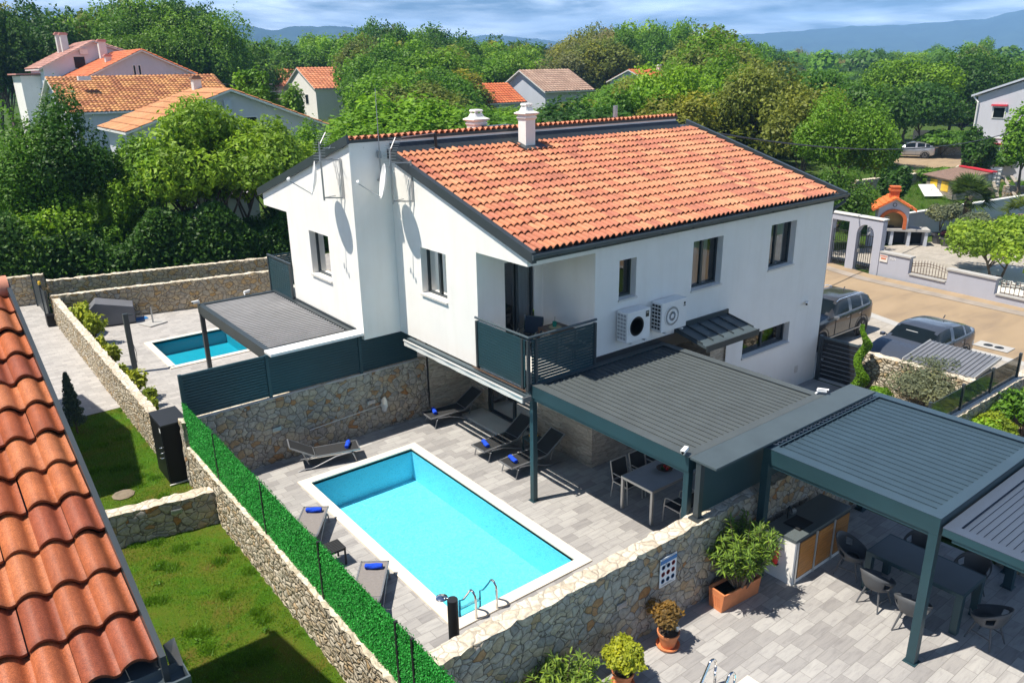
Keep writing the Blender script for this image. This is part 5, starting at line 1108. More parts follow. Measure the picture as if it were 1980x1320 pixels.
MB().tube([(.50,.50,.90), (.50,.50,1.10), (.48,.47,1.16), (.44,.42,1.17), (.40,.36,1.12)], .013, 8).build('tap', 'black', t, smooth='auto')
t = thing('soap_holder', 'small pale dispenser on the kitchen worktop against the stone wall', 'dispenser', (2.36,-4.54,.91)); MB().box(-.06, .06, -.03, .03, 0, .07).build('body', 'galv', t, bevel=.01)
MB().tube([(0,0,.07), (0,0,.1), (.02,-.02,.1)], .008, 6).build('pump', 'galv', t)
t = thing('fire_extinguisher', 'red fire extinguisher standing beside the outdoor kitchen', 'fire extinguisher', (1.60,-4.74,.32))
MB().lathe([(.045,0), (.055,.01), (.055,.27), (.03,.31), (.015,.32), (.015,.35), (0,.35)], 20).build('cylinder', 'red', t, smooth='auto')
MB().tube([(0,0,.34), (-.05,0,.33), (-.07,0,.20)], .009, 6).build('hose', 'black', t); MB().bar((-.05,0,.37), (.05,0,.385), .02).build('lever', 'black', t); MB().box(-.03,.03,-.075,.0,-.005,.0).build('stand', 'black', t)

# warning sign: nine round pictograms under a blue band
t = thing('pool_rules_sign', 'white pool rules board with blue top band and nine round symbols', 'sign', (-.96,-4.362,.78))
MB().box(0, .38, -.012, 0, 0, .52).build('board', 'signwhite', t); MB().box(.0, .38, -.0155, -.0125, .42, .49).build('blue_band', 'blue', t)
for r_ in range(3):
    for c_ in range(3):
        T = Matrix.Translation((.075+c_*.115, -.0125, .355-r_*.125)) @ Matrix.Rotation(R(90), 4, 'X')
        m = MB(); m.lathe([(.034,0), (.034,.002), (.042,.002), (.042,0)], 20, (0,0,0), T)
        red = (r_ == 1) or (r_ == 0 and c_ == 2)
        if red: m.bar(T @ Vector((-.024,.024,.002)), T @ Vector((.024,-.024,.002)), .007, .002)
        m.build('symbol_ring', 'signred' if red else 'blue', t)
        q = MB(); q.bar(T @ Vector((0,-.018,.0012)), T @ Vector((.004 if c_ % 2 else -.006,.016,.0012)), .011, .002); q.bar(T @ Vector((-.014,0,.0012)), T @ Vector((.016,.006*(c_-1),.0012)), .006, .002); q.build('pictogram', 'black', t)
MB().box(.05, .33, -.0145, -.0125, .02, .028).build('text_line', 'alu', t); MB().box(.05, .28, -.0145, -.0125, .038, .045).build('text_line', 'alu', t); MB().box(.04, .34, -.0145, -.0125, .50, .508).build('text_line', 'alu', t)

# fishing net and pole on the back wall
t = thing('skimmer_net', 'long pool skimmer pole with a pale net, hung on the back wall', 'net', (-2.6,4.93,.58))
MB().tube([(0,0,0), (1.86,0,.10)], .012, 8).build('pole', 'alu_pale', t, smooth='auto')
for x in (.1, 1.3): MB().box(x-.01, x+.01, 0, .06, -.03+x*.06, .03+x*.06).build('hook', 'alu', t)
m = MB(); n = 18; ring = [(1.97+.10*math.cos(2*math.pi*k/n)*(.9+.15*math.sin(3*k)), -.02, .10+.20*math.sin(2*math.pi*k/n)) for k in range(n)]
m.add(ring+[(1.98,.03,.08)], [(i, (i+1) % n, n) for i in range(n)]); m.build('net', 'alu_pale', t); MB().tube(ring+[ring[0]], .007, 5, False).build('hoop', 'galv', t)

# balcony set
table('small dark wooden table on the corner balcony', 1.42, .78, .56, .60, .66, 'darkwood', 'darkwood', .03, .025).location.z = 2.6
a = sling_chair('dark blue sling chair with steel arms at the back of the balcony', (1.05,1.28,2.6), R(205), 'chrome', 'navy'); a['category'] = 'chair'
sling_chair('dark blue sling chair at the right-hand wall of the balcony', (1.50,.30,2.6), R(172), 'chrome', 'navy')
t = thing('placemat', 'round straw placemat on the balcony table', 'placemat', (1.42,.84,3.266)); MB().lathe([(0,.006), (.13,.006), (.14,0)], 26).build('mat', 'straw', t)
t = thing('mug', 'green mug with a sprig on the balcony placemat', 'mug', (1.42,.86,3.274)); MB().lathe([(.04,0), (.045,.02), (.045,.11), (.038,.11), (.037,.02), (0,.015)], 18).build('cup', 'mint', t, smooth='auto'); MB().tube([(.045,0,.09), (.075,0,.08), (.075,0,.04), (.045,0,.03)], .006, 6).build('handle', 'mint', t)
MB().tube([(0,0,.05), (.02,.01,.16), (.01,.0,.22)], .005, 5).build('sprig', 'leaf_silver', t)

# black cabinet in the lawn
t = thing('cabinet', 'tall black metal cabinet at the corner of the lawn and green hedge', 'cabinet', (-5.38,5.93,0))
MB().box(-.27, .27, -.46, .46, 0, 1.38).build('body', 'blackgloss', t, bevel=.008); MB().box(-.285, .285, -.475, .475, 1.381, 1.42).build('lid', 'black', t, bevel=.006)
D = MB().box(-.285, -.271, -.43, .43, .05, 1.36).build('door', 'blackgloss', t)
for z, s in ((.85, 1), (.72, 1), (.60, .7)): MB().tube([(-.286,-.30,z), (-.33,-.30,z), (-.33,-.20*s,z-.05)], .012, 8).build('handle', 'chrome', D)
MB().box(-.287,-.2855,-.40,-.30,1.22,1.32).build('sticker', 'white', D); MB().box(-.3, .3, -.5, -.465, 0, .02).build('base', 'offwhite', t)

# neighbouring terrace things
t = thing('storage_box', 'grey covered storage box on the neighbouring terrace by the wall', 'storage box', (-3.85,19.2,0), R(-12)); s_ = .42
MB().prism([(-.75,0), (.75,0), (.75,.62), (-.45,.90), (-.75,.60)], 'y', -.45, .45).build('cover', 'greycover', t, bevel=.02); MB().box(-.76,.76,-.46,.46,.0,.05).build('base', 'black', t)
t = thing('parasol_base', 'square parasol base with a short pole on the neighbouring terrace', 'parasol base', (-2.75,18.1,0), R(20)); MB().box(-.35,.35,-.35,.35,0,.05).build('plate', 'curbgrey', t, bevel=.006); MB().tube([(0,0,.05), (0,0,.62)], .03, 10).build('tube', 'galv', t)
tag(MB().box(-3.2,-2.72,18.85,19.2,.001,.02).build('bath_mat', 'blue'), 'small blue patch of cloth on the neighbouring terrace by the wall', 'mat')
t = thing('outdoor_shower', 'dark square shower post on the neighbouring terrace, left of the pool', 'shower', (-4.50,13.3,0)); MB().box(-.07,.07,-.07,.07,0,1.85).build('column', 'anthra', t, bevel=.006); MB().box(-.02,.22,-.03,.03,1.78,1.81).build('arm', 'anthra', t); MB().tube([(.075,0,.9),(.12,0,.6),(.09,0,.3)], .008, 6).build('hose', 'black', t)
t = thing('sliding_gate', 'dark slatted sliding gate at the far end of the paved path', 'gate', (-5.62,20.5,0), R(90)); p = MB(); slat_panel(p, (0,0), (3.1,0), .1, 1.15, 12, .055); p.build('slat_panel', 'anthra', t)
for x in (0, 1.1, 3.1): MB().box(x-.04,x+.04,-.04,.04,0,1.25).build('post', 'anthra', t)
MB().box(-.32,.0,-.16,.16,0,.42).build('motor_box', 'blackgloss', t, bevel=.02)
t = thing('gate_lamp', 'small orange flashing lamp on the sliding gate post', 'lamp', (-5.62,21.6,1.26)); MB().lathe([(.05,0), (.05,.1), (.03,.13), (0,.13)], 12).build('lens', 'yellow', t); MB().box(-.05,.05,-.05,.05,-.01,.0).build('base', 'black', t)

# ---------------------------------------------------------------- right side: gate, planter, glass screen, bin shed
t = thing('side_gate', 'dark slatted gate between the house corner and the garden wall', 'gate', (10.5,-.08,0), R(-88)); p = MB(); slat_panel(p, (.07,0), (1.05,0), .06, 1.22, 9, .11); p.build('slat_panel', 'black', t)
for x in (0, 1.12): MB().box(x-.05,x+.05,-.05,.05,0,1.3).build('post', 'anthra', t)
MB().box(.07,1.06,-.02,.02,1.22,1.28).build('top_rail', 'anthra_lt', t); MB().box(.10,.14,-.1,-.02,.62,.66).build('handle', 'galv', t)
t = thing('glass_screen', 'dark smoked glass screen on posts above the shaded stone wall', 'screen', (7.3,-4.52,1.0))
for k in range(3): MB().box(.04+k*1.55, 1.51+k*1.55, -.006, .006, .03, .60).build('glass_panel', 'smokedpanel', t)
for k in range(4): MB().box(k*1.55-.03, k*1.55+.035, -.03, .03, 0, .66).build('post', 'anthra', t)
MB().box(-.02, 4.68, -.09, .09, -.004+.006, .025).build('sill', 'sill', t)
t = thing('bin_shelter', 'grey corrugated metal bin shelter with a sloping lid beside the hatchback', 'shelter', (11.82,-2.98,0))
bd = MB(); bd.prism([(-.80,0), (.70,0), (.70,1.10), (-.80,.95)], 'x', -.55, .60) if False else bd.box(-.55,.60,-.80,.72,0,.92); bd.build('body', 'anthra', t)
m = MB()
for i in range(15): m.box(-.556,-.551,-.78+i*.1,-.73+i*.1,.02,.90); m.box(-.53+min(i,10)*.11,-.48+min(i,10)*.11,-.806,-.801,.02,.90) if i < 11 else None
m.build('ribs', 'anthra_lt', t)
rf = MB(); rf.prism([(-.88,1.06), (.86,1.26), (.86,1.30), (-.88,1.10)], 'x', -.0, .001) if False else None
T = Matrix.Translation((.02,-.02,1.10)) @ Matrix.Rotation(R(-7), 4, 'Y'); rf = MB(); rf.box(-.74,.74,-.90,.90,-.015,.015,T); LD = rf.build('lid', 'galvroof', t)
m = MB()
for i in range(16): m.box(-.73,.73,-.885+i*.116,-.865+i*.116,.015,.045,T)
m.build('lid_ribs', 'galvroof', LD)
for e in (-1,1): MB().box(-.75,.75,e*.905-.012,e*.905+.012,-.03,.05,T).build('lid_edge', 'alu_pale', LD)
for a in (-.5,.55):
    for b in (-.75,.68): MB().box(a-.02,a+.02,b-.02,b+.02,.9,1.04+(a>0)*.0).build('strut', 'anthra', t)

# ================================================================ VEHICLES
def car(label, loc, rotz, L_, W_, Hh, body, kind='suv', roofrails=False):
    """x forward, profile stations front -> rear; sizes in scene metres"""
    t = thing('parked_car', label, 'car', loc, rotz)
    if kind == 'suv':
        st = [(0,.30,.42,.44,.80),(.02,.24,.50,.52,.92),(.08,.22,.60,.63,.97),(.20,.22,.63,.68,1),(.28,.22,.66,.71,1),(.34,.22,.68,.84,1),(.42,.22,.69,.97,1),(.50,.22,.69,1.0,1),(.62,.22,.70,1.0,1),(.74,.22,.71,.985,1),(.86,.22,.72,.96,1),(.93,.22,.72,.90,.98),(.975,.25,.70,.74,.94),(1,.30,.62,.64,.84)]
    else:
        st = [(0,.28,.36,.38,.74),(.02,.20,.46,.48,.88),(.08,.18,.56,.59,.96),(.18,.18,.61,.66,1),(.27,.18,.64,.69,1),(.34,.18,.66,.82,1),(.43,.18,.67,.96,1),(.52,.18,.68,1.0,1),(.64,.18,.69,.995,1),(.76,.18,.71,.96,1),(.86,.18,.73,.90,1),(.93,.20,.74,.82,.97),(.975,.24,.70,.74,.92),(1,.30,.58,.60,.82)]
    xs = [s[0] for s in st]; n = 46; rows = []
    for i in range(n):
        f = i/(n-1); r = [np.interp(f, xs, [s[k] for s in st]) for k in range(1, 5)]
        zb, belt, top, wd = r[0]*Hh*.9, r[1]*Hh, r[2]*Hh, r[3]*W_/2
        gh = max(0, top-belt)
        tum = .80 if gh > .08 else .93
        pts = [(0,zb), (wd*.90,zb), (wd*.99,zb+.07), (wd,(zb+belt)/2), (wd*.995,belt-.05), (wd*.955,belt), (wd*(.955+(tum-.955)*.5), belt+gh*.55), (wd*tum, belt+gh*.88), (wd*(tum-.12), belt+gh*.97), (wd*.35, top), (0,top)]
        rows.append([((f-.5)*L_, y, z) for y, z in pts])
    k = 11; vs = []; 
    for r in rows: vs += r
    o2 = len(vs)
    for r in rows: vs += [(x,-y,z) for x,y,z in r]
    bf, gf = [], []
    for i in range(n-1):
        f = (i+.5)/(n-1); tp = np.interp(f, xs, [s[2+1] for s in st])-np.interp(f, xs, [s[2] for s in st])
        for j in range(k-1):
            q = (i*k+j, i*k+j+1, (i+1)*k+j+1, (i+1)*k+j); glass = False
            a_, b_ = (.36,.91) if kind == 'suv' else (.36,.88)
            if j in (5,6) and a_ < f < b_ and tp > .12 and abs(f-.60) > .012 and abs(f-.79) > .012: glass = True
            if j in (8,9) and ((.285 < f < .425)): glass = True
            if j in (7,) and (.30 < f < .405): glass = True
            if j in (8,9) and ((.90 < f < .965) if kind == 'suv' else (.84 < f < .935)): glass = True
            for off in (0, o2):
                (gf if glass else bf).append(tuple(p+off for p in q))
    bf.append(tuple(range(k)) + tuple(o2+j for j in range(k-1, -1, -1))); e = (n-1)*k; bf.append(tuple(e+j for j in range(k)) + tuple(o2+e+j for j in range(k-1, -1, -1)))
    B = MB().add(vs, bf).build('body', body, t, smooth='auto'); G = MB().add(vs, gf).build('window', 'carglass', t, smooth='auto')
    wr = Hh*.215; wx = (L_*.315, -L_*.30); 
    for x in (-wx[0], -wx[1]):
        for s in (-1, 1):
            T = Matrix.Translation((x, s*(W_/2-.085), wr)) @ Matrix.Rotation(R(90*s*-1), 4, 'X')
            wh = MB().lathe([(wr*.62,-.02), (wr*.95,-.02), (wr,.0), (wr,.085), (wr*.94,.10), (wr*.66,.10)], 32, (0,0,0), T).build('wheel', 'tyre', t, smooth='auto')
            rm = MB(); rm.lathe([(wr*.66,.09), (wr*.66,.10), (wr*.60,.10), (wr*.58,.06)], 32, (0,0,0), T); 
            for q in range(5):
                a = 2*math.pi*q/5
                for da in (-.13,.13): rm.bar(T @ Vector((.02*math.cos(a+da), .02*math.sin(a+da), .088)), T @ Vector((wr*.60*math.cos(a+da), wr*.60*math.sin(a+da), .092)), .022, .02, up=T.to_3x3() @ Vector((0,0,1)))
            rm.lathe([(0,.098), (.03,.098), (.035,.08)], 12, (0,0,0), T); rm.build('rim', 'galv', wh, smooth='auto')
            MB().lathe([(0,.03), (wr*.6,.03), (wr*.6,.02)], 24, (0,0,0), T).build('brake', 'black', wh)
            ar = MB(); T2 = Matrix.Translation((x, s*(W_/2-.012), wr*1.02)) @ Matrix.Rotation(R(90*s*-1), 4, 'X'); q = 26; R0 = wr*1.14; vs2 = []
            for z_ in (.016, -.10): vs2 += [tuple(T2 @ Vector((R0*math.cos(2*math.pi*u/q), R0*math.sin(2*math.pi*u/q), z_))) for u in range(q)]
            ar.add(vs2, [tuple(range(q))]); 
            MB().lathe([(0,.0), (R0,.0), (R0+.015,.016), (R0+.045,.016), (R0+.05,.0)], 30, (0,0,0), T2).build('wheel_arch', 'black', t, smooth='auto')
    fx = -L_/2; rx = L_/2
    for s in (-1, 1):
        MB().box(fx+.02, fx+.22, s*W_*.36-.10, s*W_*.36+.10, Hh*.40, Hh*.455).build('headlight', 'galv', t, bevel=.02)
        MB().box(rx-.16, rx-.01, s*W_*.38-.09, s*W_*.38+.085, Hh*.52, Hh*.60).build('tail_light', 'red', t, bevel=.02)
        MB().tube([(fx+L_*.345, s*(W_/2-.04), Hh*.66), (fx+L_*.335, s*(W_/2+.06), Hh*.69)], .02, 8).build('mirror_arm', body, t); MB().box(fx+L_*.31, fx+L_*.345, s*(W_/2+.09)-.06, s*(W_/2+.09)+.06, Hh*.645, Hh*.715).build('mirror', 'galv' if kind == 'suv' else body, t, bevel=.02)
        for f in (.535, .72): MB().box(fx+L_*f, fx+L_*f+.14, s*(W_/2+.002)-.012, s*(W_/2+.002)+.012, Hh*.56, Hh*.575).build('door_handle', 'galv', t, bevel=.004)
        if roofrails: MB().tube([(fx+L_*.42, s*W_*.385, Hh*.955), (fx+L_*.46, s*W_*.385, Hh*1.0), (fx+L_*.80, s*W_*.385, Hh*1.0), (fx+L_*.87, s*W_*.375, Hh*.945)], .014, 8).build('roof_rail', 'chrome', t, smooth='auto')
        MB().box(fx+L_*.22, fx+L_*.80, s*(W_/2-.0)-.02, s*(W_/2-.0)+.006, Hh*.215, Hh*.24).build('sill_trim', 'black' if kind != 'suv' else 'galv', t)
        for f in (.365, .60, .775): MB().box(fx+L_*f, fx+L_*f+.008, s*(W_/2+.0)-.01, s*(W_/2+.0)+.0015, Hh*.26, Hh*.62).build('door_seam', 'black', t)
    MB().box(fx+.0, fx+.06, -W_*.25, W_*.25, Hh*.26, Hh*.38).build('grille', 'black', t, bevel=.01); MB().box(rx-.06, rx+.005, -.2, .2, Hh*.40, Hh*.46).build('number_plate', 'white', t)
    MB().tube([(fx+L_*.80,0,Hh*.97), (fx+L_*.82,0,Hh*1.03)], .02, 6).build('roof_fin', 'black', t)
    if kind != 'suv': MB().box(fx+L_*.37, fx+L_*.375, -.1, .25, Hh*.86, Hh*.875).build('sunstrip', 'white', t)
    return t
car('dark grey-brown SUV with roof rails, parked behind the house corner', (13.85,1.90,.012), 0, 3.75, 1.55, 1.42, 'carbrown', 'suv', True)
car('dark blue-grey hatchback parked behind the garden wall and bin shelter', (13.75,-1.35,.012), R(-4), 3.55, 1.52, 1.26, 'carblue', 'hatch')
car('silver car parked far off on a dirt track among the trees', (67.0,25.2,-.04), R(-65), 3.9, 1.65, 1.45, 'carsilver', 'hatch')

# ================================================================ THE NEAR ROOF (bottom left) AND ITS TWIN
H2 = thing('house', 'house whose speckled terracotta roof fills the bottom left corner', 'house', (-8.42,-7.35,0))
ze = 5.62; s2 = .2975
def zn(y): return ze + s2*y
vv = np.array([0,1,s2]); vv /= np.linalg.norm(vv)
MB().prism([(-.05, zn(-.05)-.02), (3.85, zn(3.85)-.02), (7.7, zn(0)-.02), (7.7, zn(0)-.14), (3.85, zn(3.85)-.14), (-.05, zn(-.05)-.14)], 'x', -9, -.02).build('roof', 'anthra', H2)
PAL2 = np.array([(.45,.15,.055), (.48,.175,.065), (.40,.125,.048), (.34,.105,.05), (.44,.15,.06), (.49,.19,.075)])*np.array([.80,.70,.72])
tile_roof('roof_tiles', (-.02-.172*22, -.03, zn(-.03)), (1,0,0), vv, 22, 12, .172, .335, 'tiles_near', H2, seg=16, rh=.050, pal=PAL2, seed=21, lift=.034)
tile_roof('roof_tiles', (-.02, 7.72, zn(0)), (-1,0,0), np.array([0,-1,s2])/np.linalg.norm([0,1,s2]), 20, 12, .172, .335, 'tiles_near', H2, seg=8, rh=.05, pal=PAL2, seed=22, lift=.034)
MB().tube([(-9,3.86,zn(3.86)+.04), (-.0,3.86,zn(3.86)+.04)], .10, 14).build('ridge', 'pinkridge', H2, smooth='auto')
vg = MB()
for a, b in ((-.09, 3.85), (7.79, 3.85)): 
    q = [(a, zn(-.09)-.12), (b, zn(b)-.12), (b, zn(b)+.085), (a, zn(-.09)+.085)]; vg.prism(q, 'x', -.018, .012)
vg.build('verge_flashing', 'anthra', H2)
gt = MB(); cy, cz, r = -.13, ze-.035, .075
for k in range(10):
    a0 = math.pi + math.pi*k/10; a1 = math.pi + math.pi*(k+1)/10
    gt.prism([(cy+r*math.cos(a0), cz+r*math.sin(a0)), (cy+r*math.cos(a1), cz+r*math.sin(a1)), (cy+(r+.006)*math.cos(a1), cz+(r+.006)*math.sin(a1)), (cy+(r+.006)*math.cos(a0), cz+(r+.006)*math.sin(a0))], 'x', -9, .08)
gt.box(.08,.086,-.21,-.05,ze-.115,ze-.03); gt.bar((-9,-.207,ze-.032), (.086,-.207,ze-.032), .014); gt.build('gutter', 'anthra_lt', H2)
MB().quad((.03,-.02,ze-.06), (.085,-.10,ze-.04), (.075,-.03,ze+.10), (.02,.0,ze+.06)).build('gutter_flap', 'galv', H2)
wl = MB(); wl.box(-9,-.22,.42,7.2,-.05,ze-.1); wl.build('wall', 'facing', H2); MB().prism([(.42,ze-.1),(7.2,ze-.1),(3.85,zn(3.85)-.15)], 'x', -9, -.22).build('gable', 'render', H2)
MB().box(-9,-.05,.0,7.6,ze-.22,ze-.16).build('soffit', 'facing', H2)
H3 = thing('house', 'white house left of the view, seen only by its shadow on the lawn and path', 'house', (-8.75,6.8,0))
MB().box(-7,-.2,.2,6.4,-.05,5.5).build('wall', 'render', H3); MB().prism([(0,5.5),(6.6,5.5),(3.3,6.5)], 'x', -7.2, .02).build('roof', 'ridge_red', H3)

# ================================================================ BUILDINGS BEHIND
def simple_house(name_label, x0, x1, y0, y1, ze_, ridge, rz_, wall, roofpal, ovh=.5, tile=(.42,.55), asym=.5, windows=(), chim=(), zlow=None, roofseg=4, cat='house', frame='offwhite'):
    """axis-aligned house; ridge 'x' or 'y' = direction of the ridge"""
    t = thing('house', name_label, cat, (x0, y0, 0)); W_ = x1-x0; D = y1-y0; mb = MB(); zl = ze_ if zlow is None else zlow
    if ridge == 'x':
        m = D*asym; q = [(0,-.06), (D,-.06), (D,ze_), (m,rz_), (0,zl)]; mb.prism(q, 'x', 0, W_)
    else:
        m = W_*asym; q = [(0,-.06), (W_,-.06), (W_,zl), (m,rz_), (0,ze_)]; mb.prism(q, 'y', 0, D)
    mb.build('wall', wall, t)
    RO = None
    def slope(a, b, e0, e1):   # roof plate from eave (a at z e0) to ridge (b at z e1) measured across the ridge
        dx_ = b-a; L_ = math.hypot(dx_, e1-e0); k = ovh/abs(dx_); ea = (a-(b-a)*k, e0-(e1-e0)*k); th = .14
        return ea, (b, e1)
    parts = []
    for a, b, e0 in ((0, m, ze_ if ridge == 'y' else zl), ((W_ if ridge == 'y' else D), m, zl if ridge == 'y' else ze_)):
        (ax, az), (bx_, bz) = slope(a, b, e0, rz_); L_ = math.hypot(bx_-ax, bz-az)
        q = [(ax,az+.02), (bx_,bz+.02), (bx_,bz+.16), (ax,az+.16)]
        if ridge == 'y': P_ = MB().prism(q, 'y', -ovh, D+ovh).build('roof', frame, t)
        else: P_ = MB().prism(q, 'x', -ovh, W_+ovh).build('roof', frame, t)
        nv = max(2, int(L_/tile[1])); s_ = (bx_-ax)/L_; u_ = (bz-az)/L_
        if ridge == 'y': O = (ax, (-ovh if s_ < 0 else D+ovh), az+.17); U = (0, (1 if s_ < 0 else -1), 0); V = (s_, 0, u_); LL = D+2*ovh
        else: O = ((-ovh if s_ > 0 else W_+ovh), ax, az+.17); U = ((1 if s_ > 0 else -1), 0, 0); V = (0, s_, u_); LL = W_+2*ovh
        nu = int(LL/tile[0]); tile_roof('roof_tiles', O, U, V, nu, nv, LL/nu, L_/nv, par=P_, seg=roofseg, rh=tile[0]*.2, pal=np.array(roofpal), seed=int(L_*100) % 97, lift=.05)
    for side, u, z, w_, h_ in windows:
        f = MB(); g_ = MB()
        if side == 's': f.box(u-.07, u+w_+.07, -.05, -.003, z-.07, z+h_+.07); g_.box(u, u+w_, -.07, -.051, z, z+h_)
        else: f.box(-.05, -.003, u-.07, u+w_+.07, z-.07, z+h_+.07); g_.box(-.07, -.051, u, u+w_, z, z+h_)
        F_ = f.build('window', 'offwhite', t); g_.build('pane', 'carglass', F_)
    for cx, cy, zb, zt, w_, mt in chim:
        C_ = MB().box(cx-w_/2, cx+w_/2, cy-w_/2, cy+w_/2, zb, zt-.25).build('chimney', 'offwhite', t)
        MB().box(cx-w_/2-.1, cx+w_/2+.1, cy-w_/2-.1, cy+w_/2+.1, zt-.25, zt-.12).box(cx-w_/2, cx+w_/2, cy-w_/2, cy+w_/2, zt-.12, zt).build('chimney_cap', mt, C_)
    return t
OR = [(.54,.20,.09), (.60,.25,.12), (.48,.17,.08)]; BR = [(.42,.18,.065), (.50,.24,.085), (.32,.12,.045)]; RD = [(.52,.13,.045), (.56,.16,.055)]; TN = [(.50,.22,.09), (.54,.25,.11)]; PK = [(.38,.19,.155), (.44,.24,.195)]; GB = [(.36,.24,.18), (.42,.29,.22)]
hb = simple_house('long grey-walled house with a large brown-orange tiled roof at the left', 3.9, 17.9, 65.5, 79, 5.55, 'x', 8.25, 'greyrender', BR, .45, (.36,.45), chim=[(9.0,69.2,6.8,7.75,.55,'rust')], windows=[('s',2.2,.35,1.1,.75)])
tag(hb); MB().box(.02, 6.4, -.25, -.01, 1.85, 1.98).build('ledge', 'greyrender', hb); MB().box(1.6, 2.6, 3.2, 3.9, 8.1, 8.45).build('skylight', 'white', hb)
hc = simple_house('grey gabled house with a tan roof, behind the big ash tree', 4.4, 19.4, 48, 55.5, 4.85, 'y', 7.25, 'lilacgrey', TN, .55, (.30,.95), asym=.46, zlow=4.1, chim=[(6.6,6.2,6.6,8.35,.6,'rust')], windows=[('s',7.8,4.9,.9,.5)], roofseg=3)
MB().box(9.2, 12.0, -1.6, -.02, 3.0, 3.2).build('canopy_roof', 'white', hc); MB().box(12.4, 16.5, -4.5, -.05, -.05, 2.7).build('annexe', 'greyrender', hc); MB().box(12.2, 16.7, -4.7, -.06, 2.71, 2.86).build('annexe_roof', 'anthra', hc)
MB().box(6.4, 6.9, -.25, -.004, 0, 6.7).build('pier', 'greyrender', hc)
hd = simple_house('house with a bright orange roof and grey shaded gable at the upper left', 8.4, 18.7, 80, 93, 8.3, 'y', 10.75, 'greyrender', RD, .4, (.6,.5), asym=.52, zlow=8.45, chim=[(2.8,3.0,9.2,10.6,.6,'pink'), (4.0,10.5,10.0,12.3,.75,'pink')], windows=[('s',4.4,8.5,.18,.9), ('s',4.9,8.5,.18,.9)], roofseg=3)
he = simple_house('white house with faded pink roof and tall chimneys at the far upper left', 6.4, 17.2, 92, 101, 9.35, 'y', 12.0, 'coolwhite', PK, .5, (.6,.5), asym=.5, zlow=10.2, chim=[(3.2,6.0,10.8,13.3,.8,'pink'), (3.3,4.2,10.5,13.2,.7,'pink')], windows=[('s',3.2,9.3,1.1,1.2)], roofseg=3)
MB().box(3.9,4.7,-.35,-.08,10.75,11.35).build('air_unit', 'offwhite', he); MB().box(-2.0,.4,2.6,9,-.06,8.6).build('side_wing', 'render', he); MB().prism([(2.2,8.7),(9.4,8.7),(9.4,8.85),(2.2,8.85)], 'x', -2.4, 1.2).build('wing_roof', 'pink', he)
simple_house('small white house with an orange roof, seen through trees right of the utility pole', 47, 54.5, 111.5, 123.5, 5.9, 'x', 9.0, 'render', OR, .3, (.6,.6), windows=[('w',3,3.6,1.0,1.4), ('w',7,3.6,1.0,1.4)], roofseg=3)
simple_house('orange-roofed wing behind the small white gable house', 41.5, 53, 127, 134, 6.3, 'x', 8.9, 'render', OR, .4, (.6,.6), roofseg=3)
simple_house('house whose bright orange roof shows above the trees left of the main chimney', 47.5, 54.5, 68, 75, 4.6, 'x', 6.6, 'greyrender', RD, .4, (.45,.45), windows=[('s',2,3.4,.7,.8)], roofseg=3)
simple_house('house with a grey-brown roof and a balcony among the trees', 58.6, 66.4, 68.5, 78, 5.7, 'x', 8.1, 'greyrender', GB, .5, (.5,.5), windows=[('s',5.2,3.1,.9,1.6), ('s',2,3.3,1,1)], roofseg=3)
simple_house('house with only its orange ridge and white chimney above the trees', 77.5, 83.5, 68, 76, 6.4, 'x', 7.9, 'greyrender', RD, .4, (.5,.5), chim=[(5.2,3.2,7.2,8.7,.5,'white')], roofseg=3)
hw = thing('house', 'tall pale grey house cut by the right edge, with a sloping roof', 'house', (57.3,8.4,0))
MB().prism([(0,-.06), (7.7,-.06), (7.7,5.95), (0,8.75)], 'x', 0, 9).build('wall', 'lilacgrey', hw); MB().prism([(-.1,8.86), (8.1,5.88), (8.1,6.02), (-.1,9.0)], 'x', -.3, 9.3).build('roof', 'greyrender', hw)
MB().tube([(-.12,8.0,5.9), (-.12,7.6,5.5), (-.12,7.6,0)], .07, 8).build('downpipe', 'offwhite', hw)
for y, z, w_, h_ in ((5.6,4.35,.9,.85), (5.5,1.8,1.0,.6), (4.35,3.3,.45,.5)):
    F_ = MB().box(-.05,-.004,y,y+w_,z,z+h_).build('window','offwhite',hw); MB().box(-.07,-.051,y+.08,y+w_-.08,z+.08,z+h_-.08).build('pane','carglass',F_)
    if w_ > .6: MB().box(-.22,-.02,y-.1,y+w_+.1,z+h_+.04,z+h_+.16).build('awning_box','redsheet',F_)
MB().box(-.06,-.003,0,7.7,2.9,2.98).build('string_course','offwhite',hw)
tag(MB().box(79, 79.4, 23.5, 31, -.06, 1.5).build('garden_wall', 'offwhite'), 'long white wall beside the pale house at the right edge', 'wall')

# utility pole and lines
t = thing('utility_pole', 'grey utility pole between the gabled house and the little white house', 'pole', (16.3,54.1,0)); MB().tube([(0,0,0), (0,0,8.2)], [.13,.09], 8).build('pole', 'galv', t); MB().bar((-.6,.4,7.6), (.6,-.4,7.6), .07).build('crossarm', 'galv', t)
for z in (7.0, 6.4): MB().bar((0,0,z), (1.2,-.8,z+.05), .05).build('bracket', 'galv', t)
def cable(label, a, b, sag, r=.012, n=24):
    a = Vector(a); b = Vector(b); pts = [a.lerp(b, i/n) - Vector((0,0,sag*4*(i/n)*(1-i/n))) for i in range(n+1)]
    tag(MB().tube(pts, r, 5).build('cable', 'black'), label, 'cable')
cable('black overhead cable running right from the roof over the gardens', (9.8,5.2,6.8), (56,10,5.0), 1.5, .028)
cable('thin wire between the tiled roof house and the utility pole', (14,70,8.6), (16.3,54.1,7.6), .4, .02)
t = thing('greenhouse_frame', 'skeletal pale frame of a tent roof above the small white house', 'frame', (55,152,0)); m = MB()
for a, b in (((-9,0,8.6),(0,0,11.2)), ((0,0,11.2),(12,0,9.6)), ((-9,4,8.6),(0,4,11.2)), ((0,4,11.2),(12,4,9.6))): m.bar(a, b, .16)
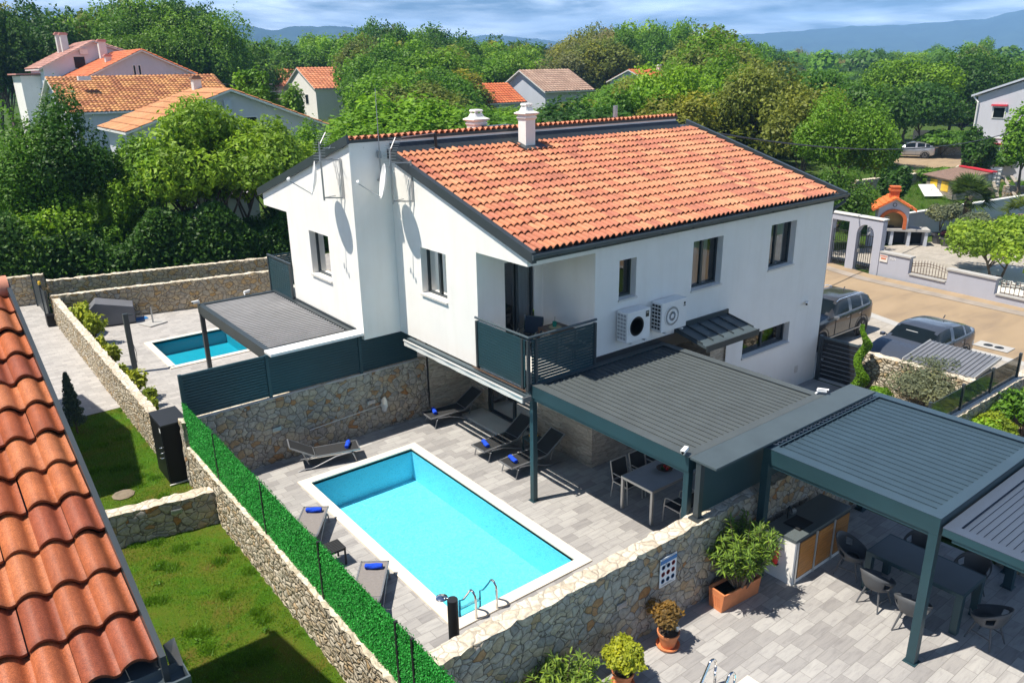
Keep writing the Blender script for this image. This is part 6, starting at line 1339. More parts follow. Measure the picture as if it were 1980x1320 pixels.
for x, z in ((-7,9.2),(-4,10),(-2,10.6),(0,11.2),(2,10.9),(4,10.7),(6,10.4),(8,10.1)): m.bar((x,0,z),(x,4,z),.12); m.bar((x,0,0),(x,0,z),.12)
m.build('frame', 'offwhite', t)

# ================================================================ ACROSS THE ROAD
A0 = Vector((23.4,8.0,0)); WR = math.atan2(-12.0,-1.45)
def onw(s, n_=0, z=0): d = Vector((-1.45,-12,0)).normalized(); q = Vector((-d.y, d.x, 0)); return A0+d*s+q*n_+Vector((0,0,z))
t = thing('garden_wall', 'lilac rendered garden wall with arched gate opening across the road', 'wall', A0, WR)
# local x runs along the wall towards the camera side, local -y/+y across
def arch_pts(x0, x1, z0, z1):
    r = (x1-x0)/2; c = (x0+x1)/2; return [(x0,z0)]+[(c-r*math.cos(math.pi*k/12), z1-r+r*math.sin(math.pi*k/12)) for k in range(13)]+[(x1,z0)]
mb = MB(); mb.prism([(.0,-.05),(.8,-.05),(.8,2.02),(1.66,2.02),(1.66,-.05),(2.06,-.05)]+arch_pts(2.06,2.88,0,2.0)[1:-1]+[(2.88,-.05),(3.24,-.05),(3.24,2.2),(0,2.28)], 'y', -.16, .12)
mb.box(3.241,4.60,-.12,.10,-.05,.95); mb.box(4.601,6.22,-.12,.10,-.05,.30); mb.box(6.221,8.05,-.12,.10,-.05,.80); mb.box(8.051,16,-.12,.10,-.05,.26); mb.box(-8,-.001,-.12,.10,-.05,2.2)
mb.build('wall', 'lilac', t)
cp = MB(); cp.box(3.26,4.66,-.17,.15,.955,1.02); cp.build('coping', 'curbgrey', t); MB().box(4.66,6.18,-.17,.15,.305,.35).build('coping', 'curbgrey', t); MB().box(6.16,8.1,-.17,.15,.805,.87).build('coping', 'curbgrey', t); MB().box(8.12,16,-.17,.15,.265,.31).build('coping', 'curbgrey', t); MB().box(-.0,3.28,-.2,.16,2.285,2.33).build('coping', 'offwhite', t)
def iron_gate(par, x0, x1, z0, z1, n, name='gate', wave=0):
    m = MB(); 
    for i in range(n+1):
        x = x0+(x1-x0)*i/n; zt = z1+wave*math.sin(math.pi*i/n); m.bar((x,0,z0),(x,0,zt),.018); m.lathe([(0,.0),(.014,.02),(0,.07)],6,(x,0,zt)) if name == 'railing' else None
    m.bar((x0,0,z0+.03),(x1,0,z0+.03),.025); 
    if wave:
        for dz in (-.08,-.18): m.tube([(x0+(x1-x0)*k/16, 0, z1+dz+wave*math.sin(math.pi*k/16)) for k in range(17)], .013, 5)
    else: m.bar((x0,0,z1-.03),(x1,0,z1-.03),.025); m.bar((x0,0,z0+.22),(x1,0,z0+.22),.02); m.bar((x0,0,(z0+z1)/2+.25),(x1,0,(z0+z1)/2+.25),.02)
    for i in range(2*n if not wave else 0): x = x0+(x1-x0)*(i+.5)/(2*n); m.bar((x,0,z0),(x,0,z0+.22),.012)
    return m.build(name, 'black' if not wave else 'darkwood', par)
g1 = thing('iron_gate', 'wrought iron gate in the square opening beside the house corner', 'gate', onw(.83), WR); iron_gate(g1, 0, .8, .04, 1.6, 8)
g2 = thing('iron_gate', 'wrought iron gate with rounded top in the arched opening', 'gate', onw(2.1), WR); o = iron_gate(g2, 0, .74, .04, 1.55, 7); MB().tube([(.37-.37*math.cos(math.pi*k/12),0,1.55+.3*math.sin(math.pi*k/12)) for k in range(13)], .014, 5).build('arch', 'black', g2); MB().box(-.01,.06,-.05,.05,.75,.9).build('lock','galv',g2)
g3 = thing('iron_fence', 'low curved wrought iron fence panel on the lilac wall', 'fence', onw(4.66,0,.35), WR); iron_gate(g3, 0, 1.5, .02, .46, 12, 'railing', .12)
g4 = thing('iron_fence', 'low iron fence panel at the far right end of the lilac wall', 'fence', onw(8.2,0,.31), WR); iron_gate(g4, 0, 4.2, .02, .46, 26, 'railing', .10)
t = thing('mailbox', 'tan mailbox plate set in the lilac wall', 'mailbox', onw(3.46,.0,.60), WR); MB().box(-.18,.18,-.16,-.124,0,.29).build('box','sill',t); MB().box(-.11,.11,-.166,-.161,.11,.17).build('slot','brick',t); MB().box(-.16,.16,-.165,-.161,.21,.27).build('label','pink',t)
def text_obj(name, s, size, mat, loc, rot, parent=None):
    cu = bpy.data.curves.new(name, 'FONT'); cu.body = s; cu.size = size; cu.extrude = .004; cu.align_x = 'CENTER'
    tmp = bpy.data.objects.new('tmp', cu); COL.objects.link(tmp); dg = bpy.context.evaluated_depsgraph_get(); me = bpy.data.meshes.new_from_object(tmp.evaluated_get(dg)); bpy.data.objects.remove(tmp)
    me.materials.clear(); me.materials.append(M[mat]); o = bpy.data.objects.new(name, me); COL.objects.link(o); o.location = loc; o.rotation_euler = rot; o.parent = parent
    return o
t = thing('house_number', 'white house number on the lilac wall beside the mailbox', 'house number', onw(3.86,.0,.74), WR); text_obj('digits', '93A', .17, 'white', (0,-.128,0), (R(90),0,0), t)

# barbecue fireplace
t = thing('barbecue_fireplace', 'garden barbecue fireplace with orange tiled roof and brick arch', 'fireplace', (28.7,8.0,0), math.atan2(-.8,.6))
mb = MB(); mb.box(-.15,2.0,-.35,.35,.62,.72); mb.build('worktop','curbgrey',t)
for x in (-.12,.55,1.22,1.88): MB().box(x-.06,x+.06,-.3,.3,0,.618).build('pier','greyrender',t)
MB().box(-.1,1.9,.25,.32,0,.615).build('back','dark_in',t)
mb = MB(); mb.prism([(-.10,.722),(-.10,1.62),(.50,1.98),(1.10,1.62),(1.10,.722),(.92,.722)]+[(.5+.42*math.cos(math.pi*k/10),1.08+.38*math.sin(math.pi*k/10)) for k in range(11)]+[(.08,.722)], 'y', -.32, -.2); mb.box(-.10,-.02,-.2,.35,.722,1.62); mb.box(1.02,1.10,-.2,.35,.722,1.62); mb.box(-.02,1.02,.28,.35,.722,1.62); mb.build('hood','greyrender',t)
MB().box(0,1.0,.2,.27,.722,1.5).build('firebox_back','tan',t); MB().box(0,.06,-.19,.2,.722,1.5).build('firebox_side','tan',t)
mb = MB(); a = [(.5+.40*math.cos(math.pi*k/14),1.08+.36*math.sin(math.pi*k/14)) for k in range(15)]; b = [(.5+.54*math.cos(math.pi*k/14),1.08+.50*math.sin(math.pi*k/14)) for k in range(15)]
mb.prism([(.9,.724)]+a+[(.1,.724),(-.04,.724)]+b[::-1]+[(1.04,.724)], 'y', -.36, -.321); mb.build('brick_arch','brick',t)
rf = MB(); rf.prism([(-.34,1.50),(.5,2.02),(.5,2.10),(-.34,1.58)],'y',-.5,.9); rf.prism([(1.34,1.50),(.501,2.02),(.501,2.10),(1.34,1.58)],'y',-.5,.9)
for k in range(5): rf.prism([(-.34+k*.17,1.585+k*.105),(-.2+k*.17,1.66+k*.105),(-.34+k*.17,1.61+k*.105)],'y',-.505,.905); rf.prism([(1.34-k*.17,1.585+k*.105),(1.2-k*.17,1.66+k*.105),(1.34-k*.17,1.61+k*.105)],'y',-.505,.505)
rf.build('roof','brickroof',t); t.scale = (1.15,1.15,1.12); MB().box(.33,.67,-.05,.29,1.95,2.45).box(.28,.72,-.1,.34,2.30,2.38).box(.30,.70,-.08,.32,2.45,2.5).build('chimney','brick',t)
MB().lathe([(.06,-.02),(.06,.0),(.085,.0),(.085,-.02)],14,(0,0,0),Matrix.Translation((.5,-.33,1.76)) @ Matrix.Rotation(R(90),4,'X')).build('vent','black',t)
MB().lathe([(.0,.74),(.13,.74),(.15,.8),(0,.8)],14,(.5,0,0)).build('grill','black',t)

GW = thing('garden_wall', 'long grey rendered wall behind the palm and potted olives', 'wall', (28.0,8.05,0), R(-9)); MB().box(0,22,-.1,.1,-.05,1.25).build('wall','lilacgrey',GW); MB().box(-.05,22.05,-.14,.14,1.255,1.31).build('coping','offwhite',GW)
t = thing('hen_house', 'weathered plank shed with yellow shutters and red ridge sheet', 'shed', (46.0,13.8,0), R(-123)); MB().prism([(0,0),(2.2,0),(2.2,1.62),(0,1.25)],'x',0,2.9).build('wall','worn',t)
pl = MB()
for k in range(8): pl.box(-.02,2.92,-.022,-.004,.04+k*.15,.16+k*.15)
pl.build('planks','worn',t)
for x in (.45,1.65): MB().box(x,x+.75,-.05,-.023,.45,1.08).build('shutter','yellow',t)
MB().prism([(-.22,1.24),(2.3,1.66),(2.3,1.72),(-.22,1.30)],'x',-.25,3.15).build('roof','rooffelt',t); MB().box(-.1,3.3,2.15,2.5,1.74,1.82).build('ridge_sheet','redsheet',t)
t = thing('white_board', 'white painted board lying tilted in the grass before the plank shed', 'board', (44.0,12.9,.1), R(-40)); T = Matrix.Rotation(R(28),4,'X'); MB().box(0,1.8,0,1.3,0,.05,T).build('board','white',t); MB().tube([T @ Vector((.9+.3*math.cos(a*.7),.6+.25*math.sin(a*.7),.055)) for a in range(9)],.02,5).build('drawn_ring','galv',t)
t = thing('water_tank', 'white cube water tank in a metal cage beside the plank shed', 'water tank', (49.3,11.2,.45), R(20)); MB().box(-.75,.75,-.6,.6,.08,1.15).build('tank','white',t,bevel=.06)
c_ = MB()
for k in range(7): x = -.78+k*.26; c_.bar((x,-.63,.05),(x,-.63,1.18),.035); c_.bar((x,.63,.05),(x,.63,1.18),.035)
for k in range(6): y = -.63+k*.252; c_.bar((-.78,y,.05),(-.78,y,1.18),.035); c_.bar((.78,y,.05),(.78,y,1.18),.035)
for z in (.1,.35,.6,.85,1.15):
    for e in (-1,1): c_.bar((-.78,e*.63,z),(.78,e*.63,z),.035); c_.bar((e*.78,-.63,z),(e*.78,.63,z),.035)
c_.build('cage','galv',t); MB().box(-.8,.8,-.65,.65,-.55,.04).build('pallet','worn',t)
for i,(a,b,l) in enumerate([((46.0,9.3,.3),(49.6,11.2,1.0),'left of the three leaning planks below the water tank'), ((46.9,8.6,.3),(50.6,10.9,1.0),'middle leaning plank below the water tank'), ((47.5,8.3,.3),(51.2,10.6,1.0),'right leaning plank below the water tank')]):
    tag(MB().bar(a,b,.18,.06).build('plank','worn'), 'weathered '+l if 'plank' in l else l, 'plank', 'leaning planks')
stone_wall('old grey stone wall in the field left of the plank shed', 0, 7.5, -.2, .2, .75, 'stone', 21, loc=(43.5,17.6,0), rotz=R(-8))
stone_wall('old grey stone wall behind the leaning planks at the right edge', 0, 9, -.2, .2, .8, 'stone', 22, loc=(47.6,9.6,0), rotz=R(-52))
stone_wall('pale stone pillar wall by the dirt track', 0, 3, -.25, .25, 1.1, 'stone_sand', 23, loc=(70.5,24.2,0), rotz=R(-30))
t = thing('wire_fence', 'grey wire mesh fence beside the dirt track', 'fence', (71.5,26.5,0), R(-62)); m = MB()
for k in range(30): m.bar((k*.3,0,0),(k*.3,0,1.5),.03)
for k in range(6): m.bar((0,0,.1+k*.28),(8.7,0,.1+k*.28),.03)
m.build('mesh','galv',t)

# ================================================================ TREES
def blob_crown(n, R_, H_, z0, g, nb=26, br=.34, flat=1.0):
    """leaf points and outward normals on many small clumps filling an uneven crown"""
    c = g.normal(0, 1, (nb,3)); c /= np.linalg.norm(c, axis=1)[:,None]; c *= g.uniform(.45, .86, nb)[:,None]; c[: nb//6] *= .5
    c[:,2] = np.abs(c[:,2])*.9 - .28*(g.uniform(0,1,nb) < .45)*np.abs(c[:,2])*2.4
    rad = br*g.uniform(.65, 1.3, nb); w_ = rad**2; k = g.choice(nb, n, p=w_/w_.sum())
    d = g.normal(0, 1, (n,3)); d /= np.linalg.norm(d, axis=1)[:,None]; rr_ = rad[k]*g.uniform(.6,1.05,n)**.5
    P = c[k]+d*rr_[:,None]*(1+.18*np.sin(9*d[:,0]+k))[:,None]; tn = g.uniform(0,1,nb)[k]*.55+g.uniform(0,1,n)*.45
    sp = g.uniform(0,1,n) < .07; P[sp] *= g.uniform(1.02,1.15,(sp.sum(),1))
    P = P*np.array([R_, R_, H_*.5*flat]); P[:,2] += z0; return P, d+np.array([0,0,.5]), tn, c*np.array([R_,R_,H_*.5*flat])+np.array([0,0,z0])
def make_tree(name, label, cat, mat, R_, H_, n, leaf, seed, trunk_r=.2, nb=26, br=.34, stems=1, clear=.28, group=None, asp=1.6, flat=1.0, loc=(0,0,0)):
    g = np.random.default_rng(seed); t = thing(name, label, cat, loc, 0, group); zc = H_*(.5+clear*.5); hh = H_*(1-clear)
    P, Nr, tn, C_ = blob_crown(n, R_, hh, zc, g, nb, br, flat)
    zt_ = np.percentile(P[:,2], 99.3); P[:,2] *= H_/zt_*.995; C_[:,2] *= H_/zt_
    P = P[P[:,2] > .15]; Nr = Nr[:len(P)]; tn = tn[:len(P)]
    leaves_obj('crown', P, Nr, leaf, mat, tn, t, seed, asp, .7)
    mb = MB()
    for s in range(stems):
        a0 = g.uniform(0, 6.28); off = Vector((math.cos(a0), math.sin(a0), 0))*(.12*R_*(stems > 1)); top = Vector((g.normal(0,.15)*R_, g.normal(0,.15)*R_, zc+.1*hh)) + off*2.2
        pts = [off*.4+Vector((0,0,-.05)), off*.6+Vector((g.normal(0,.05),g.normal(0,.05),H_*clear*.6)), off+Vector((g.normal(0,.1),g.normal(0,.1),H_*clear)), top]
        mb.tube(pts, [trunk_r*1.25/stems**.5, trunk_r/stems**.5, trunk_r*.8/stems**.5, trunk_r*.2], 8)
        for c in C_[g.choice(len(C_), min(len(C_), 9), replace=False)]:
            f = g.uniform(.3,.9); st = pts[2].lerp(pts[3], f*.7); md = st.lerp(Vector(c), .5)+Vector((0,0,.05*H_)); mb.tube([st, md, Vector(c)], [trunk_r*.35, trunk_r*.2, .015], 5, False)
    mb.build('trunk', 'bark', t, smooth=True); return t
def put(proto, x, y, h, s, label, cat='tree', group=None, h0=10., r0=4.):
    """copy a prototype tree, scaled to height h and crown radius s"""
    return dup(proto, (x,y,0), rnd.uniform(0,6.28), label, cat, group, (s/r0, s/r0, h/h0))
FG = 'woodland trees behind the houses'
KIND = {'m':('leaf_mid','mid green woodland tree behind the houses'), 'd':('leaf_dark','dark green woodland tree behind the houses'), 'b':('leaf_bright','bright yellow-green woodland tree behind the houses'), 'o':('leaf_olive','olive-tinted woodland tree behind the houses'), 'g':('leaf_grey','greyish half-bare woodland tree behind the houses')}
protoF = {}
for i, (k, (mt, lb)) in enumerate(KIND.items()):
    protoF[k] = [make_tree('woodland_tree', lb, 'tree', mt, 4.0, 10.0, 18000 if k != 'g' else 10000, .20, 40+i*3+q, .22, 36, .31, group=FG, clear=.08) for q in range(2)]
usedF = set(); cnt = 0
for x, y, h, sr, k in FOREST:
    pr = protoF[k][cnt % 2]; cnt += 1; r_ = math.hypot(x+9, y+11); s = (3.4+4.2*(sr-.36)/.14*.5)*(1+.35*min(1,(r_-45)/130))
    if pr.name not in usedF:
        usedF.add(pr.name); pr.location = (x,y,0); pr.scale = (s/4, s/4, h/10.); pr.rotation_euler.z = rnd.uniform(0,6.28)
    else: put(pr, x, y, h, s, KIND[k][1], 'tree', FG)
for k in protoF:
    for p_ in protoF[k]:
        if p_.name not in usedF:
            for c in kids(p_): bpy.data.objects.remove(c)
            bpy.data.objects.remove(p_)
# the far wood reads as one mass
g = np.random.default_rng(90); PP, NN, TT = [], [], []
for i in range(520):
    az = R(g.uniform(12, 92)); r_ = g.uniform(250, 900)**1.0; x = -9+r_*math.cos(az); y = -11+r_*math.sin(az); hh = g.uniform(8.5, 12.0)+(r_-250)*.0025; rad = g.uniform(5, 9)+(r_-250)*.006; n = 460
    d = g.normal(0,1,(n,3)); d /= np.linalg.norm(d,axis=1)[:,None]; d[:,2] = np.abs(d[:,2]); P = d*np.array([rad,rad,hh*.75])*g.uniform(.8,1.06,(n,1)); PP.append(P+np.array([x,y,hh*.25])); NN.append(d); TT.append(np.clip(g.uniform(0,1)*.7+g.uniform(0,1,n)*.3,0,1))
o = leaves_obj('far_woodland', np.concatenate(PP), np.concatenate(NN), 1.15, 'leaf_far', np.concatenate(TT), None, 91, 1.4, .5); tag(o, 'far wood that runs to the hills as one green mass', 'woodland', kind='stuff')
HB = {}
NM = {'m':'leaf_mid','d':'leaf_dark','b':'leaf_bright','o':'leaf_olive','a':'leaf_ash'}
for i, (x, y, h, r_, k, lb) in enumerate(NEAR):
    dist = math.hypot(x+9, y+11); leaf = .088 if dist < 46 else (.15 if dist < 64 else .20); n = int(min(75000, max(9000, 9.5*(r_*r_*1.2+r_*h)/(leaf*leaf*.55)*.42)))
    make_tree('shrub' if h < 3.6 else 'tree', lb, 'shrub' if h < 3.6 else 'tree', NM[k], r_, h, n, leaf*(1.15 if k == 'a' else 1), 200+i, max(.05, .045*h*.5), 44 if r_ > 2 else 26, .27 if r_ > 2 else .33, stems=3 if k == 'a' else 1, clear=.04 if h < 5 else .10, asp=2.3 if k == 'a' else 1.6, loc=(x,y,0))
# dark hedge mass behind the farthest wall
g = np.random.default_rng(77); n = 60000; xx = g.uniform(-9, 9, n); base = 2.6+.55*np.sin(xx*.9)+.35*np.sin(xx*2.3+1); zz = g.uniform(0,1,n)**.8*base; yy = g.normal(0,.35,n)+.5*np.sin(xx*1.7)*.4-.35*(1-zz/2.6)
P = np.stack([xx, yy, zz], 1); hg = thing('hedge', 'long dark leafy hedge behind the farthest stone wall', 'hedge', (-1.0,24.4,0), R(-13)); leaves_obj('foliage', P, np.tile([0,-1,.6],(n,1)), .10, 'leaf_dark', g.uniform(0,1,n), hg, 78)
st = MB()
for k in range(24): x = -8.8+k*.76; st.tube([(x,.2,0),(x+.1,.1,1.2)],[.05,.02],6)
for k in range(0): pass
st.build('stems','bark',hg)
g = np.random.default_rng(79); n = 26000; xx = g.uniform(-9, 9, n); zz = g.uniform(0,1,n)*2.3; P = np.stack([xx, g.normal(0,.4,n), zz], 1); hg = thing('hedge', 'clipped green hedge at the far left edge behind the dark bushy tree', 'hedge', (-12.5,52,0), R(-12)); leaves_obj('foliage', P, np.tile([0,-1,.6],(n,1)), .2, 'leaf_bright', g.uniform(0,1,n), hg, 80); MB().box(-8.6,8.6,-.1,.1,0,1.6).build('stems','bark',hg)
tag(MB().box(0, 3.2, 0, 3.0, -.05, 2.3).box(-.2,3.4,-.2,3.2,2.3,2.42).build('flat_roofed_shed','curbgrey',loc=(3.2,31.5,0),rotz=R(-8)), 'small flat grey roof between the shrubs under the ash', 'shed')

# ================================================================ SMALLER PLANTS
def leafy(label, name, loc, R_, H_, n, leaf, mat, seed, cat='plant', z0=.5, nb=12, br=.42, asp=1.8, par=None, stem=True, jitter=.7, group=None):
    g = np.random.default_rng(seed); t = thing(name, label, cat, loc, 0, group); P, Nr, tn, C_ = blob_crown(n, R_, H_, H_*z0, g, nb, br); P = P[P[:,2] > .02]; Nr = Nr[:len(P)]; tn = tn[:len(P)]
    leaves_obj('foliage', P, Nr, leaf, mat, tn, t, seed, asp, jitter)
    if stem:
        mb = MB()
        for c in C_[:6]: mb.tube([(0,0,0), (c[0]*.4,c[1]*.4,max(.05,c[2]*.5)), tuple(c)], [.02,.013,.006], 5, False)
        mb.build('stem','bark',t)
    return t
def oleander(label, loc, R_, H_, ns, seed, par=None):
    g = np.random.default_rng(seed); t = thing('oleander', label, 'plant', loc); mb = MB(); PV = []; PF = []; TN = []; o = 0
    for s in range(ns):
        a = g.uniform(0,6.28); rr_ = R_*g.uniform(.1,1)**.6; top = Vector((rr_*math.cos(a), rr_*math.sin(a)*.9, H_*g.uniform(.62,1)*(1-.22*(rr_/R_)**2)))
        b0 = Vector((top.x*.22, top.y*.22, 0)); md = b0.lerp(top, .55)+Vector((0,0,.06)); mb.tube([b0, md, top], [.012,.009,.004], 5, False)
        for q in range(36):
            f = g.uniform(.35,1.0); p = (md.lerp(top,(f-.5)*2) if f > .5 else b0.lerp(md, f*2)); az = g.uniform(0,6.28); el = g.uniform(-.2,1.1); L_ = g.uniform(.10,.17)
            d = Vector((math.cos(az)*math.cos(el), math.sin(az)*math.cos(el), math.sin(el))); sd2 = d.cross(Vector((0,0,1))).normalized()*.014; e = p+d*L_-Vector((0,0,.25*L_*(1-el)))
            m_ = p+d*L_*.5; PV += [tuple(p), tuple(m_+sd2), tuple(e), tuple(m_-sd2)]; PF.append((o,o+1,o+2,o+3)); o += 4; TN += [g.uniform(0,1)]*4
    arr_mesh('foliage', np.array(PV), np.array(PF), 'leaf_oleander', t, {'tone': ('FLOAT','POINT', np.array(TN))}); mb.build('stem','bark',t); return t
def pot(label, loc, r, h, mat='terracotta', saucer=True, cat='plant pot', name='flower_pot'):
    t = thing(name, label, cat, loc); z0 = .03 if saucer else 0
    MB().lathe([(r*.66,z0),(r*.92,z0+h*.8),(r*1.0,z0+h*.8),(r*1.04,z0+h),(r*.92,z0+h),(r*.86,z0+h*.88),(0,z0+h*.88)],28).build('pot',mat,t,smooth='auto'); MB().lathe([(0,0),(r*.84,0),(r*.84,.004)],20,(0,0,z0+h*.89)).build('soil','soil',t)
    if saucer: MB().lathe([(r*.7,0),(r*1.02,.01),(r*1.1,.05),(r*1.02,.05),(r*.9,.02),(0,.02)],28).build('saucer',mat,t,smooth='auto')
    return t
t = thing('planter', 'long terracotta planter box on the patio, against the stone wall', 'planter', (.62,-4.66,0), R(-4)); tr = MB(); tr.prism([(-.13,0),(.13,0),(.16,.30),(.175,.30),(.175,.35),(.15,.35),(.14,.30),(-.14,.30),(-.15,.35),(-.175,.35),(-.175,.30),(-.16,.30)],'x',-.42,.42); tr.prism([(-.13,0),(.13,0),(.165,.35),(-.165,.35)],'x',-.455,-.421); tr.prism([(-.13,0),(.13,0),(.165,.35),(-.165,.35)],'x',.421,.455); tr.build('box','terracotta',t); MB().box(-.42,.42,-.14,.14,.27,.30).build('soil','soil',t)
for k in range(5): MB().bar((-.457,-.08+k*.04,.08),(-.457,-.06+k*.04,.25),.012).build('relief','terracotta',t)
oleander('big leafy oleander in the terracotta planter box', (.70,-4.70,.28), .74, 1.25, 120, 301)
oleander('oleander bush at the bottom centre against the front stone wall', (-3.25,-4.72,0), .62, .95, 60, 302)
oleander('small oleander shoot left of the bottom oleander bush', (-3.95,-4.62,0), .26, .85, 14, 303)
pot('terracotta pot with saucer holding the small yellowing shrub', (-1.10,-4.72,0), .17, .25)
leafy('thin reddish-brown shrub in the terracotta pot below the blue sign', 'potted_shrub', (-1.12,-4.70,.25), .30, .55, 1500, .035, 'leaf_autumn', 304, z0=.55, nb=16, br=.35)
t = thing('figurine', 'tiny pale dried flower bunch in the pot below the sign', 'flowers', (-1.0,-4.80,.26)); MB().lathe([(0,0),(.03,.02),(.045,.08),(.02,.13),(0,.14)],8).build('bunch','alu_pale',t,smooth=True)
pot('terracotta pot with saucer holding the round lime shrub', (-2.22,-4.85,0), .16, .22)
leafy('round lime-yellow shrub in a terracotta pot by the wall', 'potted_shrub', (-2.22,-4.85,.22), .31, .56, 5200, .032, 'leaf_lime', 305, z0=.5, nb=26, br=.34)
# little laurels along the sandy wall
for i, (x, y) in enumerate([(-4.72,19.3),(-4.85,18.2),(-4.93,16.9),(-4.98,15.2),(-5.0,13.8),(-5.02,12.6),(-5.02,11.6),(-5.04,10.9),(-4.80,10.3),(-5.05,9.2),(-5.08,8.3)]):
    if i < 1: LR = leafy('young yellow-green laurel in the row along the sandy wall', 'laurel', (x,y,0), .30, .95, 420, .085, 'leaf_lime', 320, z0=.55, nb=8, br=.5, group='laurels along the sandy wall')
    else: s = rnd.uniform(.55,1.0) if i > 2 else 1.2; dup(LR, (x,y,0), rnd.uniform(0,6), 'young yellow-green laurel in the row along the sandy wall', 'plant', 'laurels along the sandy wall', (s,s,s))
# blue conifer in the lawn corner
t = thing('young_conifer', 'small blue-grey conifer beside the near roof, at the path edge', 'tree', (-6.72,9.75,0)); g = np.random.default_rng(9); n = 4200; z = g.uniform(.28,1.62,n); a = g.uniform(0,6.28,n); r_ = .30*((1.7-z)/1.4)**.8*(.55+.45*np.abs(np.sin(z*14+np.floor(a*1.6))))*g.uniform(.3,1,n)**.5
leaves_obj('foliage', np.stack([r_*np.cos(a), r_*np.sin(a), z],1), np.stack([np.cos(a),np.sin(a),0*a+.5],1), .030, 'leaf_blue', g.uniform(0,1,n), t, 10, 2.6); MB().tube([(0,0,0),(0,0,1.5)],[.025,.008],6).build('trunk','bark',t)
tag(MB().lathe([(0,.0),(.20,.005),(.23,.02),(.18,.035),(.10,.03),(0,.035)],9,(-6.57,5.72,-.02)).build('flat_stone','rockbrown'), 'flat grey stone lying in the shaded lawn', 'stone')
# grass
def grass(name, x0, x1, y0, y1, n, h, seed, tuft=0, z=-.02, skip=None):
    g = np.random.default_rng(seed); x = g.uniform(x0,x1,n); y = g.uniform(y0,y1,n)
    if tuft:
        k = g.uniform(0,1,n) < .45; c = np.stack([g.uniform(x0,x1,tuft), g.uniform(y0,y1,tuft)],1); j = g.integers(0,tuft,n); x = np.where(k, c[j,0]+g.normal(0,.07,n), x); y = np.where(k, c[j,1]+g.normal(0,.07,n), y); hh = np.where(k, h*1.9, h)*g.uniform(.5,1.2,n)
    else: hh = h*g.uniform(.5,1.2,n)
    keep = (x > x0) & (x < x1) & (y > y0) & (y < y1); dens = np.sin(x*2.1+1)*np.sin(y*1.7)+np.sin(x*4.3+y*3.1)*.5+g.normal(0,.4,n); keep &= dens > -.8
    x, y, hh = x[keep], y[keep], hh[keep]; m = len(x); a = g.uniform(0,6.28,m); w_ = .006; lean = g.normal(0,.5,(m,2))*hh[:,None]
    V = np.stack([np.stack([x-w_*np.cos(a), y-w_*np.sin(a), 0*x+z],1), np.stack([x+w_*np.cos(a), y+w_*np.sin(a), 0*x+z],1), np.stack([x+lean[:,0], y+lean[:,1], z+hh],1)],1).reshape(-1,3)
    o = arr_mesh(name, V, np.arange(3*m).reshape(m,3), 'grass_blade', None, {'tone': ('FLOAT','POINT',np.repeat(g.uniform(0,1,m),3))}); return tag(o, 'short green grass of the walled lawn' if name == 'lawn_grass' else 'taller meadow grass beyond the lilac wall', 'grass', kind='stuff')
grass('lawn_grass', -8.6, -5.36, -4.6, 10.75, 130000, .035, 55, 120)
grass('meadow_grass', 28, 60, 8.4, 24, 60000, .22, 56, 300, -.06)
# clover and weed tufts in the lawn
for i in range(22):
    g = rnd; x, y = g.uniform(-7.6,-5.45), g.uniform(-3.0,3.0)
    if i == 0: WD = leafy('low leafy weed tuft in the sunlit lawn', 'weed', (x,y,-.02), .11, .10, 90, .026, 'grass_blade', 350, cat='weed', z0=.4, nb=6, br=.6, stem=False, group='weed tufts in the lawn')
    else: s = g.uniform(.45,.95); dup(WD, (x,y,-.02), g.uniform(0,6), 'low leafy weed tuft in the sunlit lawn', 'weed', 'weed tufts in the lawn', (s,s,s))

# planting strip right of the pergolas
t = thing('twisted_cypress', 'slender twisted green cypress beside the slatted side gate', 'tree', (10.45,-1.32,0)); g = np.random.default_rng(31); n = 9000; z = g.uniform(.15,1.9,n); a = g.uniform(0,6.28,n); r_ = .20*np.clip(1.15-z/1.9,0.05,1)**.55*(.8+.2*np.sin(6*z))*g.uniform(.5,1,n)**.5; cx_ = .09*np.sin(z*6.5); cy_ = .09*np.cos(z*6.5)
leaves_obj('foliage', np.stack([cx_+r_*np.cos(a), cy_+r_*np.sin(a), z],1), np.stack([np.cos(a),np.sin(a),0*a+.4],1), .03, 'leaf_bright', g.uniform(0,1,n), t, 32, 1.5); MB().tube([(0,0,0),(0,0,1.6)],[.03,.008],6).build('trunk','bark',t)
poly_sheet('planting_bed', [(9.3,-4.38),(10.8,-4.38),(10.8,-1.2),(9.3,-1.2)], .006, 'soilbed')
poly_sheet('garden_bed', [(5.2,-6.9),(12.8,-6.9),(12.8,-4.7),(5.2,-4.7)], .006, 'soilbed')
leafy('silvery olive bush spilling over the stone garden wall', 'olive_bush', (10.45,-3.1,.0), .85, 1.35, 4200, .034, 'leaf_silver', 330, z0=.52, nb=30, br=.30, asp=3.2)
leafy('silvery olive branches reaching over the hatchback and bin shelter lid', 'olive_bush', (11.2,-2.9,.75), .8, .55, 700, .032, 'leaf_silver', 331, z0=.5, nb=22, br=.26, asp=3.4)
leafy('low green ground plant at the foot of the stone garden wall', 'shrub', (10.2,-2.0,0), .38, .4, 1500, .04, 'leaf_bright', 332, nb=9)
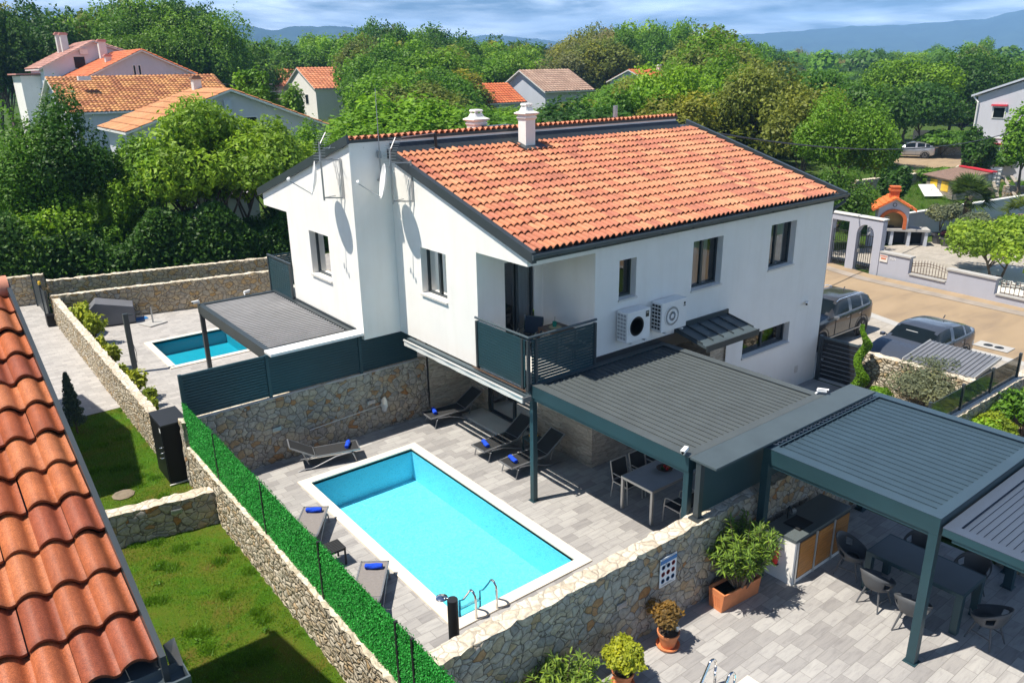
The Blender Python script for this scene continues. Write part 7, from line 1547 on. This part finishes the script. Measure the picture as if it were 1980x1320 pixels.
for i,(x,y,r_,h,mt,l) in enumerate([(8.6,-5.15,.75,.95,'leaf_bright','bright green bush in the garden right of the dark glass screen'),(9.6,-5.0,.5,.9,'leaf_lime','yellow-green shrub behind the bright bush at the right edge'),(10.6,-5.3,.6,1.3,'leaf_mid','taller leafy shrub at the right edge by the sunlit wall'),(7.4,-5.4,.6,.6,'leaf_mid','low shrub right above the slate-blue pergola edge'),(9.0,-5.9,.45,.45,'leaf_autumn','rusty orange low plant at the right edge'),(11.6,-4.95,.5,1.0,'leaf_mid','shrub under the sunlit stone wall at the right edge')]):
    leafy(l, 'shrub', (x,y,0), r_, h, 5200, .05, mt, 333+i, cat='shrub', nb=18, br=.36)
for i in range(9): tag(MB().lathe([(0,0),(.13,.02),(.16,.09),(.08,.15),(0,.16)],7,(0,0,0)).build('rock','rock',loc=(5.6+i*.8+rnd.uniform(-.2,.2),-6.1+rnd.uniform(-.5,.5),0),rotz=rnd.uniform(0,6)), 'pale loose rock in the garden bed right of the pergolas', 'rock', 'rocks in the garden bed')
t = thing('gravel_strip', 'strip of straw-coloured dry grass along the edge of the shaded patio', 'strip', (5.35,-9.2,0)); g = np.random.default_rng(60); n = 4000; leaves_obj('dry_grass', np.stack([g.uniform(-.15,.15,n), g.uniform(-2.6,2.4,n), g.uniform(0,.12,n)],1), np.tile([0,0,1.],(n,1)), .04, 'leaf_straw', g.uniform(0,1,n), t, 61, 2.5)

# courtyard plants
def palm(label, loc, h, R_, n, seed):
    g = np.random.default_rng(seed); t = thing('palm', label, 'palm', loc); V, F, T_ = [], [], []; o = 0
    for i in range(n):
        az = i*2.4+g.normal(0,.15); el = g.uniform(-.35,1.25); d = Vector((math.cos(az)*math.cos(el), math.sin(az)*math.cos(el), math.sin(el))); L0 = R_*.5; c = Vector((0,0,h))+d*L0-Vector((0,0,.1*L0*(1-el)))
        u = d.cross(Vector((0,0,1))).normalized(); v_ = u.cross(d)
        for k in range(22):
            a = (k-10.5)/10.5*1.9; dd = (d*math.cos(a)+u*math.sin(a)).normalized(); e = c+dd*R_*.52*(1-.12*abs(a))-Vector((0,0,.13*R_*g.uniform(.6,1.5))); wv = dd.cross(v_).normalized()*.022*R_
            V += [tuple(c), tuple(c.lerp(e,.5)+wv), tuple(e), tuple(c.lerp(e,.5)-wv)]; F.append((o,o+1,o+2,o+3)); o += 4; T_ += [g.uniform(0,1)]*4
    arr_mesh('fronds', np.array(V), np.array(F), 'leaf_palm', t, {'tone':('FLOAT','POINT',np.array(T_))}); MB().tube([(0,0,0),(0,0,h*.5),(0,0,h)],[.16*R_,.14*R_,.12*R_],10).build('trunk','bark',t); return t
palm('tall fan palm in the courtyard across the road', (33.0,5.75,0), 2.1, 1.5, 40, 401)
palm('small fan palm low beside the tall one', (35.6,4.2,0), 1.1, 1.3, 28, 402)
pot('left grey tub holding the left potted olive', (30.9,6.0,0), .34, .5, 'greytub', False)
pot('middle dark tub holding the plum-coloured plant', (30.6,5.45,0), .34, .42, 'greytub', False)
pot('right grey tub holding the right potted olive', (30.5,4.2,0), .34, .5, 'greytub', False)
leafy('round pale green olive in the left grey tub', 'potted_olive', (30.9,6.0,.6), .78, 1.3, 4200, .07, 'leaf_silver', 410, cat='tree', z0=.62, nb=20, br=.36)
leafy('round pale green olive in the right grey tub', 'potted_olive', (30.5,4.2,.6), .78, 1.2, 4200, .07, 'leaf_silver', 411, cat='tree', z0=.62, nb=20, br=.36)
leafy('dark plum-leaved plant in the middle tub', 'potted_plant', (30.6,5.45,.38), .32, .42, 1200, .06, 'leaf_plum', 412)
leafy('dark round clipped conifer ball at the back wall of the courtyard, upper', 'topiary', (40.0,3.0,1.6), .55, .8, 3000, .06, 'leaf_dark', 413, cat='shrub', nb=24, br=.3)
leafy('broad flattened dark topiary at the right of the courtyard wall', 'topiary', (39.0,2.5,.0), 1.3, 1.7, 8000, .07, 'leaf_dark', 414, cat='shrub', nb=30, br=.3)
leafy('leafy laurel shrub left of the small palm', 'shrub', (33.2,3.4,0), .95, 1.5, 4500, .1, 'leaf_mid', 415, cat='shrub', nb=18)
leafy('leafy laurel shrub right of the small palm', 'shrub', (34.4,1.8,0), 1.1, 1.6, 5000, .1, 'leaf_mid', 416, cat='shrub', nb=18)
make_tree('fig_tree', 'spreading yellow-green fig tree behind the lilac wall', 'tree', 'leaf_fig', 2.1, 2.4, 12000, .115, 420, .09, 34, .30, stems=2, clear=.04, asp=1.2, loc=(26.0,1.5,0))
make_tree('fig_tree', 'lower yellow-green fig branches at the right edge behind the lilac wall', 'tree', 'leaf_fig', 1.0, 1.5, 3500, .11, 421, .06, 16, .36, clear=.1, asp=1.2, loc=(24.6,-.9,0))
leafy('dark green shrub behind the iron fence at the right edge', 'shrub', (23.0,-3.6,0), 1.5, 1.0, 6500, .09, 'leaf_mid', 422, cat='shrub', nb=18)
poly_sheet('white_gravel', [(23.4,2.2),(28.5,2.2),(28.5,-4),(22.6,-4)], .012, 'gravelwhite')
t = thing('manhole_cover', 'round dark manhole covers in the gutter of the road', 'manhole cover', (17.0,-2.15,.02)); 
for k in (-.16,.16): MB().lathe([(0,.01),(.13,.01),(.14,0)],18,(0,k,0)).build('cover','black',t)
MB().box(-.3,.3,-.5,.5,-.004,.004).build('collar','curbgrey',t)
for i in range(7): tag(MB().lathe([(0,0),(.5,.1),(.6,.4),(.3,.7),(0,.75)],8).build('rubble_heap','rock',loc=(55+i*1.7+rnd.uniform(-1,1),17.5-i*.5+rnd.uniform(-1,1),-.05),rotz=i), 'pale rubble heap along the field track', 'rubble heap', 'rubble heaps in the field')

# ---------------------------------------------------------------- air
hz = MB().box(-6100,6100,-6100,6100,-1.2,420).build('haze','white'); hz.data.materials.clear()
hm = bpy.data.materials.new('air'); hm.use_nodes = True; q = hm.node_tree; q.nodes.clear(); o_ = N(q,'ShaderNodeOutputMaterial'); v_ = N(q,'ShaderNodeVolumePrincipled')
v_.inputs['Color'].default_value = (.30,.58,1.0,1); v_.inputs['Density'].default_value = HAZE; v_.inputs['Anisotropy'].default_value = -.3
L(q, v_.outputs[0], o_.inputs['Volume']); hz.data.materials.append(hm); tag(hz, kind='stuff'); hz['label'] = 'pale blue air between here and the far hills'; hz['category'] = 'haze'
